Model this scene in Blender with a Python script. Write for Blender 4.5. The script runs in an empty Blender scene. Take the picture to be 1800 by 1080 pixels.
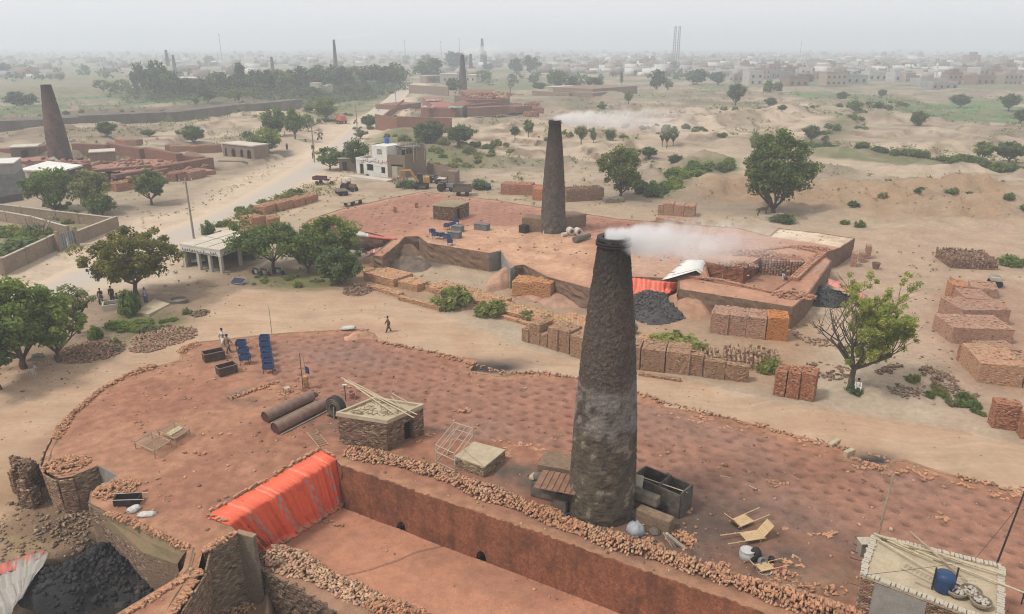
import bpy,bmesh,math,random
import numpy as np
from mathutils import Vector,Matrix
random.seed(7)
rng=np.random.default_rng(11)
sc=bpy.context.scene
C=sc.collection
R=math.radians
PI=math.pi
# camera
CAM_Z=26.0
PITCH=R(19.49)
cam_data=bpy.data.cameras.new('camera')
cam_data.sensor_width=36.0
cam_data.lens=26.0
cam_data.clip_start=0.5
cam_data.clip_end=20000
cam=bpy.data.objects.new('camera',cam_data)
C.objects.link(cam)
cam.location=(0,0,CAM_Z)
cam.rotation_euler=(PI/2-PITCH,0,0)
sc.camera=cam
# sky, sun, exposure
SUN_EL,SUN_AZ=R(56),R(-112)
world=bpy.data.worlds.new('World')
sc.world=world
world.use_nodes=True
wn,wl=world.node_tree.nodes,world.node_tree.links
wn.clear()
w_out=wn.new('ShaderNodeOutputWorld')
w_bg=wn.new('ShaderNodeBackground')
w_sky=wn.new('ShaderNodeTexSky')
w_sky.sky_type='NISHITA'
w_sky.sun_disc=False
w_sky.sun_elevation=SUN_EL
w_sky.sun_rotation=SUN_AZ
w_sky.air_density=1.0
w_sky.dust_density=8.0
w_sky.ozone_density=1.0
w_mix=wn.new('ShaderNodeMix')
w_mix.data_type='RGBA'
w_mix.inputs['Factor'].default_value=0.86
w_mix.inputs['B'].default_value=(9.75,9.75,9.7,1)
wl.new(w_sky.outputs[0],w_mix.inputs['A'])
wl.new(w_mix.outputs['Result'],w_bg.inputs['Color'])
w_bg.inputs['Strength'].default_value=0.056
wl.new(w_bg.outputs[0],w_out.inputs[0])
sun_data=bpy.data.lights.new('sun','SUN')
sun_data.energy=1.5
sun_data.angle=R(11)
sun_data.color=(1.0,0.95,0.88)
sun=bpy.data.objects.new('sun',sun_data)
C.objects.link(sun)
sd=Vector((math.sin(SUN_AZ)*math.cos(SUN_EL),math.cos(SUN_AZ)*math.cos(SUN_EL),math.sin(SUN_EL)))
sun.rotation_euler=sd.to_track_quat('Z','Y').to_euler()
sun.location=(0,0,120)
vs=sc.view_settings
vs.view_transform='Standard'
vs.look='None'
vs.exposure=0.90
vs.gamma=1.0
vs.use_curve_mapping=False
sc.cycles.volume_bounces=2
sc.cycles.max_bounces=6
sc.cycles.filter_width=1.1
sc.cycles.transparent_max_bounces=16
# picture geometry helpers
F=1300.0
cp,sp=math.cos(PITCH),math.sin(PITCH)
def P(px,py,z=0.0):
 0
 u,v=(px-900)/F,(540-py)/F
 t=(z-CAM_Z)/(-sp+v*cp)
 return Vector((u*t,(cp+v*sp)*t,z))
def mpp(p):
 0
 return(p.y*cp+(CAM_Z-p.z)*sp)/F
 # numpy noise
_perm=rng.random((256,256)).astype(np.float64)
def vnoise(x,y):
 xi,yi=np.floor(x).astype(int),np.floor(y).astype(int)
 fx,fy=x-xi,y-yi
 fx,fy=fx*fx*(3-2*fx),fy*fy*(3-2*fy)
 a=_perm[xi&255,yi&255];b=_perm[(xi+1)&255,yi&255]
 c=_perm[xi&255,(yi+1)&255];d=_perm[(xi+1)&255,(yi+1)&255]
 return a+(b-a)*fx+(c-a)*fy+(a-b-c+d)*fx*fy
def fbm(x,y,s,octs=4):
 t,amp,tot=0,1.0,0
 for i in range(octs):
  t=t+amp*(vnoise(x/s+17.3*i,y/s-9.1*i)-0.5)
  tot+=amp
  amp*=0.5;s*=0.5
 return t/tot*2
def sstep(a,b,x):
 t=np.clip((x-a)/(b-a),0,1)
 return t*t*(3-2*t)
def poly_sd(X,Y,rings):
 0
 inside=np.zeros(X.shape,bool)
 d2=np.full(X.shape,1e18)
 for ring in rings:
  n=len(ring)
  for i in range(n):
   x0,y0=ring[i][0],ring[i][1]
   x1,y1=ring[(i+1)%n][0],ring[(i+1)%n][1]
   cond=((y0>Y)!=(y1>Y))
   if y1!=y0:
    inside^=cond&(X<(x1-x0)*(Y-y0)/(y1-y0)+x0)
   ex,ey=x1-x0,y1-y0
   L=ex*ex+ey*ey+1e-12
   t=np.clip(((X-x0)*ex+(Y-y0)*ey)/L,0,1)
   d2=np.minimum(d2,(X-x0-t*ex)**2+(Y-y0-t*ey)**2)
 d=np.sqrt(d2)
 return np.where(inside,d,-d)
def line_d(X,Y,pts):
 d2=np.full(X.shape,1e18)
 for a,b in zip(pts[:-1],pts[1:]):
  ex,ey=b[0]-a[0],b[1]-a[1]
  L=ex*ex+ey*ey+1e-12
  t=np.clip(((X-a[0])*ex+(Y-a[1])*ey)/L,0,1)
  d2=np.minimum(d2,(X-a[0]-t*ex)**2+(Y-a[1]-t*ey)**2)
 return np.sqrt(d2)
def PX(pts,z=0.0):
 return[P(x,y,z)for x,y in pts]
 # materials
def nset(n,**kw):
 for k,v in kw.items():
  n.inputs[k].default_value=v
class NT:
 def __init__(self,name):
  self.m=bpy.data.materials.new(name)
  self.m.use_nodes=True
  self.t=self.m.node_tree
  self.n,self.l=self.t.nodes,self.t.links
  self.n.clear()
  self.out=self.n.new('ShaderNodeOutputMaterial')
  self.b=self.n.new('ShaderNodeBsdfPrincipled')
  self.l.new(self.b.outputs[0],self.out.inputs[0])
  self.b.inputs['Specular IOR Level'].default_value=0.25
 def new(self,kind,**props):
  n=self.n.new(kind)
  for k,v in props.items():
   setattr(n,k,v)
  return n
 def link(self,a,b):
  self.l.new(a,b)
 def coord(self,kind='Object'):
  if kind=='World':
   return self.new('ShaderNodeNewGeometry').outputs['Position']
  return self.new('ShaderNodeTexCoord').outputs[kind]
 def noise(self,vec,scale,detail=4,rough=0.6,vscale=None):
  if vscale is not None:
   mp=self.new('ShaderNodeMapping')
   mp.inputs['Scale'].default_value=vscale
   self.link(vec,mp.inputs['Vector']);vec=mp.outputs[0]
  n=self.new('ShaderNodeTexNoise')
  nset(n,Scale=scale,Detail=detail,Roughness=rough)
  self.link(vec,n.inputs['Vector'])
  return n.outputs['Fac']
 def ramp(self,fac,stops):
  r=self.new('ShaderNodeValToRGB')
  e=r.color_ramp.elements
  while len(e)<len(stops):
   e.new(0.5)
  for i,(p,c)in enumerate(stops):
   e[i].position=p
   e[i].color=(c[0],c[1],c[2],1)if isinstance(c,(tuple,list))else(c,c,c,1)
  self.link(fac,r.inputs[0])
  return r.outputs[0]
 def mix(self,fac,a,b,mode='MIX'):
  m=self.new('ShaderNodeMix',data_type='RGBA',blend_type=mode)
  for sock,v in(('Factor',fac),('A',a),('B',b)):
   s=m.inputs[sock]
   if isinstance(v,bpy.types.NodeSocket):
    self.link(v,s)
   elif sock=='Factor':
    s.default_value=v
   else:
    s.default_value=(v[0],v[1],v[2],1)
  return m.outputs['Result']
 def math(self,op,a,b=0.0,clamp=False):
  m=self.new('ShaderNodeMath',operation=op,use_clamp=clamp)
  for i,v in enumerate((a,b)):
   if isinstance(v,bpy.types.NodeSocket):
    self.link(v,m.inputs[i])
   else:
    m.inputs[i].default_value=v
  return m.outputs[0]
 def bump(self,h,strength=0.5,dist=0.05,prev=None):
  b=self.new('ShaderNodeBump')
  nset(b,Strength=strength,Distance=dist)
  self.link(h,b.inputs['Height'])
  if prev is not None:
   self.link(prev,b.inputs['Normal'])
  return b.outputs[0]
 def attr(self,name):
  return self.new('ShaderNodeAttribute',attribute_name=name)
 def done(self,color,rough=0.9,normal=None,metal=0.0,spec=None):
  if isinstance(color,bpy.types.NodeSocket):
   self.link(color,self.b.inputs['Base Color'])
  else:
   self.b.inputs['Base Color'].default_value=(*color,1)
  if isinstance(rough,bpy.types.NodeSocket):
   self.link(rough,self.b.inputs['Roughness'])
  else:
   self.b.inputs['Roughness'].default_value=rough
  self.b.inputs['Metallic'].default_value=metal
  if spec is not None:
   self.b.inputs['Specular IOR Level'].default_value=spec
  if normal is not None:
   self.link(normal,self.b.inputs['Normal'])
  return self.m
_mats={}
def mat(name,c,c2=None,scale=2.0,rough=0.85,bump=0.3,dist=0.03,metal=0.0,fine=18.0,rnd=0.0,spec=None,lo=0.35,hi=0.65):
 0
 if name in _mats:
  return _mats[name]
 t=NT(name)
 v=t.coord('Object')
 n1=t.noise(v,scale,5,0.65)
 c2=c2 or tuple(x*0.72 for x in c)
 col=t.mix(t.ramp(n1,[(lo,0.0),(hi,1.0)]),c,c2)
 n2=t.noise(v,fine,3,0.7)
 g=t.ramp(n2,[(0.25,0.80),(0.75,1.18)])
 col=t.mix(1.0,col,g,'MULTIPLY')
 if rnd:
  oi=t.new('ShaderNodeObjectInfo').outputs['Random']
  rr=t.ramp(oi,[(0.0,(1-rnd,)*3),(0.5,(1,1,1)),(1.0,(1+rnd*.9,1+rnd*.45,1+rnd*.25))])
  col=t.mix(1.0,col,rr,'MULTIPLY')
 nrm=t.bump(n2,bump,dist)if bump else None
 _mats[name]=t.done(col,rough,nrm,metal,spec)
 return _mats[name]
def attr_mat(name,scale=6.0,rough=0.92,lo=0.75,hi=1.22,bump=0.4,dist=0.04,world=True,spec=0.15,fine=40.0):
 0
 if name in _mats:
  return _mats[name]
 t=NT(name)
 a=t.attr('Col').outputs['Color']
 v=t.coord('World' if world else 'Object')
 n1=t.noise(v,scale,5,0.65)
 n2=t.noise(v,fine,2,0.6)
 g=t.ramp(n1,[(0.28,lo),(0.72,hi)])
 g2=t.ramp(n2,[(0.28,0.86),(0.72,1.13)])
 col=t.mix(1.0,t.mix(1.0,a,g,'MULTIPLY'),g2,'MULTIPLY')
 nrm=t.bump(n1,bump,dist,t.bump(n2,bump*.6,dist*.3))if bump else None
 _mats[name]=t.done(col,rough,nrm,0,spec)
 return _mats[name]
def brick_mat(name,c1,c2,mortar,bw=0.23,bh=0.078,mort=0.012,stain=(0.05,0.04,0.035),stain_amt=0.35,bump=0.8,vary=0.3,streak=0.0):
 0
 if name in _mats:
  return _mats[name]
 t=NT(name)
 tc=t.new('ShaderNodeTexCoord')
 pos,nor=tc.outputs['Object'],tc.outputs['Normal']
 cr=t.new('ShaderNodeVectorMath',operation='CROSS_PRODUCT')
 cr.inputs[1].default_value=(0,0,1)
 t.link(nor,cr.inputs[0])
 nz=t.new('ShaderNodeVectorMath',operation='NORMALIZE')
 t.link(cr.outputs[0],nz.inputs[0])
 dt=t.new('ShaderNodeVectorMath',operation='DOT_PRODUCT')
 t.link(nz.outputs[0],dt.inputs[0]);t.link(pos,dt.inputs[1])
 sx=t.new('ShaderNodeSeparateXYZ');t.link(pos,sx.inputs[0])
 sn=t.new('ShaderNodeSeparateXYZ');t.link(nor,sn.inputs[0])
 cmb=t.new('ShaderNodeCombineXYZ')
 t.link(dt.outputs['Value'],cmb.inputs[0]);t.link(sx.outputs[2],cmb.inputs[1])
 top=t.math('GREATER_THAN',t.math('ABSOLUTE',sn.outputs[2]),0.7)
 vec=t.new('ShaderNodeMix',data_type='VECTOR')
 t.link(top,vec.inputs['Factor']);t.link(cmb.outputs[0],vec.inputs['A']);t.link(pos,vec.inputs['B'])
 wob=t.new('ShaderNodeTexNoise');nset(wob,Scale=1.3,Detail=2.0)
 t.link(pos,wob.inputs['Vector'])
 wm=t.new('ShaderNodeVectorMath',operation='MULTIPLY_ADD')
 t.link(wob.outputs['Color'],wm.inputs[0]);wm.inputs[1].default_value=(0.09,0.06,0.0)
 t.link(vec.outputs['Result'],wm.inputs[2])
 br=t.new('ShaderNodeTexBrick')
 nset(br,Scale=1.0,**{'Mortar Size':mort,'Mortar Smooth':0.3,'Bias':0.0,'Brick Width':bw,'Row Height':bh})
 br.inputs['Color1'].default_value=(*c1,1);br.inputs['Color2'].default_value=(*c2,1)
 br.inputs['Mortar'].default_value=(*mortar,1)
 t.link(wm.outputs[0],br.inputs['Vector'])
 n1=t.noise(pos,0.7,6,0.7)
 n2=t.noise(pos,5.0,5,0.7)
 col=t.mix(1.0,br.outputs['Color'],t.ramp(n2,[(0.25,1-vary),(0.75,1+vary)]),'MULTIPLY')
 col=t.mix(t.math('MULTIPLY',t.ramp(n1,[(0.45,0.0),(0.66,1.0)]),stain_amt),col,stain)
 if streak:
  ns=t.noise(pos,1.6,4,0.6,(1,1,0.12))
  col=t.mix(t.math('MULTIPLY',t.ramp(ns,[(0.5,0.0),(0.68,1.0)]),streak),col,stain)
 h=t.mix(0.35,t.math('SUBTRACT',1.0,br.outputs['Fac']),n2)
 _mats[name]=t.done(col,0.92,t.bump(h,bump,0.03),0,0.15)
 return _mats[name]
 # mesh builder
class MB:
 def __init__(self):
  self.v,self.f,self.c=[],[],[]
  self.m=[]
  self.mi=0
 def face(self,idx,col=None):
  self.f.append(tuple(idx));self.c.append(col);self.m.append(self.mi)
 def add(self,verts,faces,col=None):
  o=len(self.v)
  self.v.extend([tuple(p)for p in verts])
  for f in faces:
   self.face([o+i for i in f],col)
  return self
 def box(self,c,s,rz=0.0,col=None,M=None,taper=1.0):
  0
  hx,hy,hz=s[0]/2,s[1]/2,s[2]/2
  q=[(-hx,-hy,-hz),(hx,-hy,-hz),(hx,hy,-hz),(-hx,hy,-hz),(-hx*taper,-hy*taper,hz),(hx*taper,-hy*taper,hz),(hx*taper,hy*taper,hz),(-hx*taper,hy*taper,hz)]
  if M is None:
   M=Matrix.Rotation(rz,3,'Z')
  vs_=[M@Vector(p)+Vector(c)for p in q]
  return self.add(vs_,[(0,3,2,1),(4,5,6,7),(0,1,5,4),(1,2,6,5),(2,3,7,6),(3,0,4,7)],col)
 def tube(self,pts,rad,n=8,col=None,cap=True):
  0
  pts=[Vector(p)for p in pts]
  if not isinstance(rad,(list,tuple)):
   rad=[rad]*len(pts)
  o=len(self.v)
  for i,p in enumerate(pts):
   d=(pts[min(i+1,len(pts)-1)]-pts[max(i-1,0)])
   d=d.normalized()if d.length>1e-9 else Vector((0,0,1))
   a=Vector((0,0,1))if abs(d.z)<0.9 else Vector((1,0,0))
   s=d.cross(a).normalized();u=d.cross(s)
   for k in range(n):
    an=2*PI*k/n
    self.v.append(tuple(p+(s*math.cos(an)+u*math.sin(an))*rad[i]))
  for i in range(len(pts)-1):
   for k in range(n):
    a,b=o+i*n+k,o+i*n+(k+1)%n
    self.face((a,b,b+n,a+n),col)
  if cap:
   self.face([o+k for k in range(n)][::-1],col)
   e=o+(len(pts)-1)*n
   self.face([e+k for k in range(n)],col)
  return self
 def lathe(self,prof,n=24,c=(0,0,0),col=None,cap=True):
  0
  o=len(self.v)
  for r,z in prof:
   for k in range(n):
    a=2*PI*k/n
    self.v.append((c[0]+r*math.cos(a),c[1]+r*math.sin(a),c[2]+z))
  for i in range(len(prof)-1):
   for k in range(n):
    a,b=o+i*n+k,o+i*n+(k+1)%n
    self.face((a,b,b+n,a+n),col)
  if cap:
   self.face([o+k for k in range(n)][::-1],col)
   e=o+(len(prof)-1)*n
   self.face([e+k for k in range(n)],col)
  return self
 def prism(self,poly,z0,z1,col=None):
  0
  n=len(poly);o=len(self.v)
  a=sum(poly[i][0]*poly[(i+1)%n][1]-poly[(i+1)%n][0]*poly[i][1]for i in range(n))
  if a<0:
   poly=poly[::-1]
  for p in poly:self.v.append((p[0],p[1],z0))
  for p in poly:self.v.append((p[0],p[1],z1))
  self.face([o+i for i in range(n)][::-1],col)
  self.face([o+n+i for i in range(n)],col)
  for i in range(n):
   j=(i+1)%n
   self.face((o+i,o+j,o+n+j,o+n+i),col)
  return self
 def mesh(self,name,mats,smooth=False):
  me=bpy.data.meshes.new(name)
  me.from_pydata(self.v,[],self.f)
  if not isinstance(mats,(list,tuple)):
   mats=[mats]
  for m in mats:
   me.materials.append(m)
  if len(mats)>1:
   me.polygons.foreach_set('material_index',self.m)
  if any(c is not None for c in self.c):
   at=me.color_attributes.new('Col','FLOAT_COLOR','CORNER')
   data=[]
   for f,c in zip(self.f,self.c):
    c=c or(0.5,0.5,0.5)
    data.extend([c[0],c[1],c[2],1.0]*len(f))
   at.data.foreach_set('color',data)
  if smooth:
   me.polygons.foreach_set('use_smooth',[True]*len(me.polygons))
  me.update()
  return me
 def build(self,name,mats,parent=None,smooth=False):
  return link(name,self.mesh(name,mats,smooth),parent)
def link(name,me,parent=None):
 o=bpy.data.objects.new(name,me)
 C.objects.link(o)
 if parent is not None:
  o.parent=parent
 return o
def np_mesh(name,V,Fq,m,col=None,smooth=False,vcol=None):
 0
 me=bpy.data.meshes.new(name)
 V=np.ascontiguousarray(V,np.float32);Fq=np.ascontiguousarray(Fq,np.int32)
 k,w=Fq.shape
 me.vertices.add(len(V));me.vertices.foreach_set('co',V.ravel())
 me.loops.add(k*w);me.loops.foreach_set('vertex_index',Fq.ravel())
 me.polygons.add(k);me.polygons.foreach_set('loop_start',np.arange(k,dtype=np.int32)*w)
 if m is not None:
  me.materials.append(m)
 if col is not None:
  at=me.color_attributes.new('Col','FLOAT_COLOR','CORNER')
  c4=np.ones((k,w,4),np.float32);c4[:,:,:3]=np.asarray(col,np.float32)[:,None,:]
  at.data.foreach_set('color',c4.ravel())
 if vcol is not None:
  at=me.color_attributes.new('Col','FLOAT_COLOR','POINT')
  c4=np.ones((len(V),4),np.float32);c4[:,:3]=vcol
  at.data.foreach_set('color',c4.ravel())
 if smooth:
  me.polygons.foreach_set('use_smooth',np.ones(k,bool))
 me.update(calc_edges=True)
 me.validate()
 return me
_BQ=np.array([(0,3,2,1),(4,5,6,7),(0,1,5,4),(1,2,6,5),(2,3,7,6),(3,0,4,7)])
_BV=np.array([(-.5,-.5,-.5),(.5,-.5,-.5),(.5,.5,-.5),(-.5,.5,-.5),(-.5,-.5,.5),(.5,-.5,.5),(.5,.5,.5),(-.5,.5,.5)])
def euler_mats(e):
 0
 cx,cy,cz=np.cos(e).T;sx,sy,sz=np.sin(e).T
 M=np.empty((len(e),3,3))
 M[:,0,0]=cy*cz;M[:,0,1]=sx*sy*cz-cx*sz;M[:,0,2]=cx*sy*cz+sx*sz
 M[:,1,0]=cy*sz;M[:,1,1]=sx*sy*sz+cx*cz;M[:,1,2]=cx*sy*sz-sx*cz
 M[:,2,0]=-sy;M[:,2,1]=sx*cy;M[:,2,2]=cx*cy
 return M
def np_boxes(cen,size,rot):
 0
 cen=np.asarray(cen,float);n=len(cen)
 size=np.broadcast_to(np.asarray(size,float),(n,3));rot=np.broadcast_to(np.asarray(rot,float),(n,3))
 L=_BV[None]*size[:,None,:]
 W=np.einsum('nij,nkj->nki',euler_mats(rot),L)+cen[:,None,:]
 Q=_BQ[None]+(np.arange(n)*8)[:,None,None]
 return W.reshape(-1,3),Q.reshape(-1,4)
 # things, parts, setting
def thing(name,label,cat,loc=(0,0,0),rz=0.0,group=None):
 o=bpy.data.objects.new(name,None)
 o.empty_display_size=0.3
 C.objects.link(o)
 o.location=loc
 o.rotation_euler=(0,0,rz)
 return tag(o,label,cat,group)
def tag(o,label=None,cat=None,group=None,kind=None):
 if label:o['label']=label
 if cat:o['category']=cat
 if group:o['group']=group
 if kind:o['kind']=kind
 return o
def dup(src,loc=None,rz=None,scale=None,label=None,group=None,parts=True):
 r=src.copy();C.objects.link(r)
 if loc is not None:r.location=loc
 if rz is not None:r.rotation_euler=(0,0,rz)
 if scale is not None:r.scale=scale if isinstance(scale,(tuple,list))else(scale,)*3
 if label:r['label']=label
 if group:r['group']=group
 if parts:
  for ch in list(src.children):
   c=ch.copy();C.objects.link(c);c.parent=r
   for g in list(ch.children):
    d=g.copy();C.objects.link(d);d.parent=c
 return r
 # outlines, as read off the photograph
KZ=2.0
K2Z=2.3
near_ring=PX([(130,838),(104,842),(84,832),(76,815),(82,795),(95,770),(125,725),(175,683),(230,655),(272,645),(314,634),(318,614),(345,602),(400,596),(470,588),(520,584),(600,580),(640,578),(660,587),(664,600),(700,607),(760,618),(808,628),(842,632),(826,652),(880,661),(906,655),(950,655),(1000,662),(1060,676),(1120,690),(1160,701),(1168,716),(1250,727),(1350,752),(1450,779),(1494,787),(1500,806),(1550,822),(1570,808),(1590,808),(1650,828),(1800,868),(2000,915),(2300,990),(2300,1350),(1500,1135),(1200,1030),(910,927),(750,873),(600,820),(588,807),(400,922),(418,937),(356,972),(346,1012),(300,1085),(262,1150),(140,1150),(205,1080),(305,1020),(322,1000),(330,966),(260,932),(190,903),(156,886),(158,872),(205,838),(172,820)],KZ)
trench_ring=PX([(588,807),(600,820),(750,873),(910,927),(1200,1030),(1500,1135)],KZ)
k2_ring=PX([(533,396),(545,386),(600,368),(680,350),(745,337),(800,345),(870,352),(935,363),(1010,374),(1085,385),(1160,391),(1225,396),(1300,402),(1352,416),(1368,402),(1440,410),(1503,420),(1478,436),(1446,447),(1462,460),(1420,520),(1394,541),(1193,509),(1191,491),(1150,489),(1097,487),(1095,520),(1060,514),(1030,506),(960,487),(920,466),(905,468),(897,474),(880,441),(860,446),(800,436),(750,428),(735,416),(712,417),(700,430),(672,452),(655,450),(690,421),(660,412),(620,404),(605,402)],K2Z)
k2_hole=PX([(1240,461),(1307,473),(1340,452),(1420,462),(1398,486),(1357,514),(1199,487),(1247,489)],K2Z)
TF=-1.0
road_line=PX([(728,147),(712,157),(690,178),(655,208),(612,249),(560,288),(495,330),(420,372),(300,421),(190,470),(100,515),(0,562),(-160,640),(-400,780)])
dirt_road_ring=PX([(-80,700),(0,640),(130,634),(250,600),(340,556),(430,508),(560,506),(700,528),(800,560),(900,604),(1010,632),(1100,648),(1210,672),(1320,694),(1440,718),(1560,742),(1700,764),(1900,800),(2300,880),(2300,1000),(1800,875),(1500,800),(1200,725),(1000,668),(820,640),(660,600),(480,600),(320,640),(230,665),(130,735),(85,800),(72,850),(40,885),(-120,940)])
def px_mask(X,Y,pts,soft,z=0.0):
 return sstep(-soft,soft,poly_sd(X,Y,[PX(pts,z)]))
def near_only(X,Y,f,ylim):
 0
 out=np.zeros(X.shape)
 k=Y<ylim
 if k.any():
  out[k]=f(X[k],Y[k])
 return out
MOUNDS=[(1262,332,8,6,2.6),(1225,345,7,4,1.3),(1570,352,10,6,2.0),(1690,338,13,6,2.8),(1640,372,9,4,1.4),(1765,368,8,5,2.2),(1500,380,9,4,1.0),(1440,345,10,5,1.3),(1245,290,6,5,2.6),(1215,297,4,3,1.6),(985,282,6,4,2.2),(1012,290,5,4,1.8),(1040,262,5,5,1.6),(870,222,22,10,2.6),(930,232,14,7,1.6),(1320,212,16,8,3.5),(1375,205,12,7,3.2),(1240,215,18,6,2.0),(1440,192,22,8,2.4),(1560,212,14,7,2.0),(1530,190,16,8,2.4),(1290,262,9,5,1.6),(1150,262,12,4,1.2),(1130,240,10,5,2.0),(1180,200,18,7,2.2),(960,195,15,8,1.6),(1080,175,22,10,2.0),(1700,250,26,8,1.6),(1480,270,14,5,1.4),(1620,300,16,4,0.8),(1720,395,12,4,0.9),(1600,410,7,3,0.5),(840,262,9,4,1.2),(790,230,10,5,1.0),(480,205,16,7,2.4),(420,220,18,7,1.8),(350,225,20,6,1.0),(260,640,4,2,0.25),(450,360,5,3,0.6),(500,345,5,3,0.7),(300,545,5,3,0.4),(1610,660,6,3,0.5),(1540,690,4,3,0.4),(1360,385,6,2,0.3),]
_ML=[(P(a,b),rx,ry,h)for a,b,rx,ry,h in MOUNDS]
PIT=[(P(60,905),-0.3),(P(130,895),-0.4),(P(20,985),-0.4),(P(0,1060),-0.6),(P(150,990,-1),-1.0),(P(210,1020,-1),-1.7),(P(300,1000,-1),-1.7),(P(150,1085,-1),-1.6),(P(400,1010,-2),-2.4),(P(440,1075,-2.4),-2.4),(P(340,1070,-2),-2.0),(P(300,1100,-2),-1.9),(P(165,905,0),-0.6),(P(170,850,0),-0.3)]
def height(X,Y):
 X=np.asarray(X,float);Y=np.asarray(Y,float)
 D=np.hypot(X,Y)
 z=fbm(X,Y,3.0,3)*0.10*sstep(10,60,D)
 broken=sstep(120,160,Y)*(1-sstep(520,900,Y))
 z=z+broken*(fbm(X,Y,30,6)*0.4+np.abs(fbm(X+90,Y,7,5))*0.75-0.15)
 rr=near_only(X,Y,lambda x,y:px_mask(x,y,[(1210,350),(1300,305),(1800,268),(1950,300),(1950,420),(1780,405),(1560,395),(1430,372)],5),260)
 z=z+rr*(np.abs(fbm(X,Y,6,5))*2.2-0.2)
 for p,rx,ry,h in _ML:
  dx,dy=(X-p.x)/rx,(Y-p.y)/ry
  q_=np.sqrt(dx*dx+dy*dy)*(1+.25*fbm(X+p.x,Y,5,3))
  g=np.clip(1.15-q_,0,.85)/.85
  z=z+h*g*(1+0.45*fbm(X,Y,2.6,4))
 tq=fbm(X,Y,46,4)*3.2+10;tf=tq-np.floor(tq)
 terr=np.floor(tq)+sstep(0.465,0.535,tf+.03*fbm(X,Y,4,3))
 z=z+sstep(150,190,Y)*(1-sstep(420,600,Y))*(terr-10)*1.25
 bund=np.exp(-(fbm(X,Y,52,4)/0.030)**2)
 z=z+broken*bund*0.5
 dl=line_d(X,Y,road_line)
 z=z*(0.03+0.97*sstep(5,16,dl))
 dm=near_only(X,Y,lambda x,y:np.maximum(sstep(-4,1,poly_sd(x,y,[dirt_road_ring])),sstep(-5,0,poly_sd(x,y,[k2_ring]))),150)
 z=z*(1-0.9*dm)
 k=(Y<46)&(X<5)
 if k.any():
  xs,ys=X[k],Y[k]
  w,a=1e-6,0
  for p,zz in PIT:
   q=1/(((xs-p.x)**2+(ys-p.y)**2)**1.5+0.05)
   w=w+q;a=a+q*zz
  mk=px_mask(xs,ys,[(-400,930),(30,880),(75,850),(150,815),(250,820),(480,900),(480,1300),(-400,1300)],1.2)
  z=z.copy()
  z[k]=z[k]*(1-mk*0.6)+(a/w)*mk
 k=Y<110
 if k.any():
  s=poly_sd(X[k],Y[k],[near_ring])
  s2=poly_sd(X[k],Y[k],[trench_big])
  z=z.copy()
  z[k]=z[k]-4.0*sstep(0.35,0.9,np.maximum(s,s2))
 k=(Y>60)&(Y<140)
 if k.any():
  s=poly_sd(X[k],Y[k],[k2_ring])
  z=z.copy()
  z[k]=z[k]-1.0*sstep(0.4,1.2,s)
 for(a,b,rx,ry,dz)in((868,640,3.2,2.0,-0.5),(1535,800,2.6,1.5,-0.5)):
  p=P(a,b)
  g=np.exp(-(((X-p.x)/rx)**2+((Y-p.y)/ry)**2)*1.5)
  z=z+dz*g
 return z
trench_big=[P(565,775,KZ),P(600,778,KZ),P(910,880,KZ),P(1500,1080,KZ),P(1500,1400,TF),P(440,1350,TF),P(456,1010,TF),P(457,970,TF),P(425,945,KZ),P(380,900,KZ)]
def G(px,py):
 0
 z=0.0
 for _ in range(3):
  p=P(px,py,z)
  z=float(height(np.array([p.x]),np.array([p.y]))[0])
 return P(px,py,z)
def Z(x,y):
 return float(height(np.array([x]),np.array([y]))[0])
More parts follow.
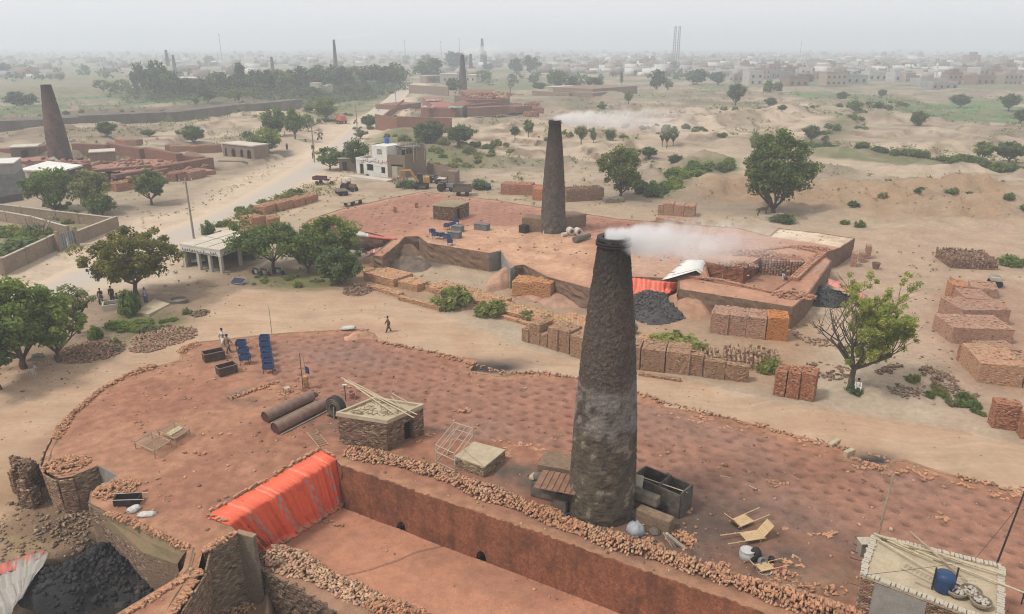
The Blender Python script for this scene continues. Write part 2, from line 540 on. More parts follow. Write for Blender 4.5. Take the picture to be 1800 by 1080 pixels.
 # the ground
def ground_color(X,Y,H):
 n1=fbm(X,Y,14,5);n2=fbm(X+300,Y,4,4);n3=fbm(X,Y-500,60,4);n4=fbm(X-70,Y+40,160,3)
 def lerp(c,d,m):
  return c+(np.asarray(d)[None,:]-c)*np.clip(m,0,1)[:,None]
 c=np.tile(np.array([[0.42,0.335,0.245]]),(len(X),1))
 c=lerp(c,(0.32,0.255,0.19),sstep(-0.25,0.35,n1+0.5*n2))
 c=lerp(c,(0.52,0.42,0.31),0.8*sstep(0.05,0.4,n3))
 D=np.hypot(X,Y)
 far=sstep(230,420,Y)
 c=lerp(c,(0.25,0.235,0.17),far*sstep(-0.3,0.25,n1+n3))
 u=X*0.94+Y*0.34;w=-X*0.34+Y*0.94
 cell=vnoise(np.floor(u/70)*7.7+3,np.floor(w/34)*5.3+1)
 vfar=sstep(330,520,Y)
 c=lerp(c,(0.15,0.19,0.10),vfar*(cell>0.62)*0.85)
 c=lerp(c,(0.36,0.30,0.22),vfar*(cell<0.3)*0.8)
 scrub=sstep(0.12,0.42,fbm(X+40,Y-20,18,5))*sstep(120,170,Y)
 c=lerp(c,(0.15,0.155,0.085),0.55*scrub)
 def pm(pts,soft=2.0,z=0.0,ylim=1e9):
  return near_only(X,Y,lambda x,y:px_mask(x,y,pts,soft,z),ylim)
 nz=0.75+0.6*n2
 for pts in([(1080,232),(1180,195),(1300,190),(1500,212),(1450,240),(1250,245)],[(640,235),(720,258),(880,240),(1050,246),(1290,275),(1280,292),(1000,268),(850,262)],[(1425,268),(1800,292),(1900,300),(1900,345),(1600,318),(1420,302)],[(830,300),(1060,290),(1060,345),(860,330)],[(180,260),(330,210),(560,185),(640,190),(560,260),(400,262)],[(1500,240),(1800,262),(1800,282),(1480,262)],[(1280,292),(1420,300),(1420,320),(1290,310)]):
  c=lerp(c,(0.55,0.44,0.325),pm(pts,5)*(0.55+0.4*n1))
 for pts in([(1200,350),(1290,305),(1440,318),(1600,322),(1800,330),(1800,400),(1560,392),(1430,372)],):
  c=lerp(c,(0.37,0.25,0.155),pm(pts,5,ylim=260)*(0.8+0.6*n2))
 dl=line_d(X,Y,road_line)
 c=lerp(c,(0.60,0.48,0.36),(1-sstep(7,17,dl+3*n1))*0.95)
 c=lerp(c,(0.47,0.36,0.25),pm([(380,420),(560,320),(740,325),(950,345),(1260,375),(1560,390),(1800,420),(1800,640),(1500,470),(1400,560),(1000,520),(530,400)],4,ylim=190)*0.8)
 c=lerp(c,(0.47,0.335,0.24),pm([(1420,410),(1800,400),(1900,760),(1700,745),(1600,640),(1480,560)],3,ylim=150)*0.85)
 c=lerp(c,(0.36,0.21,0.14),pm([(1660,490),(1800,500),(1900,720),(1700,680),(1640,560)],2.0,ylim=120)*(0.45+0.4*n2))
 c=lerp(c,(0.41,0.265,0.165),pm([(600,470),(700,440),(900,470),(1030,505),(1200,520),(1440,560),(1460,640),(1340,690),(1180,640),(1000,590),(800,540),(620,510)],2.0,ylim=130)*(0.75+0.4*n2))
 c=lerp(c,(0.47,0.37,0.26),pm([(690,480),(760,450),(880,480),(880,520),(800,515),(720,500)],1.2,ylim=130)*0.9)
 c=lerp(c,(0.06,0.055,0.055),pm([(742,452),(800,462),(770,472),(740,466)],0.7,ylim=130)*0.7)
 c=lerp(c,(0.30,0.215,0.145),pm([(-100,640),(0,560),(140,520),(300,505),(430,470),(560,480),(620,505),(430,520),(330,565),(240,600),(100,640),(0,660)],2,ylim=130)*0.75)
 c=lerp(c,(0.29,0.20,0.14),pm([(-50,660),(0,610),(200,600),(260,625),(150,665),(60,690),(-50,740)],2,ylim=100)*0.7)
 s=near_only(X,Y,lambda x,y:poly_sd(x,y,[dirt_road_ring]),140)
 s=np.where(Y<140,s,-50)
 rd=sstep(-1.2,0.8,s+1.2*n2)
 c=lerp(c,(0.50,0.355,0.245),rd*0.92)
 c=lerp(c,(0.40,0.255,0.165),rd*sstep(0.0,0.5,n2+0.4*n1)*0.55)
 sk=np.where(Y<110,near_only(X,Y,lambda x,y:poly_sd(x,y,[near_ring]),110),-50)
 c=lerp(c,(0.36,0.19,0.12),(1-sstep(0.3,4.5,-sk+1.5*n2))*0.55*(Y<110))
 c=lerp(c,(0.30,0.20,0.125),pm([(-300,990),(0,915),(75,868),(160,850),(200,900),(330,990),(460,960),(460,1300),(-300,1300)],0.8,-0.5,60)*0.9)
 c=lerp(c,(0.42,0.29,0.18),pm([(-200,860),(0,800),(60,800),(75,880),(0,960),(-200,1000)],1.2,0,60)*0.8)
 c=lerp(c,(0.20,0.135,0.09),pm([(0,925),(70,885),(155,895),(160,935),(60,950),(0,975)],0.6,-0.3,60)*0.7)
 c=lerp(c,(0.37,0.20,0.125),pm([(330,1085),(345,1010),(400,990),(380,1060),(450,1080),(450,1200),(300,1200)],0.5,-2.2,60)*0.85)
 c=lerp(c,(0.024,0.023,0.023),pm([(90,1000),(160,955),(250,975),(320,995),(300,1030),(200,1120),(20,1150)],0.5,-1.2,60)*0.96)
 c=lerp(c,(0.42,0.34,0.16),pm([(0,950),(30,942),(80,950),(30,972),(0,975)],0.5,-0.4,60)*0.4)
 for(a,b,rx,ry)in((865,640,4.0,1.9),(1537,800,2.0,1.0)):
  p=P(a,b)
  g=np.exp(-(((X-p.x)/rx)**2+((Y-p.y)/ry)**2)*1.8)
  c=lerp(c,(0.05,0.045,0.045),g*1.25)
 greens=[([(0,186),(100,182),(300,176),(480,172),(480,180),(300,188),(100,200),(0,205)],(0.085,0.205,0.065),3),([(430,492),(560,480),(620,492),(560,512),(480,510)],(0.17,0.17,0.075),2),([(195,560),(240,548),(340,560),(300,590),(220,605)],(0.17,0.16,0.08),2),([(0,405),(60,395),(110,420),(30,450),(0,450)],(0.15,0.16,0.07),3),([(0,368),(110,385),(180,400),(150,410),(0,380)],(0.22,0.20,0.10),3),([(370,405),(440,370),(520,330),(560,330),(500,365),(420,410)],(0.21,0.19,0.095),3),([(620,250),(700,230),(760,250),(880,270),(820,300),(740,305),(700,262)],(0.17,0.18,0.08),4),([(1120,345),(1200,300),(1290,285),(1300,300),(1220,320),(1180,350)],(0.14,0.17,0.06),3),([(1400,262),(1460,215),(1510,200),(1520,212),(1470,245),(1430,275)],(0.18,0.17,0.09),4),([(1430,268),(1500,268),(1800,292),(1800,304),(1600,292),(1430,276)],(0.16,0.165,0.08),3),([(1570,188),(1800,186),(1900,195),(1900,214),(1600,212)],(0.085,0.195,0.065),4),([(1370,162),(1600,168),(1600,177),(1420,180)],(0.10,0.21,0.075),5),([(0,168),(250,163),(260,172),(0,178)],(0.10,0.20,0.07),5),([(1380,184),(1560,180),(1800,174),(1900,180),(1600,188)],(0.10,0.21,0.07),4),([(1230,178),(1480,182),(1480,190),(1200,190)],(0.17,0.18,0.09),5),([(500,200),(640,178),(700,165),(660,195),(590,220)],(0.16,0.17,0.08),4),([(170,165),(330,160),(720,146),(722,170),(600,182),(500,184),(250,184)],(0.07,0.10,0.045),6),([(0,120),(230,125),(260,165),(0,175)],(0.23,0.22,0.13),10)]
 for pts,col,soft in greens:
  c=lerp(c,col,pm(pts,soft)*np.clip(0.85+0.5*n2,0,1))
 c=lerp(c,(0.135,0.12,0.10),pm([(-50,208),(120,202),(300,192),(510,175),(512,186),(300,214),(120,224),(-50,232)],3)*0.8)
 b1=np.exp(-(fbm(X,Y,52,4)/0.030)**2)+0.7*np.exp(-(fbm(X+200,Y,30,4)/0.028)**2)
 off=sstep(125,165,Y)*sstep(10,18,dl)
 c=lerp(c,(0.155,0.14,0.085),np.clip(b1,0,1)*off*0.62)
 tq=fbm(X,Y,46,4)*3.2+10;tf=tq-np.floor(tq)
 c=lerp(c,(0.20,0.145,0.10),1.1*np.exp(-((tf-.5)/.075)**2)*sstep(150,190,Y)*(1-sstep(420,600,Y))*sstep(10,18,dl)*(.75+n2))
 c=c*(1+0.22*sstep(150,190,Y)*(vnoise(np.floor(tq)*7.3+2,np.floor(tq)*3.1)-.5))[:,None]
 n5=fbm(X*0.35,Y*1.0,7,4)
 c=lerp(c,(0.27,0.205,0.145),off*sstep(0.05,0.4,n5)*0.7)
 c=c*np.array([[0.80,0.782,0.772]])
 return np.clip(c*(1+0.13*n2[:,None]),0.01,0.8)
NR,NA=620,640
rad=22.0*(6500/22.0)**(np.linspace(0,1,NR)**1.12)
ang=np.linspace(R(-66),R(66),NA)
RR,AA=np.meshgrid(rad,ang,indexing='ij')
GX,GY=(RR*np.sin(AA)).ravel(),(RR*np.cos(AA)).ravel()-6
GH=height(GX,GY)
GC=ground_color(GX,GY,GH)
ii,jj=np.meshgrid(np.arange(NR-1),np.arange(NA-1),indexing='ij')
a0=(ii*NA+jj).ravel()
GQ=np.stack([a0,a0+1,a0+NA+1,a0+NA],1)[:,::-1]
cxm=(GX[GQ].mean(1));cym=(GY[GQ].mean(1))
def ground_material():
 t=NT('soil')
 a=t.attr('Col').outputs['Color']
 v=t.coord('World')
 n0=t.noise(v,0.35,6,0.65)
 n1=t.noise(v,2.2,6,0.7)
 n2=t.noise(v,14.0,3,0.6)
 col=t.mix(1.0,a,t.ramp(n0,[(0.3,0.84),(0.7,1.14)]),'MULTIPLY')
 col=t.mix(1.0,col,t.ramp(n1,[(0.3,0.84),(0.7,1.14)]),'MULTIPLY')
 vo=t.new('ShaderNodeTexVoronoi');nset(vo,Scale=3.2,Randomness=1.0);t.link(v,vo.inputs['Vector'])
 peb=t.math('MULTIPLY',t.ramp(vo.outputs['Distance'],[(0.06,1.0),(0.16,0.0)]),t.ramp(n0,[(0.5,0.0),(0.62,1.0)]))
 col=t.mix(t.math('MULTIPLY',peb,0.45),col,(0.17,0.12,0.085))
 h=t.mix(0.4,n1,n2)
 t.done(col,0.95,t.bump(n0,0.5,0.5,t.bump(h,0.75,0.22)),0,0.1)
 return t.m
SOIL=ground_material()
def track_material():
 0
 t=NT('track_soil')
 a=t.attr('Col').outputs['Color']
 v=t.coord('World')
 n0=t.noise(v,0.35,6,0.65)
 n1=t.noise(v,2.2,6,0.7)
 n2=t.noise(v,14.0,3,0.6)
 mp=t.new('ShaderNodeMapping');mp.inputs['Rotation'].default_value=(0,0,R(24));mp.inputs['Scale'].default_value=(0.05,0.9,1)
 wv=t.new('ShaderNodeTexNoise');nset(wv,Scale=0.08,Detail=3.0);t.link(v,wv.inputs['Vector'])
 wa=t.new('ShaderNodeVectorMath',operation='MULTIPLY_ADD');t.link(wv.outputs['Color'],wa.inputs[0]);wa.inputs[1].default_value=(9,9,0);t.link(v,wa.inputs[2])
 t.link(wa.outputs[0],mp.inputs[0])
 st=t.noise(mp.outputs[0],1.0,5,0.65)
 col=t.mix(1.0,a,t.ramp(n0,[(0.3,0.90),(0.7,1.10)]),'MULTIPLY')
 col=t.mix(1.0,col,t.ramp(n1,[(0.3,0.90),(0.7,1.09)]),'MULTIPLY')
 col=t.mix(1.0,col,t.ramp(st,[(0.32,(0.88,0.85,0.82)),(0.62,(1.05,1.055,1.06))]),'MULTIPLY')
 h=t.mix(0.5,st,t.mix(0.4,n1,n2))
 t.done(col,0.95,t.bump(h,0.4,0.10),0,0.1)
 return t.m
TRACK=track_material()
def sub_ground(name,sel,m):
 q=GQ[sel]
 used,inv=np.unique(q,return_inverse=True)
 V=np.stack([GX[used],GY[used],GH[used]],1)
 o=link(name,np_mesh(name,V,inv.reshape(-1,4),m,smooth=True,vcol=GC[used]))
 o['kind']='structure'
 return o
hidden=np.zeros(len(cxm),bool)
near=cym<110
hidden[near]=np.maximum(poly_sd(cxm[near],cym[near],[near_ring]),poly_sd(cxm[near],cym[near],[trench_big]))>1e6
is_track=np.zeros(len(cxm),bool)
k=cym<140
is_track[k]=(poly_sd(cxm[k],cym[k],[dirt_road_ring])>0)&~hidden[k]
crop1=poly_sd(cxm,cym,[PX([(0,188),(100,184),(300,178),(480,174),(480,180),(300,187),(100,199),(0,203),(-60,205),(-60,190)])])>0
crop2=poly_sd(cxm,cym,[PX([(1575,189),(1800,187),(1900,196),(1900,213),(1610,211)])])>0
crop3=poly_sd(cxm,cym,[PX([(1375,163),(1600,169),(1600,177),(1425,180)])])>0
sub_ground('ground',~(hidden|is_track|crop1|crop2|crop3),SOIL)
sub_ground('dirt_road',is_track,TRACK)
for cr in(crop1,crop2,crop3):
 sub_ground('crop_field',cr,SOIL)
def asphalt():
 t=NT('dusty_asphalt')
 v=t.coord('World')
 a=t.attr('Col').outputs['Color']
 n=t.noise(v,0.5,6,0.7);n2=t.noise(v,6,4,0.6)
 sep=t.new('ShaderNodeSeparateColor');t.link(a,sep.inputs[0])
 edge=t.math('ADD',sep.outputs[0],t.math('MULTIPLY',t.math('SUBTRACT',n,0.5),1.0))
 dust=t.ramp(edge,[(0.42,0.0),(0.80,1.0)])
 base=t.mix(t.ramp(n2,[(0.3,0.0),(0.7,1.0)]),(0.36,0.32,0.275),(0.44,0.375,0.31))
 col=t.mix(dust,base,(0.47,0.365,0.265))
 t.done(col,0.9,t.bump(n2,0.2,0.02),0,0.15)
 return t.m
def smooth_line(pts,step):
 0
 out=[]
 for i in range(len(pts)-1):
  p0,p1,p2,p3=pts[max(i-1,0)],pts[i],pts[i+1],pts[min(i+2,len(pts)-1)]
  n=max(2,int((p2-p1).length/step))
  for k_ in range(n):
   t=k_/n
   out.append(0.5*((2*p1)+(p2-p0)*t+(2*p0-5*p1+4*p2-p3)*t*t+(3*p1-p0-3*p2+p3)*t**3))
 out.append(pts[-1])
 return out
rl=smooth_line(road_line,2.5)
cols=np.linspace(-1,1,13)
RV,RC=[],[]
for i,p in enumerate(rl):
 d=(rl[min(i+1,len(rl)-1)]-rl[max(i-1,0)]).normalized()
 nn=Vector((-d.y,d.x,0))
 for cc in cols:
  q=p+nn*(4.6*cc)
  RV.append((q.x,q.y,0));RC.append((abs(cc),0,0))
RV=np.array(RV)
RV[:,2]=height(RV[:,0],RV[:,1])+0.07-0.06*np.array(RC)[:,0]**3
nn_=len(rl)
i2,j2=np.meshgrid(np.arange(nn_-1),np.arange(12),indexing='ij')
a0=(i2*13+j2).ravel()
road=link('road',np_mesh('road',RV,np.stack([a0,a0+1,a0+14,a0+13],1)[:,::-1],asphalt(),smooth=True,vcol=np.array(RC)))
road['kind']='structure'
# the air
HAZE_D=0.00074
hz=MB().box((0,2900,38),(13000,7600,96)).build('haze',NT('haze_air').m)
hm=hz.data.materials[0]
ht=hm.node_tree
ht.nodes.clear()
ho=ht.nodes.new('ShaderNodeOutputMaterial')
hv=ht.nodes.new('ShaderNodeVolumePrincipled')
hv.inputs['Color'].default_value=(0.83,0.90,0.985,1)
hv.inputs['Density'].default_value=HAZE_D
hv.inputs['Anisotropy'].default_value=0.2
ht.links.new(hv.outputs[0],ho.inputs['Volume'])
hz['kind']='stuff'
# brick colours and shared brick meshes
def brick_cols(n,base=(0.40,0.225,0.135),spread=0.22,dark=0.12,r=None):
 r=r or rng
 c=np.array(base)[None,:]*(1+spread*r.standard_normal((n,1))*0.6)
 c=c*(1+0.06*r.standard_normal((n,3)))
 k=r.random(n)<dark
 c[k]*=0.55
 k=r.random(n)<0.12
 c[k]=c[k]*0.5+np.array([0.25,0.185,0.125])
 return np.clip(c,0.02,0.75)
BRICKS=attr_mat('loose_brick',scale=9,lo=0.82,hi=1.16,bump=0.3,dist=0.01,world=True)
BRICK_OBJ=mat('fired_brick',(0.41,0.235,0.14),(0.34,0.17,0.095),5.0,0.92,0.3,0.01,rnd=0.28)
def brick_shape(seed):
 r=np.random.default_rng(seed)
 m=MB()
 q=[(sx*0.118+r.normal()*0.006,sy*0.057+r.normal()*0.005,sz*0.038+r.normal()*0.004)for sz in(-1,1)for sx,sy in((-1,-1),(1,-1),(1,1),(-1,1))]
 m.add(q,[(0,3,2,1),(4,5,6,7),(0,1,5,4),(1,2,6,5),(2,3,7,6),(3,0,4,7)])
 return m.mesh('brick',BRICK_OBJ)
BRICK_MESHES=[brick_shape(s)for s in range(5)]
def brick_parts(parent,cen,rot,scale=None):
 0
 for i in range(len(cen)):
  o=bpy.data.objects.new('brick',BRICK_MESHES[i%5])
  C.objects.link(o)
  o.parent=parent
  o.location=cen[i];o.rotation_euler=rot[i]
  if scale is not None:
   o.scale=scale[i]if hasattr(scale[i],'__len__')else(scale[i],)*3
def brick_pile(name,label,cat,cen,rot,base=(0.40,0.225,0.135),group=None,scale=1.0,limit=300,order=None,stuff_name='brick_rubble'):
 0
 cen=np.asarray(cen,float);rot=np.asarray(rot,float)
 loc=cen.mean(0);loc[2]=cen[:,2].min()-0.05
 t=thing(name,label,cat,tuple(loc),0,group)
 order=np.arange(len(cen))if order is None else order
 a,b=order[:limit],order[limit:]
 brick_parts(t,cen[a]-loc,rot[a],[scale]*len(a)if scale!=1.0 else None)
 if len(b):
  V,Q=np_boxes(cen[b]-loc,np.array([0.235,0.113,0.076])*scale*(1+0.06*rng.standard_normal((len(b),3))),rot[b])
  o=link(stuff_name,np_mesh(stuff_name,V,Q,BRICKS,np.repeat(brick_cols(len(b),base),6,0)),t)
  o['kind']='stuff'
 return t
def heap_points(n,rx,ry,h,rz=0.0,flat=1.0):
 0
 rr=np.sqrt(rng.random(n));aa=rng.random(n)*2*PI
 x,y=rr*np.cos(aa)*rx,rr*np.sin(aa)*ry
 z=0.045+h*np.clip(1-rr**1.6,0,1)*(0.6+0.4*rng.random(n))
 c,s=math.cos(rz),math.sin(rz)
 cen=np.stack([x*c-y*s,x*s+y*c,z],1)
 rot=np.stack([rng.normal(0,0.35,n)*flat,rng.normal(0,0.35,n)*flat,rng.random(n)*2*PI],1)
 return cen,rot
 # kiln bodies
def snapped_top(name,rings,z,sp,hfun,cfun,m,parent=None,origin=(0,0,0)):
 0
 allp=np.array([(p[0],p[1])for r_ in rings for p in r_])
 x0,y0=allp.min(0)-sp;x1,y1=np.minimum(allp.max(0)+sp,(62,400))
 x0=max(x0,-140)
 xs,ys=np.arange(x0,x1,sp),np.arange(y0,y1,sp)
 X,Y=np.meshgrid(xs,ys,indexing='ij')
 ny=len(ys)
 d=poly_sd(X,Y,rings)
 i_,j_=np.meshgrid(np.arange(len(xs)-1),np.arange(ny-1),indexing='ij')
 a=(i_*ny+j_).ravel()
 q=np.stack([a,a+ny,a+ny+1,a+1],1)
 dd=d.ravel()
 keep=dd[q].mean(1)>-0.15*sp
 q=q[keep]
 used,inv=np.unique(q,return_inverse=True)
 vx,vy,vd=X.ravel()[used],Y.ravel()[used],dd[used]
 nb=np.abs(vd)<0.75*sp
 nb|=vd<0
 bx,by=vx[nb].copy(),vy[nb].copy()
 best=np.full(bx.shape,1e18);qx,qy=bx.copy(),by.copy()
 for ring in rings:
  n=len(ring)
  for i in range(n):
   ax,ay=ring[i][0],ring[i][1];ex,ey=ring[(i+1)%n][0]-ax,ring[(i+1)%n][1]-ay
   t=np.clip(((bx-ax)*ex+(by-ay)*ey)/(ex*ex+ey*ey+1e-12),0,1)
   px,py=ax+t*ex,ay+t*ey
   g=(px-bx)**2+(py-by)**2
   k_=g<best
   best[k_]=g[k_];qx[k_]=px[k_];qy[k_]=py[k_]
 vx[nb],vy[nb]=qx,qy
 vd=np.where(nb,0,vd)
 h=z+hfun(vx,vy,np.maximum(vd,0))
 c=cfun(vx,vy,np.maximum(vd,0))
 V=np.stack([vx-origin[0],vy-origin[1],h-origin[2]],1)
 return link(name,np_mesh(name,V,inv.reshape(-1,4),m,smooth=True,vcol=c),parent)
def resample(pts,step,closed=False):
 pts=[Vector(p)for p in pts]
 if closed:pts=pts+[pts[0]]
 out=[]
 for a,b in zip(pts[:-1],pts[1:]):
  n=max(1,int(round((b-a).length/step)))
  for k_ in range(n):
   out.append(a.lerp(b,k_/n))
 out.append(pts[-1])
 return out
def wall_strip(name,pts,z0,z1,m,parent=None,origin=(0,0,0),step=0.35,rows=8,jit=0.03,cap=0.3,lean=0.0,capz=0.06,top_jit=0.012,inside=1,holes=(),seed=3):
 0
 r=np.random.default_rng(seed)
 ps=resample(pts,step)
 L=[0]
 for a,b in zip(ps[:-1],ps[1:]):L.append(L[-1]+(b-a).length)
 tot=L[-1]
 mb=MB()
 nr=rows+2
 idx=[]
 for i,p in enumerate(ps):
  d=(ps[min(i+1,len(ps)-1)]-ps[max(i-1,0)]);d.z=0;d.normalize()
  nn=Vector((-d.y,d.x,0))*inside
  f=L[i]/tot
  b0=z0(f)if callable(z0)else z0
  b1=(z1(f)if callable(z1)else z1)+capz+r.normal()*top_jit
  for(hf,hw,hh,hd)in holes:
   u=abs(L[i]-hf*tot)/hw
   if u<1.0:
    b0=b0+hh*math.sqrt(max(0.0,1-u*u*0.75))
  col=[]
  for k_ in range(rows+1):
   t=k_/rows
   q=Vector((p.x,p.y,0))+nn*(lean*t+(r.normal()*jit if 0<k_<rows else 0))
   mb.v.append((q.x-origin[0],q.y-origin[1],b0+(b1-b0)*t-origin[2]));col.append(len(mb.v)-1)
  q=Vector((p.x,p.y,0))+nn*(lean+cap)
  mb.v.append((q.x-origin[0],q.y-origin[1],b1-0.13-origin[2]));col.append(len(mb.v)-1)
  idx.append(col)
 for i in range(len(ps)-1):
  for k_ in range(nr-1):
   a,b,c_,d_=idx[i][k_],idx[i+1][k_],idx[i+1][k_+1],idx[i][k_+1]
   mb.face((a,b,c_,d_)if inside>0 else(a,d_,c_,b))
 for(hf,hw,hh,hd)in holes:
  s=hf*tot
  i=min(range(len(L)),key=lambda k_:abs(L[k_]-s))
  p=ps[i];d=(ps[min(i+1,len(ps)-1)]-ps[max(i-1,0)]);d.z=0;d.normalize()
  nn=Vector((-d.y,d.x,0))*inside
  b0=z0(hf)if callable(z0)else z0
  ring0,ring1=[],[]
  for k_ in range(9):
   a=PI*k_/8
   off=d*(math.cos(a)*hw*1.12);zz=b0+math.sin(a)*hh*1.1
   for lst,dep in((ring0,0.02),(ring1,hd)):
    q=p+off+nn*dep
    mb.v.append((q.x-origin[0],q.y-origin[1],zz-origin[2]));lst.append(len(mb.v)-1)
  for k_ in range(8):
   mb.face((ring0[k_],ring1[k_],ring1[k_+1],ring0[k_+1]))
  mb.face(ring1)
 return mb.build(name,m,parent)
DUST=attr_mat('brick_dust',scale=1.6,rough=0.96,lo=0.80,hi=1.17,bump=0.35,dist=0.06,fine=11.0)
WALL_OLD=brick_mat('old_brickwork',(0.26,0.165,0.105),(0.19,0.12,0.08),(0.20,0.15,0.105),stain=(0.10,0.085,0.055),stain_amt=0.5,vary=0.35)
WALL_RED=brick_mat('burnt_wall',(0.31,0.12,0.062),(0.24,0.09,0.05),(0.15,0.065,0.04),mort=0.010,stain=(0.075,0.038,0.026),stain_amt=0.65,bump=0.6,vary=0.4,streak=0.5)
WALL_GREY=brick_mat('grey_brickwork',(0.27,0.205,0.15),(0.20,0.155,0.115),(0.12,0.095,0.07),stain=(0.09,0.075,0.05),stain_amt=0.4,vary=0.3)
PLASTER=mat('mud_plaster',(0.42,0.345,0.24),(0.34,0.27,0.18),1.5,0.93,0.4,0.03)
GREY_PLASTER=mat('grey_plaster',(0.25,0.235,0.21),(0.18,0.165,0.145),1.5,0.92,0.3,0.02)
MOSS_LEDGE=mat('mossy_ledge',(0.17,0.145,0.075),(0.25,0.165,0.10),1.1,0.95,0.6,0.06)
near_far_edge=PX([(470,588),(520,584),(600,580),(640,578),(664,600),(700,607),(760,618),(880,655),(950,655),(1000,662),(1060,676),(1120,690),(1168,708),(1250,727),(1350,752),(1450,779),(1550,806),(1650,828),(1800,868),(2000,915),(2300,990)],KZ)
K_DIR=(P(1200,1030,KZ)-P(600,820,KZ)).normalized()
K_NRM=Vector((-K_DIR.y,K_DIR.x,0))
K_ANG=math.atan2(K_DIR.y,K_DIR.x)
chim_p=P(1057,893,KZ)
def dimples(X,Y,per_u,per_w,ang,r0,amp,jitter=0.2):
 u=X*math.cos(ang)+Y*math.sin(ang);w=-X*math.sin(ang)+Y*math.cos(ang)
 wi=np.floor(w/per_w);uo=u+(wi%2)*per_u*0.5
 ui=np.floor(uo/per_u)
 jx=(vnoise(ui*3.7+5,wi*5.1+2)-0.5)*jitter*2;jy=(vnoise(ui*2.3+9,wi*4.9+7)-0.5)*jitter*2
 a=0.7+0.5*vnoise(ui*6.1+1,wi*3.3+4)
 dx=uo-(ui+0.5)*per_u-jx;dy=w-(wi+0.5)*per_w-jy
 d2=(dx/r0)**2+(dy/(r0*0.72))**2
 return np.exp(-d2*d2*1.2)*a,amp
def near_zone(X,Y):
 d=line_d(X,Y,near_far_edge)
 e=P(470,640,KZ)
 left=sstep(-2,2,(X-e.x))
 base=(.75+.25*sstep(-.35,.15,fbm(X,Y,4,3)))*sstep(0.9,1.6,d)*(1-sstep(10.2,11.4,d+0.5*fbm(X,Y,5,2)))*left
 g=np.hypot((X-chim_p.x)/3.2,(Y-chim_p.y)/3.0)
 return base*sstep(0.9,1.15,g)
def near_h(X,Y,d):
 n=(fbm(X,Y,5.0,4)*0.10+fbm(X,Y,0.9,3)*0.025)*sstep(0.0,1.3,d)
 z=near_zone(X,Y)
 dm,amp=dimples(X,Y,1.16,1.02,K_ANG,0.27,0.15,.08)
 return n-z*dm*0.12+0.03
def near_c(X,Y,d):
 n1,n2,n3=fbm(X,Y,6,4),fbm(X+50,Y,1.6,4),fbm(X,Y+80,14,3)
 def lerp(c,e,m):return c+(np.asarray(e)[None,:]-c)*np.clip(m,0,1)[:,None]
 c=np.tile(np.array([[0.315,0.165,0.112]]),(len(X),1))
 c=lerp(c,(0.36,0.20,0.13),sstep(-0.1,0.4,n1))
 c=lerp(c,(0.25,0.125,0.088),sstep(0.05,0.45,n2)*0.6)
 z=near_zone(X,Y)
 c=lerp(c,(0.295,0.165,0.122),z*0.7)
 dm,_=dimples(X,Y,1.16,1.02,K_ANG,0.29,0.15,.08)
 c=lerp(c,(0.115,0.066,0.054),np.clip(z*dm*0.68,0,.7))
 c=lerp(c,(0.25,0.19,0.165),z*sstep(0.1,0.5,n3)*0.4)
 lobe=1-sstep(-26,-12,X)
 c=lerp(c,(0.38,0.225,0.15),lobe*sstep(-0.3,0.3,n1+0.4*n2)*0.6)
 for(a,b,rx,ry,k_,col)in((1235,925,4.2,2.3,0.95,(0.088,0.072,0.062)),(1350,985,5.5,1.8,0.75,(0.12,0.088,0.072)),(900,830,2.6,1.2,0.8,(0.13,0.105,0.088)),(1060,905,3.4,2.4,0.8,(0.09,0.072,0.062)),(1440,1030,4.0,1.5,0.5,(0.25,0.19,0.135)),(440,708,1.6,0.8,0.7,(0.10,0.07,0.06)),(590,745,2.4,1.2,0.6,(0.16,0.11,0.09)),(930,850,1.5,1.0,0.7,(0.14,0.11,0.09)),(700,700,5,2.5,0.25,(0.20,0.15,0.13)),(1280,940,6.5,3.2,0.45,(0.14,0.105,0.09)),(560,620,6,3,0.35,(0.22,0.17,0.16))):  # soft ovals of other floor tones, darkest around and right of the chimney
  p=P(a,b,KZ)
  g=np.exp(-(((X-p.x)/rx)**2+((Y-p.y)/ry)**2))*(1+0.9*n2)
  c=lerp(c,col,g*k_)
 c=lerp(c,(0.40,0.25,0.155),(1-sstep(0.1,1.2,d+0.5*n2))*0.5)
 n6=fbm(X,Y,0.45,2)
 c=c*(0.90+0.20*n6[:,None])*np.array([[0.95,0.85,0.79]])
 return np.clip(c,0.015,0.7)
o0=Vector((0,55,0))
kiln=thing('brick_kiln','large foreground brick kiln with red dust floor, curved left end and open firing trench','kiln',o0)
snapped_top('kiln_floor',[near_ring],KZ,0.115,near_h,near_c,DUST,kiln,o0)
def seg(a,b):
 0
 return[Vector(p)for p in near_ring[a:b+1]]
NRING=len(near_ring)
i_tr0=48
def ridx(px,py):
 p=P(px,py,KZ)
 return min(range(NRING),key=lambda i:(near_ring[i]-p).length)
wall_strip('trench_wall',seg(ridx(1500,1135),ridx(600,820)),TF-0.15,KZ,WALL_RED,kiln,o0,step=0.16,rows=10,jit=0.012,cap=0.42,inside=-1,top_jit=0.02,holes=[(0,1,0,0)]and[((P(1500,1135,KZ)-P(a,b,KZ)).length/sum((near_ring[i+1]-near_ring[i]).length for i in range(ridx(1500,1135),ridx(600,820))),0.33,0.78,1.2)for a,b in((1215,1036),(844,906),(702,856))])
wall_strip('trench_end_wall',seg(ridx(600,820),ridx(400,922)),TF-0.2,KZ-0.06,WALL_RED,kiln,o0,step=0.3,inside=-1,top_jit=0.0,capz=0.0)
wall_strip('passage_wall',seg(ridx(400,922),ridx(356,972)),-2.6,KZ,WALL_GREY,kiln,o0,step=0.25,inside=-1,jit=0.015)
wall_strip('ramp_side_wall',seg(ridx(356,972),ridx(262,1150)),-3.0,KZ,WALL_OLD,kiln,o0,step=0.3,inside=-1,jit=0.05,lean=0.35)
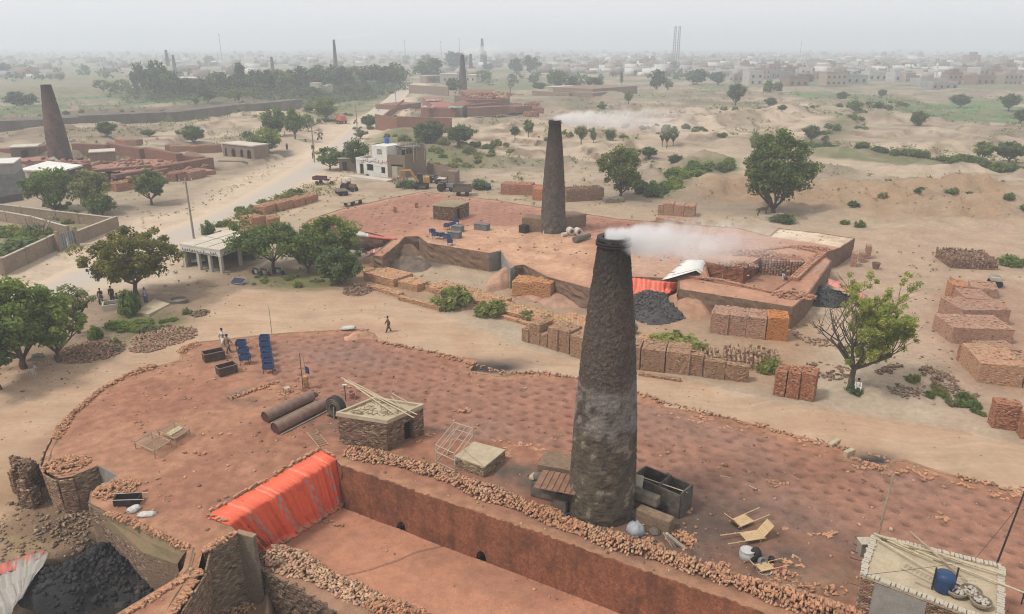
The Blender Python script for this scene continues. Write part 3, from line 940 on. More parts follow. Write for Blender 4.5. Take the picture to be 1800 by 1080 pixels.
wall_strip('coal_side_wall',seg(ridx(140,1150),ridx(330,966)),-3.0,KZ,WALL_OLD,kiln,o0,step=0.3,inside=-1,jit=0.05,lean=0.25)
wall_strip('notch_wall',seg(ridx(330,966),ridx(158,872)),-2.6,KZ,WALL_OLD,kiln,o0,step=0.3,inside=-1,jit=0.04)
wall_strip('wicket_wall',[near_ring[ridx(158,872)],near_ring[ridx(205,838)],near_ring[ridx(172,820)]],-1.2,KZ,GREY_PLASTER,kiln,o0,step=0.3,inside=-1,jit=0.01)
wall_strip('wicket_side_wall',[near_ring[ridx(172,820)],near_ring[0]],-1.2,KZ,WALL_OLD,kiln,o0,step=0.3,inside=-1,jit=0.02)
wall_strip('outer_wall',[near_ring[0]]+seg(1,ridx(2300,990)),-1.2,KZ,WALL_OLD,kiln,o0,step=0.4,inside=-1,jit=0.04,cap=0.35,lean=0.25)
lt=[P(a,b,KZ)for a,b in((158,888),(190,903),(260,932),(330,966))]
lb=[P(a,b,1.05)for a,b in((163,908),(196,932),(252,972),(312,992))]
mb=MB()
for i in range(len(lt)):
 for q in(lt[i],lt[i].lerp(lb[i],.5)+Vector((0,0,.05)),lb[i],Vector((lb[i].x,lb[i].y,-3.0))):
  mb.v.append(tuple(q-o0))
for i in range(len(lt)-1):
 for k_ in range(3):
  a=i*4+k_
  mb.mi=1 if k_==2 else 0
  mb.face((a,a+1,a+5,a+4))
mb.build('coal_pit_ledge',[MOSS_LEDGE,WALL_OLD],kiln)
tfl=PX([(606,884),(727,931),(813,960),(933,1006),(1067,1060),(1133,1084),(1300,1150),(1500,1228),(1500,1420),(900,1172),(700,1082),(600,1032),(520,990),(470,966),(455,985)],TF)
tfl=[P(400,922,KZ)]+tfl[0:0]+[Vector((p.x,p.y,TF))for p in tfl]
tfl=[Vector((p.x,p.y,TF))for p in[P(588,807,KZ),P(600,820,KZ),P(910,927,KZ),P(1500,1135,KZ)]]+PX([(1500,1420),(900,1172),(700,1082),(600,1032),(520,990),(462,968)],TF)+[Vector((P(408,926,KZ).x,P(408,926,KZ).y,TF))]
crack=PX([(560,1030),(600,1013),(655,1000),(700,985),(727,973),(787,957)],TF)
def tf_h(X,Y,d):
 return fbm(X,Y,3,4)*0.06+fbm(X,Y,0.6,2)*0.015-0.04*np.exp(-(line_d(X,Y,crack)/0.07)**2)
def tf_c(X,Y,d):
 n1,n2=fbm(X,Y,4,4),fbm(X+50,Y,1.1,4)
 c=np.tile(np.array([[0.38,0.18,0.11]]),(len(X),1))
 c=c+(np.array([[0.28,0.135,0.088]])-c)*(sstep(0.0,0.5,n1+0.4*n2)*0.7)[:,None]
 k_=np.exp(-(line_d(X,Y,crack+0*n1[0]if False else crack)/0.055)**2)
 c=c+(np.array([[0.06,0.035,0.03]])-c)*(0.75*k_)[:,None]
 return c
snapped_top('trench_floor',[tfl],TF,0.11,tf_h,tf_c,DUST,kiln,o0)
BZ=-0.55
bank=PX([(458,972),(500,985),(560,1010),(640,1052),(720,1092),(900,1180),(1100,1280),(900,1290),(700,1160),(590,1078),(520,1038),(454,1000)],BZ)
def bk_h(X,Y,d):return fbm(X,Y,1.5,3)*0.10+0.12*sstep(0,1.5,d)
def bk_c(X,Y,d):
 n2=fbm(X,Y,1.0,4)
 c=np.tile(np.array([[0.27,0.155,0.10]]),(len(X),1))
 return c*(1+0.25*n2[:,None])
snapped_top('inner_bank',[bank],BZ,0.2,bk_h,bk_c,DUST,kiln,o0)
LAYERS=brick_mat('layered_brickwork',(0.23,0.15,0.10),(0.15,0.10,0.07),(0.07,0.05,0.04),bw=0.26,bh=0.16,mort=0.03,stain=(0.28,0.20,0.14),stain_amt=0.35,bump=1.0,vary=0.4)
wall_strip('inner_bank_wall',[bank[0],bank[-1]]+bank[-2:5:-1],-3.2,BZ,LAYERS,kiln,o0,step=0.22,rows=14,jit=0.06,cap=0.4,inside=1,top_jit=0.05)
wall_strip('inner_bank_edge',bank[0:7],TF-0.3,BZ,LAYERS,kiln,o0,step=0.3,rows=3,jit=0.03,cap=0.3,inside=-1)
# rubble ridges of loose bricks
def ridge(pts,width,h,n,base_z,lay=0.6,ang=None):
 0
 ps=resample(pts,0.1)
 cen,rot=[],[]
 for _ in range(n):
  i=rng.integers(0,len(ps)-1)
  p=ps[i];d=(ps[min(i+3,len(ps)-1)]-ps[max(i-3,0)]).normalized()
  nn=Vector((-d.y,d.x,0))
  wloc=width*(0.8+0.35*math.sin(i*0.11)*math.sin(i*0.037+1))
  t=rng.uniform(-1,1)
  q=p+nn*(t*wloc*0.5+rng.normal()*0.04)
  z=base_z+0.05+h*(1-abs(t)**2.2)*rng.uniform(0.45,1.0)
  a=math.atan2(d.y,d.x)
  cen.append((q.x,q.y,z))
  if rng.random()<lay:
   rot.append((rng.normal(0,0.16)+(PI/2 if rng.random()<.5 else 0),rng.normal(0,0.18),a+PI/2+rng.normal(0,0.2)))
  else:
   rot.append((rng.normal(0,0.5),rng.normal(0,0.5),rng.random()*2*PI))
 return np.array(cen),np.array(rot)
r1=PX([(612,796),(690,812),(767,832),(830,858),(900,885),(965,912),(1033,939)],KZ)
c_,r_=ridge(r1,1.25,0.42,1500,KZ)
brick_pile('brick_ridge','long low ridge of loose orange bricks between the square hut and the tall chimney','brick pile',c_,r_,order=np.argsort(np.hypot(c_[:,0],c_[:,1])-0.5*c_[:,2]*8))
r2=PX([(1033,939),(1120,968),(1200,993),(1300,1030),(1400,1060),(1500,1088),(1600,1118)],KZ)
c_,r_=ridge(r2,1.15,0.50,1500,KZ,0.75)
brick_pile('brick_ridge','thick ridge of stacked orange bricks below the chimney running out at the bottom edge','brick pile',c_,r_,order=np.argsort(np.hypot(c_[:,0],c_[:,1])-0.5*c_[:,2]*8))
r3=PX([(478,974),(540,1002),(600,1035),(660,1062),(730,1098)],BZ)
c_,r_=ridge(r3,1.7,0.45,1250,BZ,0.25)
brick_pile('brick_ridge','wide spill of tumbled pale bricks in the lower left corner of the trench','brick pile',c_,r_,base=(0.46,0.29,0.185),order=np.argsort(np.hypot(c_[:,0],c_[:,1])))
r4=PX([(470,1020),(530,1050),(590,1082)],BZ-0.6)
for(px,py,rx,ry,h,n,lab)in((116,818,1.35,1.0,0.28,170,'heap of small orange bricks on the rounded left corner of the kiln'),(205,862,1.25,1.0,0.30,190,'heap of small orange bricks beside the black handcart')):
 p=P(px,py,KZ)
 a,b=heap_points(n,rx,ry,h,0.3)
 brick_pile('brick_heap',lab,'brick heap',a+np.array(p)+np.array([0,0,.03]),b)
 # chimneys
CHIM_MAT=attr_mat('sooty_brick',scale=13.0,rough=0.95,lo=0.5,hi=1.5,bump=0.4,dist=0.02,world=False,fine=30.0)
IRON=mat('black_iron',(0.02,0.02,0.02),(0.035,0.028,0.024),4,0.65,0.2,0.01)
def chimney(label,base,ztop,rb,rt,ncol,course,kind,group=None,rim=True,bulge=0.08):
 t=thing('kiln_chimney',label,'chimney',base,0,group)
 H=ztop-base[2]
 n=int(H/course)
 r=np.random.default_rng(int(abs(base[0])*10)+5)
 ths=np.arange(ncol)/ncol*2*PI
 rows=[]
 cols=[]
 zs=np.linspace(-0.3,H,n+1)
 for i,z in enumerate(zs):
  f=max(z,0)/H
  rad=rb+(rt-rb)*f+bulge*rb*math.sin(PI*f)
  if z<0.8:rad*=1+0.03*(0.8-z)
  jit=r.random(ncol)
  sh=i%2
  bi=(np.arange(ncol)+sh)//2
  jit=r.random(ncol//2+2)[bi%(ncol//2+1)]
  rr=rad+(jit-0.5)*0.075+0.012*fbm(np.cos(ths)*3+7,np.sin(ths)*3+z*.6,1.2,3)
  x,y=rr*np.cos(ths),rr*np.sin(ths)
  rows.append(np.stack([x,y,np.full(ncol,z)],1))
  n1=fbm(np.cos(ths)*2*rad+3,np.sin(ths)*2*rad*0+z*1.0+ths*1.1,1.5,4)
  n2=fbm(ths*rad*2+20,np.full(ncol,z)*1.7,0.7,3)
  bc=0.7+0.6*r.random(ncol)
  c=np.tile(np.array([[0.068,0.052,0.043]]),(ncol,1))*bc[:,None]
  pale=r.random(ncol)<0.10
  c[pale]=c[pale]*0.6+np.array([0.075,0.058,0.04])
  if kind=='main':
   pl=sstep(0.30,0.36,f+0.05*n1)*(1-sstep(0.50,0.55,f+0.05*n1+0.02*n2))
   pl=pl*sstep(-0.35,0.25,n2+0.25+.5*n1)
   c=c+(np.array([[0.27,0.245,0.22]])*(0.8+0.5*n2[:,None])-c)*(pl*0.46)[:,None]
   low=(1-sstep(0.30,0.36,f+0.05*n1))
   c=c+(np.array([[0.10,0.08,0.055]])*(0.9+0.7*n2[:,None])-c)*(low*0.75)[:,None]
   sp_=(n2>0.38)&(low>0.3)
   c[sp_]=c[sp_]*0.5+np.array([0.12,0.105,0.08])
   soot=sstep(0.72,1.0,f+0.08*n1)
  elif kind=='grey':
   c=c*0.75+np.array([0.05,0.045,0.04])*(1+n2[:,None])*(1-f)
   soot=sstep(0.75,1.0,f+0.08*n1)
  else:
   red=sstep(-0.1,0.3,n1)
   c=c+(np.array([[0.17,0.085,0.055]])-c)*(red*0.6)[:,None]
   soot=sstep(0.7,1.0,f+0.1*n1)*0.8
  c=c+(np.array([[0.022,0.02,0.018]])-c)*(soot*0.8)[:,None]
  cols.append(c)
 V=np.concatenate(rows);VC=np.concatenate(cols)
 i_,j_=np.meshgrid(np.arange(n),np.arange(ncol),indexing='ij')
 a=(i_*ncol+j_).ravel();b=(i_*ncol+(j_+1)%ncol).ravel()
 Q=np.stack([a,b,b+ncol,a+ncol],1)
 link('shaft',np_mesh('shaft',V,Q,CHIM_MAT,vcol=np.clip(VC,0.01,0.6)),t)
 if rim:
  rk=rt*1.10
  MB().lathe([(rk*0.70,-0.9),(rk*0.72,0.02),(rk*1.04,0.03),(rk*1.05,-0.10),(rk*0.98,-0.12)],28,(0,0,H),cap=False).build('rim',IRON,t)
  for dz in(-0.22,-0.34):
   MB().lathe([(rk*0.99,dz-0.05),(rk*1.11,dz-0.04),(rk*1.11,dz+0.03),(rk*0.99,dz+0.04)],28,(0,0,H),cap=False).build('iron_band',IRON,t)
 else:
  MB().lathe([(rt*0.65,-0.8),(rt*0.66,0.0),(rt*1.0,0.01)],20,(0,0,H),cap=False).build('rim',IRON,t)
 return t
chimney('tall tapering sooty brick chimney standing in the foreground kiln beside the trench ridge',chim_p,17.3,1.80,0.72,112,0.075,'main',bulge=.13)
c2=P(972,407,K2Z)
chimney('grey mottled brick chimney on the second kiln, smoke trailing over the fields',c2,16.9,1.72,0.72,96,0.11,'grey')
c3=P(107,281,0.8)
chimney('reddish old chimney of the far left kiln, broken at the top',c3,17.6,2.5,1.05,64,0.16,'red',rim=False)
c4=P(814,166,0.0)
chimney('dark slim chimney of the kiln beside the compound wall and main road',c4,21.0,2.6,0.9,40,0.3,'grey',rim=False)
FARCH=[(828,132,95,'faint hazy chimney just beyond the dark slim one'),(592,141,70,'lone chimney rising from the dark wood, thin smoke drifting off'),(481,139,100,'short chimney above the wood between the tree clumps'),(309,135,97,'squat chimney behind the two tallest trees'),(297,128,88,'pale hazy chimney behind the two tallest trees'),(848,117,68,'white-banded chimney standing in the haze'),(853,122,90,'small faint chimney beside the white-banded one')]
for(px,yb,yt,lab)in FARCH:
 b=P(px,yb,0)
 u=(540-yt)/F
 zt=CAM_Z+b.y*(-sp+u*cp)/(cp+u*sp)
 k_=mpp(b)
 chimney(lab,b,zt,4.2*k_ if yt<80 else 3.6*k_,1.9*k_,20,1.0,'grey',rim=False)
 # smoke
def smoke(name_label,p,L,r0,r1,dens,az,rise,seed,thin=1.0):
 0
 t=NT('smoke_'+str(seed))
 t.n.clear()
 out=t.new('ShaderNodeOutputMaterial')
 v=t.new('ShaderNodeVolumePrincipled')
 v.inputs['Color'].default_value=(0.985,0.985,0.985,1)
 v.inputs['Anisotropy'].default_value=0.1
 tc=t.coord('Object')
 s=t.new('ShaderNodeSeparateXYZ');t.link(tc,s.inputs[0])
 f=t.math('DIVIDE',s.outputs[0],L)
 zc=t.math('SUBTRACT',s.outputs[2],t.math('MULTIPLY',t.math('POWER',t.math('MAXIMUM',f,0.0),0.8),rise))
 rr=t.math('SQRT',t.math('ADD',t.math('POWER',s.outputs[1],2.0),t.math('POWER',zc,2.0)))
 loc=t.math('ADD',r0,t.math('MULTIPLY',t.math('POWER',t.math('MAXIMUM',f,0.0),0.7),r1-r0))
 q=t.math('DIVIDE',rr,loc)
 n=t.noise(tc,1.9/r1,7,0.66)
 core=t.math('SUBTRACT',1.0,q)
 core=t.math('ADD',core,t.math('MULTIPLY',t.math('SUBTRACT',n,0.55),t.math('ADD',1.0,t.math('MULTIPLY',f,2.4))))
 core=t.math('MULTIPLY',core,3.0,True)
 fade=t.math('POWER',t.math('SUBTRACT',1.0,f,True),1.6*thin)
 start=t.ramp(f,[(0.0,0.0),(0.02,1.0)])
 d=t.math('MULTIPLY',t.math('MULTIPLY',core,fade),t.math('MULTIPLY',start,dens))
 edge=t.ramp(q,[(0.8,1.0),(1.0,0.0)])
 lim=t.math('SUBTRACT',1.75,q,True)
 d=t.math('MULTIPLY',d,lim)
 t.link(d,v.inputs['Density'])
 t.link(v.outputs[0],out.inputs['Volume'])
 mb=MB()
 N=10
 pts=[(L*i/N,0,rise*max(i/N,0)**0.8)for i in range(N+1)]
 rad_=[1.8*(r0+(r1-r0)*(i/N)**0.7)for i in range(N+1)]
 mb.tube(pts,rad_,16)
 o=mb.build('smoke',t.m)
 o.location=p;o.rotation_euler=(0,0,az)
 o['kind']='stuff'
 return o
smoke('main',chim_p+Vector((-0.50,-0.1,17.3-KZ-0.12)),10.5,0.60,1.7,3.2,R(-4),-0.1,1,1.9)
smoke('second',Vector((c2.x-0.3,c2.y,17.0)),24.0,0.6,2.8,1.5,R(8),-0.4,2,1.8)
f4=P(592,141,0)
smoke('far',Vector((f4.x,f4.y,31)),40,1.0,4,0.25,R(5),3.0,3)
smoke('far',P(822,132,0)+Vector((-3,0,19.5)),40,2.0,7,0.3,R(5),4.0,4)
q=P(1225,445,K2Z);smoke('drift',Vector((q.x,q.y,K2Z+1.2)),15.0,1.0,2.6,.16,R(-6),.8,5,1.0)
# plants
def leaf_material():
 t=NT('leaf')
 a=t.attr('Col').outputs['Color']
 oi=t.new('ShaderNodeObjectInfo').outputs['Random']
 col=t.mix(1.0,a,t.ramp(oi,[(0,(1.08,1.08,1.05)),(0.5,(1.25,1.22,1.1)),(1,(1.5,1.36,1.1))]),'MULTIPLY')
 t.done(col,0.6,None,0,0.2)
 tr=t.new('ShaderNodeBsdfTranslucent')
 t.link(t.mix(1.0,col,(1.5,1.55,0.8),'MULTIPLY'),tr.inputs[0])
 mx=t.new('ShaderNodeMixShader');mx.inputs[0].default_value=0.42
 t.link(t.b.outputs[0],mx.inputs[1]);t.link(tr.outputs[0],mx.inputs[2])
 t.link(mx.outputs[0],t.out.inputs[0])
 return t.m
LEAF=leaf_material()
BARK=mat('bark',(0.075,0.057,0.042),(0.12,0.095,0.07),3,0.95,0.8,0.05,fine=9)
DRY=mat('dry_wood',(0.27,0.225,0.17),(0.19,0.155,0.115),3,0.95,0.6,0.04,fine=12)
def leaves(cl,rad,n,leaf,cols,r,flat=0.75,droop=0.0):
 0
 k=len(cl)
 ci=np.repeat(np.arange(k),n);N=len(ci)
 d=r.standard_normal((N,3));d/=np.linalg.norm(d,axis=1)[:,None]+1e-9
 rr=r.random(N)**0.45
 pos=cl[ci]+d*(rr*rad[ci])[:,None]*np.array([1,1,flat])
 pos[:,2]-=droop*r.random(N)*rad[ci]
 nrm=d*0.6+r.standard_normal((N,3))*0.55+np.array([0,0,0.55])
 nrm/=np.linalg.norm(nrm,axis=1)[:,None]
 t1=np.cross(nrm,r.standard_normal((N,3)));t1/=np.linalg.norm(t1,axis=1)[:,None]+1e-9
 t2=np.cross(nrm,t1)
 s=leaf*(0.6+0.8*r.random(N))
 a=t1*(s*0.62)[:,None];b=t2*(s*0.38)[:,None]
 V=np.stack([pos-a,pos+b*0.9-a*.1,pos+a,pos-b-a*.1],1).reshape(-1,3)
 Q=np.arange(N*4).reshape(-1,4)
 tint=r.random(k)[ci]
 c0,c1=np.array(cols[0]),np.array(cols[1])
 C_=c0[None]+(c1-c0)[None]*np.clip(0.65*tint+0.5*r.random(N)-0.05,0,1)[:,None]
 C_*=(0.8+0.4*r.random(N))[:,None]
 return V,Q,C_
def tree_meshes(seed,H,W,base=0.3,limbs=6,clumps=40,per=70,leaf=0.3,cols=((0.05,0.07,0.025),(0.11,0.13,0.045)),shape='round',trunk=0.03,flat=0.75,lean=0.0,clump_r=0.17,bare=None,depth=2,nbranch=3,wmul=1.0):
 r=np.random.default_rng(seed)
 rn=random.Random(seed)
 mb=MB()
 tr=H*trunk
 top=Vector((lean*H,0,H*base))
 tips=[]
 def branch(p,d,L,rd,lev):
  n=3
  pts=[p];q=p.copy();dd=d.copy()
  for i in range(n):
   dd=(dd+Vector((rn.gauss(0,.16),rn.gauss(0,.16),0.10 if lev else 0.03))).normalized()
   q=q+dd*(L/n)
   pts.append(q.copy())
  mb.tube(pts,[rd,rd*.82,rd*.66,rd*.5],6 if lev<2 else 4,cap=False)
  if lev>=depth:
   tips.append(pts[-1]);tips.append(pts[-2]);return
  tips.append(pts[-1])
  for k_ in range(nbranch):
   a=rn.uniform(0,2*PI)
   side=Vector((math.cos(a),math.sin(a),rn.uniform(-0.05,.5)))
   nd=(dd*0.7+side*0.75).normalized()
   branch(pts[rn.choice((2,3))],nd,L*rn.uniform(.5,.75),rd*.5,lev+1)
 mb.tube([(0,0,-0.3),(lean*H*.3,0.02*H,H*base*.5),tuple(top)],[tr*1.35,tr,tr*.85],8,cap=False)
 for k_ in range(limbs):
  a=2*PI*(k_+rn.uniform(-.3,.3))/limbs
  up=rn.uniform(0.55,1.4)
  d=Vector((math.cos(a),math.sin(a),up)).normalized()
  L=(H*(1-base))*(0.62 if bare else.5)*rn.uniform(.8,1.15)if shape!='umbrella' else W*0.34
  branch(top-Vector((0,0,rn.uniform(0,.12)*H*base)),d,L,tr*.55,1)
 trunk_me=mb.mesh('trunk',DRY if bare=='all' else BARK,True)
 if bare=='all':
  return trunk_me,None
 cz=H*(base*0.75+1)/2+0.03*H;hz_=H-cz
 cl,rd=[],[]
 guard=0
 while len(cl)<clumps and guard<9000:
  guard+=1
  v=r.standard_normal(3);v/=np.linalg.norm(v)
  q=v*(0.45+0.5*r.random()**0.6)
  if shape=='umbrella':q[2]=abs(q[2])*0.9-0.25
  if shape=='cone':q[:2]*=(0.95-0.55*(q[2]+1)/2)
  lob=1+0.22*math.sin(3*math.atan2(v[1],v[0])+seed)+0.15*math.sin(5*math.atan2(v[1],v[0])+2.1*seed)
  p=np.array([lean*H+q[0]*W/2*0.86*lob,q[1]*W/2*0.86*lob,cz+q[2]*hz_*0.9])
  if bare is not None and not bare(p):continue
  cl.append(p);rd.append(H*clump_r*r.uniform(.55,1.2)*wmul)
 for tp in tips:
  if r.random()<0.5 and(bare is None or bare(np.array(tp))):
   cl.append(np.array(tp));rd.append(H*clump_r*r.uniform(.5,.9)*wmul)
 V,Q,C_=leaves(np.array(cl),np.array(rd),per,leaf,cols,r,flat)
 crown_me=np_mesh('crown',V,Q,LEAF,C_)
 return trunk_me,crown_me
G_OLIVE=((0.05,0.058,0.02),(0.15,0.145,0.05))
G_BRIGHT=((0.07,0.11,0.027),(0.23,0.28,0.08))
G_DARK=((0.035,0.06,0.025),(0.10,0.14,0.055))
G_MID=((0.05,0.08,0.027),(0.145,0.19,0.06))
G_DUSTY=((0.085,0.10,0.05),(0.19,0.20,0.10))
def place(name,label,p,meshes,H0,W0,h,w,rz=0.0,group=None,cat='tree'):
 t=thing(name,label,cat,(p.x,p.y,p.z),rz,group)
 t.scale=(w/W0,w/W0,h/H0)
 link('trunk',meshes[0],t)
 if meshes[1]is not None:
  link('crown',meshes[1],t)
 return t
def tree_at(px,py,hpx,wpx,label,meshes,H0,W0,group=None,name='tree',rz=None,cat='tree'):
 p=G(px,py)
 m=mpp(p)
 cosd=math.cos(math.atan2(CAM_Z-p.z,p.y))
 return place(name,label,p+Vector((0,wpx*m*0.12,-0.05)),meshes,H0,W0,hpx*m/max(cosd,.8),wpx*m,rng.random()*6 if rz is None else rz,group,cat)
PROTO={'round':(tree_meshes(21,6,5.5,.15,6,46,62,.34,G_MID),6,5.5),'round2':(tree_meshes(22,6,5.5,.12,6,44,62,.34,G_DARK),6,5.5),'olive':(tree_meshes(23,6,6,.14,6,48,62,.33,G_OLIVE),6,6),'bright':(tree_meshes(24,6,6,.12,6,46,62,.33,G_BRIGHT),6,6),'dusty':(tree_meshes(25,5,4.5,.16,5,34,46,.32,G_DUSTY,clump_r=.15),5,4.5),'tall':(tree_meshes(26,8,4,.22,6,46,50,.36,G_MID,clump_r=.11),8,4),'far1':(tree_meshes(31,9,9,.05,4,38,26,.85,G_DARK,depth=1),9,9),'far2':(tree_meshes(32,9,8,.04,4,36,26,.85,((0.03,0.05,0.03),(0.075,0.10,0.05)),depth=1),9,8),'far3':(tree_meshes(33,10,7,.04,4,34,26,.85,G_DARK,shape='cone',depth=1),10,7),'far4':(tree_meshes(34,8,9,.04,4,40,24,.8,G_MID,depth=1),8,9),}
def own(px,py,hpx,wpx,label,seed,rz=None,**kw):
 p=G(px,py);m=mpp(p)
 H=hpx*m/0.93;W=wpx*m
 me=tree_meshes(seed,H,W,**kw)
 return place('tree',label,p+Vector((0,0.5,-0.05)),me,H,W,H,W,rng.random()*6 if rz is None else rz)
own(238,524,118,182,'broad olive-green tree shading people and a water trough beside the paved road',41,base=.20,limbs=7,clumps=105,per=80,leaf=.30,cols=G_OLIVE,clump_r=.115,flat=.7)
own(38,652,168,150,'large bright green tree at the left edge above the tethered white calf',42,base=.12,limbs=7,clumps=100,per=84,leaf=.30,cols=G_BRIGHT,clump_r=.105)
own(100,640,120,84,'smaller leafy green tree leaning out beside the large tree at the left edge',43,base=.14,limbs=6,clumps=60,per=70,leaf=.28,cols=G_BRIGHT,clump_r=.11,lean=.05)
own(-8,690,150,110,'dense green tree cut off by the left edge of the scene',44,base=.2,limbs=6,clumps=70,per=70,leaf=.3,cols=G_MID,clump_r=.12)
own(134,590,92,52,'thin sparse young tree between the two leafy groups on the left',45,base=.3,limbs=6,clumps=34,per=34,leaf=.24,cols=G_DUSTY,clump_r=.09)
own(480,476,86,150,'flat-topped dark green tree behind the open garage with motorcycles beneath',46,base=.17,limbs=7,clumps=85,per=72,leaf=.30,cols=G_MID,shape='umbrella',clump_r=.17)
own(588,470,88,104,'tall middle tree of the dark green trio by the garage',47,base=.12,limbs=6,clumps=70,per=72,leaf=.30,cols=G_MID,clump_r=.13)
own(540,482,74,84,'rounded dark green tree squeezed between the flat-topped and the tall garage tree',55,base=.12,limbs=6,clumps=60,per=66,leaf=.3,cols=G_MID,clump_r=.15)
own(598,502,68,84,'low bushy dark tree in front of the garage trio beside the brick rubble',48,base=.05,limbs=6,clumps=70,per=72,leaf=.28,cols=G_DARK,clump_r=.16)
own(1360,376,142,132,'big dense dark tree alone on the bare earth with a horse in its shade',49,base=.05,limbs=8,clumps=120,per=95,leaf=.40,cols=((0.055,0.08,0.03),(0.14,0.175,0.06)),clump_r=.10)
own(1092,350,88,82,'dense round dark tree beside the grey second chimney',50,base=.10,limbs=7,clumps=80,per=75,leaf=.36,cols=((0.055,0.085,0.03),(0.16,0.18,0.06)),clump_r=.12)
own(95,372,76,92,'bushy green tree between the dark shed and the walled garden',51,base=.06,limbs=6,clumps=75,per=62,leaf=.36,cols=G_MID,clump_r=.14)
own(163,372,72,82,'feathery pale green tree at the corner of the walled garden',52,base=.12,limbs=6,clumps=60,per=60,leaf=.34,cols=G_DUSTY,clump_r=.13)
own(178,380,36,58,'low dark bush tree pressed against the garden wall corner',53,base=.04,limbs=5,clumps=44,per=60,leaf=.32,cols=G_DARK,clump_r=.2)
own(265,361,62,50,'slender small tree standing alone on the sand beside the paved road',54,base=.16,limbs=6,clumps=50,per=60,leaf=.34,cols=G_MID,clump_r=.12)
def half(p):return(p[0]-p[1]*.25)>-.35+.5*math.sin(p[2]*2.2)-.25*max(0,p[2]-5)and p[2]>1.7
p=G(1500,684);m_=mpp(p)
H_,W_=150*m_/.93,158*m_
me=tree_meshes(83,H_,W_*.92,base=.22,limbs=12,clumps=165,per=80,leaf=.125,cols=((0.10,0.14,0.04),(0.23,0.26,0.09)),clump_r=.062,bare=half,depth=4,nbranch=3,trunk=.032)
place('tree','half-bare spreading tree, bright leaves on one side only, by the track',p+Vector((0,.4,0)),me,H_,W_,H_,W_,0.0)
me=tree_meshes(78,3.4,3,base=.3,limbs=5,bare='all',depth=2,nbranch=2,trunk=.05)
pd=G(78,425)
place('dead_tree','pale leafless dead tree inside the walled garden',pd,me,3.4,3,52*mpp(pd)/.9,56*mpp(pd),1.0)
me=tree_meshes(79,9,9,base=.3,limbs=5,bare='all',depth=3,nbranch=2,trunk=.03)
pd=G(897,168)
place('dead_tree','bare leafless tree standing by the far brick works',pd,me,9,9,42*mpp(pd),40*mpp(pd),0.5)
MIDTREES=[(625,302,62,42,'round2','dark tree rising behind the left end of the white house'),(580,300,42,46,'round','small round roadside tree in front of the white house'),(648,226,26,26,'round2','small dark tree at the corner of the long brick compound wall'),(633,245,18,26,'dusty','low bush by the road embankment behind the white house'),(755,260,52,54,'round2','bushy tree before the brick compound wall, nearer the road'),(808,258,42,44,'round2','bushy tree before the brick compound wall, farther from the road'),(482,248,60,46,'round','tallest tree in the roadside cluster above the arched shed'),(518,245,56,38,'round','forked tree in the roadside cluster by the road'),(470,270,46,56,'bright','low yellowish tree beside the arched shed'),(436,250,20,22,'round','little round tree behind the arched shed'),(541,232,32,24,'round','thin tree at the right end of the roadside cluster'),(572,214,42,42,'round','loose roadside tree before the pale ruin'),(543,200,18,22,'round','small round tree on the pale field left of the road'),(187,243,32,30,'round2','leaning small tree behind the far left kiln'),(339,254,36,38,'round2','small tree with an open crown behind the brick stacks'),(261,241,14,24,'round2','round green bush on the pale field'),(905,243,22,18,'round','small tree beyond the compound wall, left of a pair'),(929,240,30,19,'round','small tree beyond the compound wall, right of a pair'),(1022,252,36,24,'dusty','thin tree under the drifting smoke'),(1043,252,28,14,'dusty','narrow tree under the drifting smoke'),(1073,254,32,20,'round','bushy small tree at the end of the smoke'),(1164,258,38,10,'tall','slim upright sapling, left of three'),(1172,261,44,13,'tall','slim upright sapling, middle of three'),(1183,258,38,13,'tall','slim upright sapling, right of three'),(1141,279,22,28,'round2','round bush tree beyond the dark tree'),(1102,285,26,34,'round','bush tree peeking over the dense round tree'),(1186,292,22,24,'round2','round bush on the green bank'),(1613,228,36,26,'round2','solitary upright tree before the green crop'),(1729,284,36,34,'round','open-crowned tree on the right, thin stem'),(1777,286,40,46,'round2','wider open-crowned tree at the right edge'),(1326,268,36,22,'dusty','pale tree just behind the big dense tree'),(1427,250,32,28,'round2','dark bush tree on the field path'),(1293,186,42,30,'round2','double dark tree on the quarry rim'),(1355,190,20,20,'round2','small dark tree right of the white smoke haze'),(1550,172,16,14,'round2','lone small tree in the crop field'),(1480,178,18,18,'round2','small tree at the near edge of the crop field'),(1690,190,26,30,'round2','grey-green tree at the village edge, wide'),(1775,195,32,30,'round2','grey-green tree at the village edge, tall'),(1545,195,18,14,'round2','little tree on the canal bank, left'),(1560,197,14,18,'round2','little tree on the canal bank, right'),(1505,192,16,26,'round','low tree before the canal bank'),(948,160,16,24,'round2','bush beside the long ruined wall'),(1105,182,22,18,'dusty','bushy tree past the long ruined wall'),(1058,198,20,16,'round','small tree on the spoil heap'),(345,185,14,10,'round2','small tree on the dark embankment, left'),(420,182,18,6,'tall','thin pole-like tree on the dark embankment'),(210,162,22,40,'far4','grey-green tree clump left of the two tallest trees'),(180,160,20,36,'far4','pale tree clump at the left end of the wood'),(105,142,12,18,'far4','small hazy tree on the far left plain'),(30,190,30,44,'far2','dusky tree at the left edge behind the green field'),(52,188,22,26,'far2','dusky smaller tree beside the one at the left edge'),(330,176,24,34,'far1','dark tree right below the hazy chimneys'),(1795,218,28,24,'round2','dark tree cut by the right edge beside the crops'),(1375,196,12,18,'round','bush on the right of the red spoil mounds'),]
for px,py,h,w,kd,lab in MIDTREES:
 me,H0,W0=PROTO[kd]
 tree_at(px,py,h,w,lab,me,H0,W0)
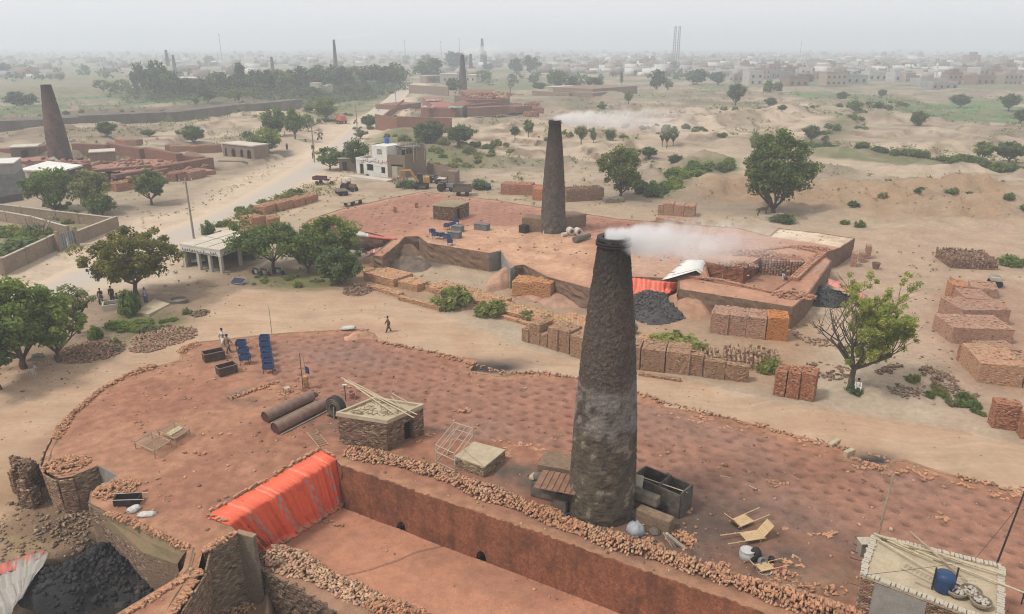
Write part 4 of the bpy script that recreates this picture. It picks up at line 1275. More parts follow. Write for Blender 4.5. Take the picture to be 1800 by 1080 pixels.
for px,py,h,w in((250,176,64,36),(284,177,68,46),(306,176,50,36)):
 tree_at(px,py,h,w,{250:'left one of the two tallest trees at the edge of the wood',284:'right one of the two tallest trees at the edge of the wood',306:'dense tree leaning against the two tallest trees'}[px],*PROTO['far1'][:1],*PROTO['far1'][1:])
wood=[(336,172,34,36),(358,170,36,40),(380,168,42,38),(402,168,40,44),(424,166,54,30),(446,166,42,44),(470,166,44,42),(494,164,42,40),(518,164,46,44),(544,162,44,44),(570,160,44,42),(596,160,46,44),(622,158,42,46),(648,158,42,42),(672,158,44,44),(700,158,46,40),(365,178,22,34),(412,178,22,34),(550,172,20,36),(612,168,18,34),(640,166,20,34),(530,172,18,30)]
for i,(px,py,h,w)in enumerate(wood):
 kd=('far1','far2','far4','far1','far2')[i%5]if h<50 else 'far3'
 me,H0,W0=PROTO[kd]
 tree_at(px,py,h,w,'dark tree standing in the long wood left of the paved road' if h>24 else 'low dark tree along the front of the long wood',me,H0,W0,'trees of the long dark wood')
far_named=[(752,146,42,56,'big pale round tree beside the far end of the road'),(800,125,34,44,'hazy tree behind the slim dark chimney'),(748,122,26,34,'very hazy tree beyond the pale round tree'),(985,158,34,30,'dark tree clump behind the long ruined wall, tallest'),(1003,158,24,26,'dark tree clump behind the long ruined wall, lower'),(968,154,32,16,'narrow tree at the left end of the ruined wall'),(1045,158,22,34,'bushy tree behind the long ruined wall'),(1155,160,38,34,'wide tree between ruined wall and village'),(1174,158,20,22,'small round tree right of the wide tree'),(1222,150,28,44,'broad dark tree at the near edge of the village'),(1262,150,24,30,'second dark tree at the near edge of the village'),(1092,150,24,8,'slim upright tree before the village'),(935,132,34,30,'tall hazy tree over the brick works, right'),(908,132,30,30,'tall hazy tree over the brick works, left'),(850,142,18,34,'dark bush behind the brick works chimney, right'),(800,164,26,34,'dark bushes at the foot of the slim dark chimney'),(1415,150,20,34,'dark tree between the village houses and the crop field'),(1350,168,28,22,'tree standing before the white villa'),(1366,166,22,20,'smaller tree right of the white villa')]
for i,(px,py,h,w,lab)in enumerate(far_named):
 me,H0,W0=PROTO[('far1','far2','far4')[i%3]]
 tree_at(px,py,h,w,lab,me,H0,W0)
r_=np.random.default_rng(5)
for i in range(120):
 px=r_.uniform(-20,1820);py=88+46*r_.random()**1.5
 if 180<px<720 and py>118:continue
 me,H0,W0=PROTO[('far1','far2','far4','far2')[i%4]]
 p=P(px,py,0);hh=r_.uniform(6,13)
 t=place('tree','grey tree fading into the haze of the plain',p,me,H0,W0,hh,hh*r_.uniform(.8,1.7),r_.random()*6,'trees scattered over the hazy plain')
 # shrubs
def shrub_mesh(seed,cols,n=26,per=46,leaf=.16,h=.8,w=1.3):
 r=np.random.default_rng(seed)
 a=r.random(n)*2*PI;q=np.sqrt(r.random(n))
 cl=np.stack([np.cos(a)*q*w*.5,np.sin(a)*q*w*.5,h*(.2+.55*r.random(n))*(1-.5*q*q)],1)
 V,Q,C_=leaves(cl,np.full(n,.26)*(.6+.7*r.random(n)),per,leaf,cols,r,.9)
 return np_mesh('foliage',V,Q,LEAF,C_)
G_GRASSY=((0.09,0.115,0.035),(0.22,0.23,0.085))
SHR=[shrub_mesh(61,G_MID),shrub_mesh(62,G_BRIGHT),shrub_mesh(63,G_DUSTY,20,36),shrub_mesh(64,G_DARK),shrub_mesh(65,G_GRASSY,30,46,.15,.9,1.6)]
def stems_mesh():
 mb=MB()
 for k_ in range(5):
  a=k_*1.3
  mb.tube([(0,0,-.1),(math.cos(a)*.12,math.sin(a)*.12,.22),(math.cos(a)*.34,math.sin(a)*.34,.5)],[.025,.018,.008],4,cap=False)
 return mb.mesh('stem',BARK)
STEMS=stems_mesh()
def shrub(px,py,hpx,wpx,kind,label,group=None,p=None,name='shrub',cat='shrub',dims=None):
 p=p or G(px,py);m=mpp(p)
 t=thing(name,label,cat,(p.x,p.y,p.z-.03),rng.random()*6,group)
 h,w=dims or(hpx*m/.93,wpx*m)
 t.scale=(w/1.5,w/1.5,h/.85)
 link('foliage',SHR[kind],t)
 link('stem',STEMS,t)
 return t
for a in[(228,553,48,42,0,'leafy dark shrub growing in front of the broad olive tree'),(796,536,36,62,4,'largest bright green bush beside the drying brick beds'),(865,552,28,52,4,'second bright bush along the drying brick beds'),(928,562,18,28,4,'small pale bush before the stacks near the tall chimney'),(960,566,14,30,4,'low grassy bush above the row of brick stacks, left'),(990,572,12,34,4,'low grassy bush above the row of brick stacks, right'),(1112,586,24,22,2,'dry yellowish shrub just right of the tall chimney'),(1190,616,32,88,4,'long yellow-green bush above the right-hand brick stacks'),(1352,652,26,40,4,'grassy bush between the drying racks and three tall stacks'),(168,598,28,28,0,'round green bush on the bare earth left of the rubble heaps'),(202,606,16,18,2,'small dry bush by the rubble heap, upper'),(206,618,10,16,2,'tiny dry bush by the rubble heap, lower'),(330,552,14,18,2,'dusty bush beside the small water basin'),(365,412,26,26,0,'green bush at the corner of the garage roof'),(1236,968,16,30,3,'dark low shrub beside the ridge below the wooden chairs'),(524,505,14,16,1,'small bright plant on the grass before the motorcycles'),(1775,466,22,40,1,'green bush right of the drying racks'),(718,330,14,40,0,'green bush behind the excavator'),(842,332,18,34,0,'green bush beside the parked tractors'),(1500,690,10,30,3,'dark weeds at the foot of the half-bare tree'),(1378,388,12,50,3,'dark low weeds under the big dense tree'),(30,440,22,80,0,'tangled green scrub filling the walled garden'),(60,432,18,60,4,'paler scrub in the middle of the walled garden'),(205,575,14,40,1,'bright weeds left of the concrete slab'),(245,572,12,44,1,'bright weeds right below the concrete slab'),(260,584,14,34,2,'dusty weeds above the rubble heap')]:
 shrub(*a)
def shrub_row(pts,n,s0,s1,kinds,label,group,spread=3.0,seed=1,nm='shrub',ct='shrub'):
 r=np.random.default_rng(seed)
 W_=[G(*q)for q in pts]
 ps=resample(W_,0.5)
 for i in range(n):
  q=ps[r.integers(0,len(ps))]+Vector((r.normal()*spread*.6,r.normal()*spread,0))
  q.z=Z(q.x,q.y)
  w=r.uniform(s0,s1)
  shrub(0,0,0,0,int(r.choice(kinds)),label,group,p=q,dims=(w*r.uniform(.45,.8),w),name=nm,cat=ct)
shrub_row([(1130,345),(1180,325),(1230,300),(1290,288)],34,1.6,3.8,[0,1,3],'green shrub on the bank behind the round dark tree','shrubs on the green bank',2.5,1)
shrub_row([(1430,262),(1500,266),(1600,275),(1700,288),(1800,300)],46,1.6,3.6,[0,3,0],'green shrub in the long hedge line across the bare field','shrubs of the long hedge line',1.5,2)
shrub_row([(1420,262),(1440,240),(1470,225),(1505,212),(1515,200)],30,1.4,3.0,[0,2,3],'low shrub along the winding field path','shrubs along the winding path',1.8,3)
shrub_row([(690,250),(740,262),(800,272),(880,266)],40,1.5,3.4,[0,2,4],'low shrub in the overgrown ground behind the white house','shrubs behind the white house',5,4)
shrub_row([(760,300),(820,290),(860,272)],16,1.2,2.4,[2,4],'dusty shrub on the bank right of the white house','shrubs right of the white house',2,5)
shrub_row([(375,408),(420,385),(470,360),(530,338),(560,330)],36,0.7,2.0,[2,2,4,0],'dusty roadside shrub between garage and parked tractors','roadside shrubs',1.6,6,'bush','bush')
shrub_row([(1000,235),(1100,240),(1200,225),(1260,240)],26,1.4,3.0,[0,2,3],'scattered shrub on the bare fields beyond the smoke','shrubs on the fields beyond the smoke',6,7)
shrub_row([(1270,195),(1380,190),(1500,196),(1600,188)],34,1.6,3.6,[0,2,3],'shrub along the rim of the spoil mounds','shrubs along the spoil mounds',5,8,'bush','bush')
shrub_row([(60,205),(200,198),(350,188),(500,178)],26,1.2,2.8,[0,2,3],'small shrub along the dark embankment','shrubs along the embankment',3,9)
shrub_row([(600,240),(640,225),(690,205),(560,222),(620,200)],26,1.2,2.6,[0,2,3],'shrub on the road verge','shrubs on the road verge',3,10,'bush','bush')
shrub_row([(200,590),(250,580),(310,568)],22,0.35,1.0,[1,2,4],'weedy tuft among the rubble heaps','weedy tufts among the rubble',1.2,11,'weed_tuft','weed')
shrub_row([(1620,680),(1680,705),(1720,722)],14,0.5,1.2,[2,4,0],'weedy tuft on the stony verge at the right','weedy tufts on the stony verge',0.8,12,'weed_tuft','weed')
shrub_row([(430,200),(480,190),(590,180),(680,165)],26,2,4.5,[3,0],'dark shrub between road and wood','shrubs between road and wood',5,13,'bush','bush')
shrub_row([(1480,380),(1560,340),(1700,360),(1780,345)],14,0.8,2.0,[2,3,0],'sparse shrub on the worked brown earth','shrubs on the brown earth',5,14,'weed_tuft','weed')
shrub_row([(0,412),(40,408),(80,416),(40,430),(10,440)],30,1.2,3.0,[0,0,4,3],'tangled green scrub inside the walled garden','scrub inside the walled garden',1.8,18,'bush','bush')
shrub_row([(120,360),(60,372),(150,385),(80,392)],16,1.0,2.4,[2,0,4],'scrub between the garden walls','scrub between the garden walls',2,15,'bush','bush')
shrub_row([(440,496),(500,490),(580,496)],18,0.4,0.9,[4,2],'grass tuft on the shaded lawn by the motorcycles','grass tufts by the motorcycles',1.0,16,'weed_tuft','weed')
# ground cover nobody could count
def scatter_cover(name,n,box,maskf,size,kinds,seed,per=9,leaf=.2,hgt=.35):
 0
 r=np.random.default_rng(seed)
 x=r.uniform(box[0],box[1],n*6);y=r.uniform(box[2],box[3],n*6)
 k_=(np.abs(x)<y*.80+12)&(r.random(len(x))<maskf(x,y))
 x,y=x[k_][:n],y[k_][:n]
 s=size*(.5+r.random(len(x))**2*1.6)*(.7+y/300)
 cl=np.stack([x,y,height(x,y)+s*hgt],1)
 V,Q,C_=leaves(cl,s*.6,per,leaf,kinds,r,.6)
 V=V+0
 o=link(name,np_mesh(name,V,Q,LEAF,C_));o['kind']='stuff'
def scrubland(x,y):
 b=np.exp(-(fbm(x,y,52,4)/0.05)**2)+sstep(0.1,0.4,fbm(x+40,y-20,18,5))
 far_road=sstep(9,14,line_d(x,y,road_line))
 k2c=sstep(0,8,-poly_sd(x,y,[k2_ring]))
 return np.clip(b,0.008,1)**1.6*far_road*k2c
scatter_cover('scrub',3800,(-330,360,125,420),lambda x,y:scrubland(x,y)*sstep(120,230,y),1.1,((0.07,0.085,0.035),(0.17,0.18,0.08)),3,11,.42)
scatter_cover('dry_grass',1700,(-90,110,80,175),lambda x,y:scrubland(x,y)*.5+.5*(sstep(6,8,line_d(x,y,road_line))*(1-sstep(9,14,line_d(x,y,road_line)))),.35,((0.13,0.12,0.06),(0.25,0.215,0.11)),4,8,.2)
scatter_cover('undergrowth',1500,(-230,-30,270,560),lambda x,y:px_mask(x,y,[(190,168),(330,160),(700,146),(712,158),(640,176),(520,184),(250,182)],5),2.4,((0.03,0.05,0.026),(0.075,0.11,0.045)),8,12,1.1)
scatter_cover('dry_grass',900,(-70,-10,95,175),lambda x,y:px_mask(x,y,[(370,405),(440,365),(530,328),(590,318),(600,335),(520,360),(420,412)],1.5),.5,((0.12,0.115,0.055),(0.26,0.235,0.12)),9,9,.22)
# brick stacks
STACK_CORE=mat('stack_core',(0.16,0.10,0.065),None,2,.95,0)
RAW=(0.33,0.20,0.125)
PINK=(0.40,0.235,0.165)
RED=(0.36,0.165,0.095)
ORANGE=(0.50,0.205,0.075)
def face_cells(W,Hh,cw,ch,r,gap=0.006):
 0
 cs,ss=[],[]
 rows=max(1,int(round(Hh/ch)))
 for j in range(rows):
  z=(j+.5)*Hh/rows
  x=-cw*.5*(j%2)if cw<W else 0
  while x<W-.02:
   x0,x1=max(x,0),min(x+cw,W)
   if x1-x0>.03:
    cs.append(((x0+x1)/2,z));ss.append((x1-x0-gap,Hh/rows-gap))
   x+=cw
 return np.array(cs),np.array(ss)
def stack_bricks(W,D,Hh,base,r,cw=.17,ch=.095,jit=.016,tw=.24,td=.118,rough_top=.025,spread=.09,back=False):
 0
 cen,siz=[],[]
 t=.10
 c,s=face_cells(W,Hh,cw,ch,r)
 n=len(c)
 cen.append(np.stack([c[:,0],t/2+r.normal(0,jit,n),c[:,1]],1));siz.append(np.stack([s[:,0],np.full(n,t),s[:,1]],1))
 c,s=face_cells(D,Hh,cw,ch,r);n=len(c)
 for x in(t/2,W-t/2):
  cen.append(np.stack([x+r.normal(0,jit,n),c[:,0],c[:,1]],1));siz.append(np.stack([np.full(n,t),s[:,0],s[:,1]],1))
 c,s=face_cells(W,D,tw,td,r);n=len(c)
 dz=r.normal(0,rough_top,n)
 dz[r.random(n)<.05]+=.06
 cen.append(np.stack([c[:,0],c[:,1],Hh-.03+dz],1));siz.append(np.stack([s[:,0],s[:,1],np.full(n,.09)],1))
 cen=np.concatenate(cen);siz=np.concatenate(siz)
 rot=r.normal(0,.02,(len(cen),3))
 cols=brick_cols(len(cen),base,spread,.06,r)*r.uniform(.92,1.06)
 return cen,siz,rot,cols
_stack_n=[0]
def stack(label,A,B,D,Hh,base=RAW,group=None,base_z=None,sub=None,name='brick_stack',cat='brick stack',**kw):
 0
 _stack_n[0]+=1
 r=np.random.default_rng(900+_stack_n[0])
 pa=A if isinstance(A,Vector)else(G(*A)if base_z is None else P(A[0],A[1],base_z))
 pb=B if isinstance(B,Vector)else(G(*B)if base_z is None else P(B[0],B[1],base_z))
 d=pb-pa;d.z=0
 W=d.length;ang=math.atan2(d.y,d.x)
 zb=min(pa.z,pb.z)-.05
 t=thing(name,label,cat,(pa.x,pa.y,zb),ang,group)
 blocks=sub or[(0,W,0,D,Hh)]
 cc,ss,rr,kk=[],[],[],[]
 core=MB()
 for(x0,x1,y0,y1,h)in blocks:
  c,s,ro,k_=stack_bricks(x1-x0,y1-y0,h+.05,base,r,**kw)
  c=c+np.array([x0,y0,0])
  cc.append(c);ss.append(s);rr.append(ro);kk.append(k_)
  core.box(((x0+x1)/2,(y0+y1)/2,h/2-.02),(x1-x0-.12,y1-y0-.12,h-.04))
 V,Q=np_boxes(np.concatenate(cc),np.concatenate(ss),np.concatenate(rr))
 o=link('laid_bricks',np_mesh('laid_bricks',V,Q,BRICKS,np.repeat(np.concatenate(kk),6,0)),t)
 o['kind']='stuff'
 core.build('stack_core',STACK_CORE,t)
 return t
def stack_row(label,A,B,parts,D,base=RAW,gap=.12,group=None,**kw):
 0
 pa,pb=G(*A),G(*B)
 tot=sum(p[0]for p in parts)
 f=0.0
 L=(pb-pa).length
 for w,hpx,df,lab in parts:
  a=pa.lerp(pb,f/tot);b=pa.lerp(pb,(f+w)/tot)
  dd=(b-a).normalized()*gap
  q=(a+b)/2
  dep=math.atan2(CAM_Z,q.y)
  h=hpx*mpp(q)/math.cos(dep)*rng.uniform(.88,1.02)
  jj=Vector((0,rng.normal()*.10,0));a=a+jj;b=b+jj
  stack(lab or label,a+dd*.5,b-dd*.5,D*df,h,base,group,**kw)
  f+=w
stack_row('',(916,598),(1024,632),[(.7,22,.9,'low end stack at the left of the row beside the track'),(1.0,38,1,'second stack from the left in the row beside the track'),(.65,24,1,'low stepped stack, third in the row beside the track'),(.9,40,1.1,'fourth stack in the row beside the track'),(1.0,38,1,'fifth stack in the row beside the track'),(1.1,38,1,'last stack of the row before the tall chimney, half hidden by it')],2.0,RAW)
stack_row('',(1098,648),(1212,662),[(.62,42,1.1,'stack just right of the tall chimney, partly hidden'),(1.0,40,1.25,'tall square stack right of the chimney, deep gap beside it'),(1.0,40,1.25,'tall square stack with a stepped foot, right of the gap')],1.9,RAW)
stack('low foot course of bricks in front of the tall square stacks',(1122,661),(1196,672),.3,.25,RAW)
stack_row('',(1208,661),(1316,674),[(.8,40,.5,'thin upright brick wall stack before the drying racks, left'),(1.1,30,.35,'thin stepped brick wall stack before the drying racks, middle'),(1.2,28,.35,'thin long brick wall stack before the drying racks, right')],2.0,RAW)
stack_row('',(1356,694),(1432,710),[(.9,46,1.0,'left of three tall narrow stacks beside the track'),(.95,46,1.0,'middle of three tall narrow stacks beside the track'),(1.1,46,1.0,'right of three tall narrow stacks beside the track')],1.5,RED,gap=.14,rough_top=.04)
stack_row('',(1246,584),(1344,598),[(1,36,1,'left block of the dull brick stack below the second kiln wall'),(1.05,38,1,'middle block of the dull brick stack below the second kiln wall'),(1.05,40,1,'right block of the dull brick stack below the second kiln wall')],2.6,PINK,gap=.02)
stack_row('',(1345,598),(1384,602),[(1,42,1,'bright orange brick stack at the corner of the second kiln')],2.2,ORANGE)
stack_row('',(899,522),(944,526),[(1,28,1,'bright sandy-orange stack on the red earth, left of a pair')],2.8,(0.49,0.245,0.115))
stack_row('',(934,526),(968,532),[(1,32,1.3,'bright sandy-orange stack on the red earth, right of a pair')],2.6,(0.49,0.245,0.115))
stack_row('',(1668,530),(1698,533),[(1,28,1,'small orange-topped stack at the far end of the right yard')],2.4,(0.47,0.22,0.11))
stack('flat dusty stack behind the orange-topped one in the right yard',(1704,520),(1752,526),3.2,1.0,PINK)
stack('broad pink stack in the right yard next to a squatting man',(1691,552),(1738,555),3.4,1.75,PINK)
stack('low step at the right of the broad pink stack',(1742,556),(1764,560),3.0,1.0,PINK)
stack('very wide long stack filling the middle of the right yard',(1671,604),(1778,606),3.8,1.55,PINK)
stack('higher terrace behind the very wide stack in the right yard',Vector((G(1700,580).x,G(1700,580).y+1.2,0)),Vector((G(1785,580).x,G(1785,580).y+1.2,0)),4.0,1.6,PINK)
stack('small dark block in the gap below the very wide stack',(1704,648),(1724,650),2.2,1.45,RED)
stack('long paler stack at the right edge, nearest in the yard',(1717,672),(1795,682),4.4,1.85,(0.43,0.25,0.155))  # brick tone slightly paler than the neighbouring yard stacks
stack('stack cut off by the right edge of the yard',(1799,683),(1850,690),4.4,1.5,PINK)
stack('low strip of bricks between the two biggest stacks in the yard',(1730,640),(1790,640),2.2,1.3,PINK)
stack_row('',(1740,752),(1788,758),[(1,42,1,'single dark red stack standing by the track at the right edge')],1.1,RED)
stack('stack fragment at the right edge behind the single dark red one',(1793,772),(1850,780),1.0,1.7,RED)
stack_row('',(1156,378),(1220,382),[(.5,18,1,'left stack of four in a row beyond the second kiln'),(1,20,1,'second stack of four in a row beyond the second kiln'),(1,20,1,'third stack of four in a row beyond the second kiln'),(1,20,1,'fourth stack of four in a row beyond the second kiln')],2.6,PINK,gap=.04)
stack('low open brick stack just above the chimney smoke',(1152,392),(1220,404),2.0,.9,PINK)
stack_row('',(880,342),(952,346),[(1,18,1,'red stack left of the grey chimney, first of three'),(1,20,1,'red stack left of the grey chimney, second of three'),(.7,18,1,'red stack left of the grey chimney, third of three')],3.0,(0.36,0.17,0.11),gap=.02)
stack_row('',(935,352),(954,353),[(1,20,1,'small orange stack touching the grey chimney')],2.4,(0.44,0.19,0.09))
stack_row('',(995,356),(1062,352),[(1,22,1,'rough brown stack right of the grey chimney, left half'),(1,22,1,'rough brown stack right of the grey chimney, right half')],3.0,(0.26,0.16,0.10),rough_top=.09)
stack_row('',(1064,358),(1098,356),[(1,8,1,'low grey block beside the round dark tree')],2.0,(0.25,0.21,0.16))
stack_row('',(443,406),(470,400),[(1,22,1,'wide brick stack nearest the garage on the roadside')],2.8,(0.40,0.205,0.125))
stack_row('',(470,402),(494,398),[(1,16,1,'low brick stack beside the wide one on the roadside')],2.4,(0.40,0.205,0.125))
for i,(a,b,h,lab)in enumerate((((466,378),(492,370),14,'first low stack in the slanting roadside row'),((492,372),(520,364),14,'second low stack in the slanting roadside row'),((520,366),(542,358),13,'third low stack in the slanting roadside row'),((540,360),(560,353),12,'fourth low stack in the slanting roadside row'))):
 stack_row('',a,b,[(1,h,1,lab)],2.2,(0.40,0.205,0.125))
for a,b,h,lab,bs in(((203,257),(221,257),11,'small red stack behind the far left kiln, left block',RED),((221,257),(241,255),10,'small red stack behind the far left kiln, right block',(0.30,0.18,0.12)),((290,268),(312,268),13,'tall dark stack left of the brick row by the arched shed',(0.30,0.15,0.10)),((299,269),(333,266),12,'pale stack in the brick row by the arched shed',(0.37,0.22,0.15)),((331,269),(350,270),12,'red stack in the brick row by the arched shed',(0.33,0.16,0.10)),((350,270),(389,268),13,'long rough stack at the right of the brick row by the arched shed',(0.33,0.18,0.11)),((206,338),(243,331),14,'dark red stack beside the pale green tree',RED),((293,320),(310,320),14,'small stack against the far left kiln wall, left',(0.30,0.16,0.11)),((313,319),(335,316),15,'small stack against the far left kiln wall, middle',(0.30,0.16,0.11)),((336,317),(364,311),13,'small stack against the far left kiln wall, right',(0.32,0.18,0.12))):
 stack_row('',a,b,[(1,h,1,lab)],3.0,bs)
 # beds of raw bricks along the second kiln's yard
BED=(0.44,0.25,0.14)
for A,B,D,h,lab in(((640,492),(692,506),3.2,.95,'raised bed of raw bricks next to the bushy dark tree, back level'),((640,506),(700,524),.9,.45,'narrow lower step of the raw brick bed next to the tree'),((700,506),(733,514),2.0,.8,'small raised bed of raw bricks with a dark end'),((748,512),(868,545),3.0,.55,'long flat bed of raw bricks behind the largest bright bush'),((700,528),(775,548),.5,.5,'thin line of raw bricks left of the largest bright bush'),((848,545),(965,576),2.6,.55,'long flat bed of raw bricks above the low grassy bushes'),((966,572),(1032,592),3.4,.5,'flat bed of raw bricks running behind the tall chimney'),((868,556),(1022,602),.45,.35,'thin kerb of raw bricks in front of the beds'),((1118,604),(1160,612),1.6,.4,'short raw brick bed right of the tall chimney'),((640,482),(668,478),3,.35,'low raw brick bed under the earth ramp')):
 stack(lab,A,B,D,h,BED,None,name='brick_bed',cat='brick bed',cw=.24,ch=.12,tw=.36,td=.24,rough_top=.012,spread=.14)
def rack(label,A,B,D,Hh,base,nrow,rag=.16):
 pa,pb=G(*A),G(*B)
 d=pb-pa;d.z=0
 W,ang=d.length,math.atan2(d.y,d.x)
 t=thing('drying_rack',label,'brick rack',(pa.x,pa.y,pa.z-.03),ang)
 r=np.random.default_rng(int(W*100))
 cen,siz,rot=[],[],[]
 for j in range(nrow):
  y=(j+.5)*D/nrow
  nx=int(W/.34)
  for i in range(nx):
   x=(i+.5)*W/nx+r.normal(0,.02)
   hh=Hh*(0.9+.1*r.random())
   for k_ in range(int(hh/.24)):
    a=PI/4*(1 if(k_+i)%2 else-1)
    cen.append((x,y+r.normal(0,.02),.12+k_*.24));siz.append((.27,.10,.22));rot.append((r.normal(0,.04),r.normal(0,.04),a+r.normal(0,.08)))
   if r.random()<.8:
    cen.append((x,y,.12+int(hh/.24)*.24-.02));siz.append((.25,.11,.20));rot.append((r.normal(0,.15),r.normal(0,.25),r.random()*3))
 cen,siz,rot=map(np.array,(cen,siz,rot))
 V,Q=np_boxes(cen,siz,rot)
 o=link('laid_bricks',np_mesh('laid_bricks',V,Q,BRICKS,np.repeat(brick_cols(len(cen),base,.2),6,0)),t)
 o['kind']='stuff'
 return t
rack('open drying rack of raw bricks on edge behind the thin wall stacks, left',(1208,646),(1268,650),3.0,.85,(0.36,0.235,0.15),8)
rack('larger open drying rack of raw bricks on edge beside the grassy bush',(1270,648),(1372,658),4.2,.75,(0.34,0.22,0.14),11)
rack('big dark drying rack standing alone at the far right of the yard',(1670,472),(1755,476),5.5,1.3,(0.25,0.155,0.105),12)
def rubble(label,px,py,wpx,hpx,n,h,base,size=1.0,rz=0.0,thin=0,name='rubble_heap'):
 p=G(px,py);m=mpp(p)
 dep=math.atan2(CAM_Z,p.y)
 rx,ry=wpx*m/2,hpx*m/2/math.sin(dep)
 a,b=heap_points(n,rx,ry,h,rz)
 a=a+np.array([p.x,p.y,0])
 if thin:
  a=a[fbm(a[:,0],a[:,1],1.6,3)>-.05]
  b=b[:len(a)]
 a[:,2]+=height(a[:,0],a[:,1])
 t=brick_pile(name,label,'rubble',a,b,base,None,size,limit=0,stuff_name='broken_bricks')
 return t
rubble('wide heap of broken brown bricks beyond the left-edge trees',160,618,112,42,900,.4,(0.25,0.15,0.10),1.0,0)
rubble('heap of broken bricks along the track below the concrete slab',290,592,110,36,700,.3,(0.28,0.175,0.115),1.0,.25)
rubble('low line of broken bricks before the scrub on the left',260,612,60,18,260,.2,(0.26,0.16,0.105),1.0,.2)
rubble('scattered dark lumps beside the half-bare tree',1610,664,140,40,420,.12,(0.19,0.125,0.085),1.25,0,1)
rubble('stony lumps on the verge right of the half-bare tree',1640,694,160,36,360,.10,(0.22,0.155,0.11),1.1,0,1)
rubble('brown lumps under the left side of the half-bare tree',1455,655,80,36,140,.1,(0.20,0.13,0.085),1.2,0,1)
rubble('rough heap of broken bricks beside the low bushy dark tree',630,510,52,22,420,.7,(0.24,0.155,0.105),1.0)
rubble('small pile of brown clods near the water basin',352,552,30,12,120,.35,(0.20,0.135,0.09))
rubble('broken bricks strewn by the second kiln front corner',1440,590,90,44,280,.10,(0.25,0.15,0.10),1.0,0,1)
rubble('broken bricks in the pit before the passage wall',400,1068,100,30,130,.15,(0.36,0.20,0.12))
rubble('clods and brick bits below the rounded kiln corner',110,925,90,50,170,.12,(0.22,0.15,0.10),.9,0,1)
rubble('debris heap between excavator and the low shed',702,318,30,12,120,.9,(0.22,0.17,0.13),1.6)
# second kiln
def k2_h(X,Y,d):
 n=(fbm(X,Y,6,4)*.16+fbm(X,Y,1.2,3)*.05)*sstep(0,1.5,d)
 dm,_=dimples(X,Y,1.25,1.1,K_ANG,.38,.15)
 return n-.11*dm*k2_zone(X,Y)
def k2_zone(X,Y):
 return np.maximum(px_mask(X,Y,[(560,398),(600,372),(745,340),(940,366),(945,400),(850,396),(840,372),(750,372),(745,395),(660,408)],1.0,K2Z),px_mask(X,Y,[(1000,380),(1090,388),(1340,420),(1300,450),(1150,440),(1020,410)],1.0,K2Z))
def k2_c(X,Y,d):
 n1,n2=fbm(X,Y,7,4),fbm(X+50,Y,1.8,4)
 def lerp(c,e,m):return c+(np.asarray(e)[None,:]-c)*np.clip(m,0,1)[:,None]
 c=np.tile(np.array([[0.37,0.20,0.13]]),(len(X),1))
 c=lerp(c,(0.30,0.145,0.095),sstep(-.1,.4,n1)*.8)
 c=lerp(c,(0.46,0.28,0.175),px_mask(X,Y,[(700,425),(850,395),(1030,415),(1040,500),(900,460),(740,428)],1.5,K2Z)*(.6+.5*n2))
 z=k2_zone(X,Y)
 c=lerp(c,(0.29,0.145,0.105),z*.7)
 dm,_=dimples(X,Y,1.25,1.1,K_ANG,.38,.15)
 c=lerp(c,(0.17,0.085,0.07),z*dm*.6)
 c=lerp(c,(0.40,0.27,0.20),px_mask(X,Y,[(1100,430),(1250,430),(1230,460),(1160,490),(1100,485)],1.5,K2Z)*.6)
 c=lerp(c,(0.52,0.425,0.31),px_mask(X,Y,[(1353,416),(1368,401),(1440,409),(1503,420),(1477,435),(1420,425)],.4,K2Z)*(0.9+.6*n2))
 return np.clip(c*(1+.2*n2[:,None]),.02,.7)
o2=Vector((0,95,0))
kiln2=thing('brick_kiln','second brick kiln in the middle distance with smoking trench and dug-out front','kiln',o2)
snapped_top('kiln_floor',[k2_ring,k2_hole],K2Z,.33,k2_h,k2_c,DUST,kiln2,o2)
def r2(px,py):
 p=P(px,py,K2Z)
 return min(range(len(k2_ring)),key=lambda i:(k2_ring[i]-p).length)
K2WALL=brick_mat('second_kiln_wall',(0.245,0.15,0.10),(0.19,0.115,0.078),(0.17,0.12,0.085),stain=(0.13,0.09,0.06),stain_amt=.5,vary=.3)
wall_strip('outer_wall',[k2_ring[-1]]+k2_ring[0:r2(1352,416)+1],-.6,K2Z,K2WALL,kiln2,o2,step=.8,inside=-1,cap=.5)
wall_strip('end_wall',k2_ring[r2(1352,416):r2(1462,460)+1],-.6,K2Z,K2WALL,kiln2,o2,step=.6,inside=-1,cap=.4)
wall_strip('corner_wall',k2_ring[r2(1462,460):r2(1394,541)+1],-.6,K2Z,K2WALL,kiln2,o2,step=.6,inside=-1,cap=.4)
wall_strip('front_wall',k2_ring[r2(1394,541):r2(1193,509)+1],-.6,K2Z,K2WALL,kiln2,o2,step=.5,inside=-1,cap=.45,jit=.04)
wall_strip('bay_wall',k2_ring[r2(1193,509):r2(905,468)+1],-.6,K2Z,K2WALL,kiln2,o2,step=.6,inside=-1,cap=.4,jit=.08)
wall_strip('plastered_end',k2_ring[r2(905,468):r2(860,446)+1],-.6,K2Z,GREY_PLASTER,kiln2,o2,step=.5,inside=-1,cap=.4,jit=.02)
wall_strip('bay_wall',k2_ring[r2(860,446):r2(735,416)+1],-.6,K2Z,K2WALL,kiln2,o2,step=.6,inside=-1,cap=.4,jit=.06)
wall_strip('ramp_wall',k2_ring[r2(735,416):]+[k2_ring[0]],-.6,K2Z,K2WALL,kiln2,o2,step=.6,inside=-1,cap=.4,jit=.08)
hz0=.5
hole_low=[Vector((p.x,p.y,hz0))for p in k2_hole]
snapped_top('trench_floor',[hole_low],hz0,.3,lambda X,Y,d:fbm(X,Y,2,3)*.1,lambda X,Y,d:np.tile(np.array([[.30,.16,.105]]),(len(X),1))*(1+.3*fbm(X,Y,1.5,3))[:,None],DUST,kiln2,o2)
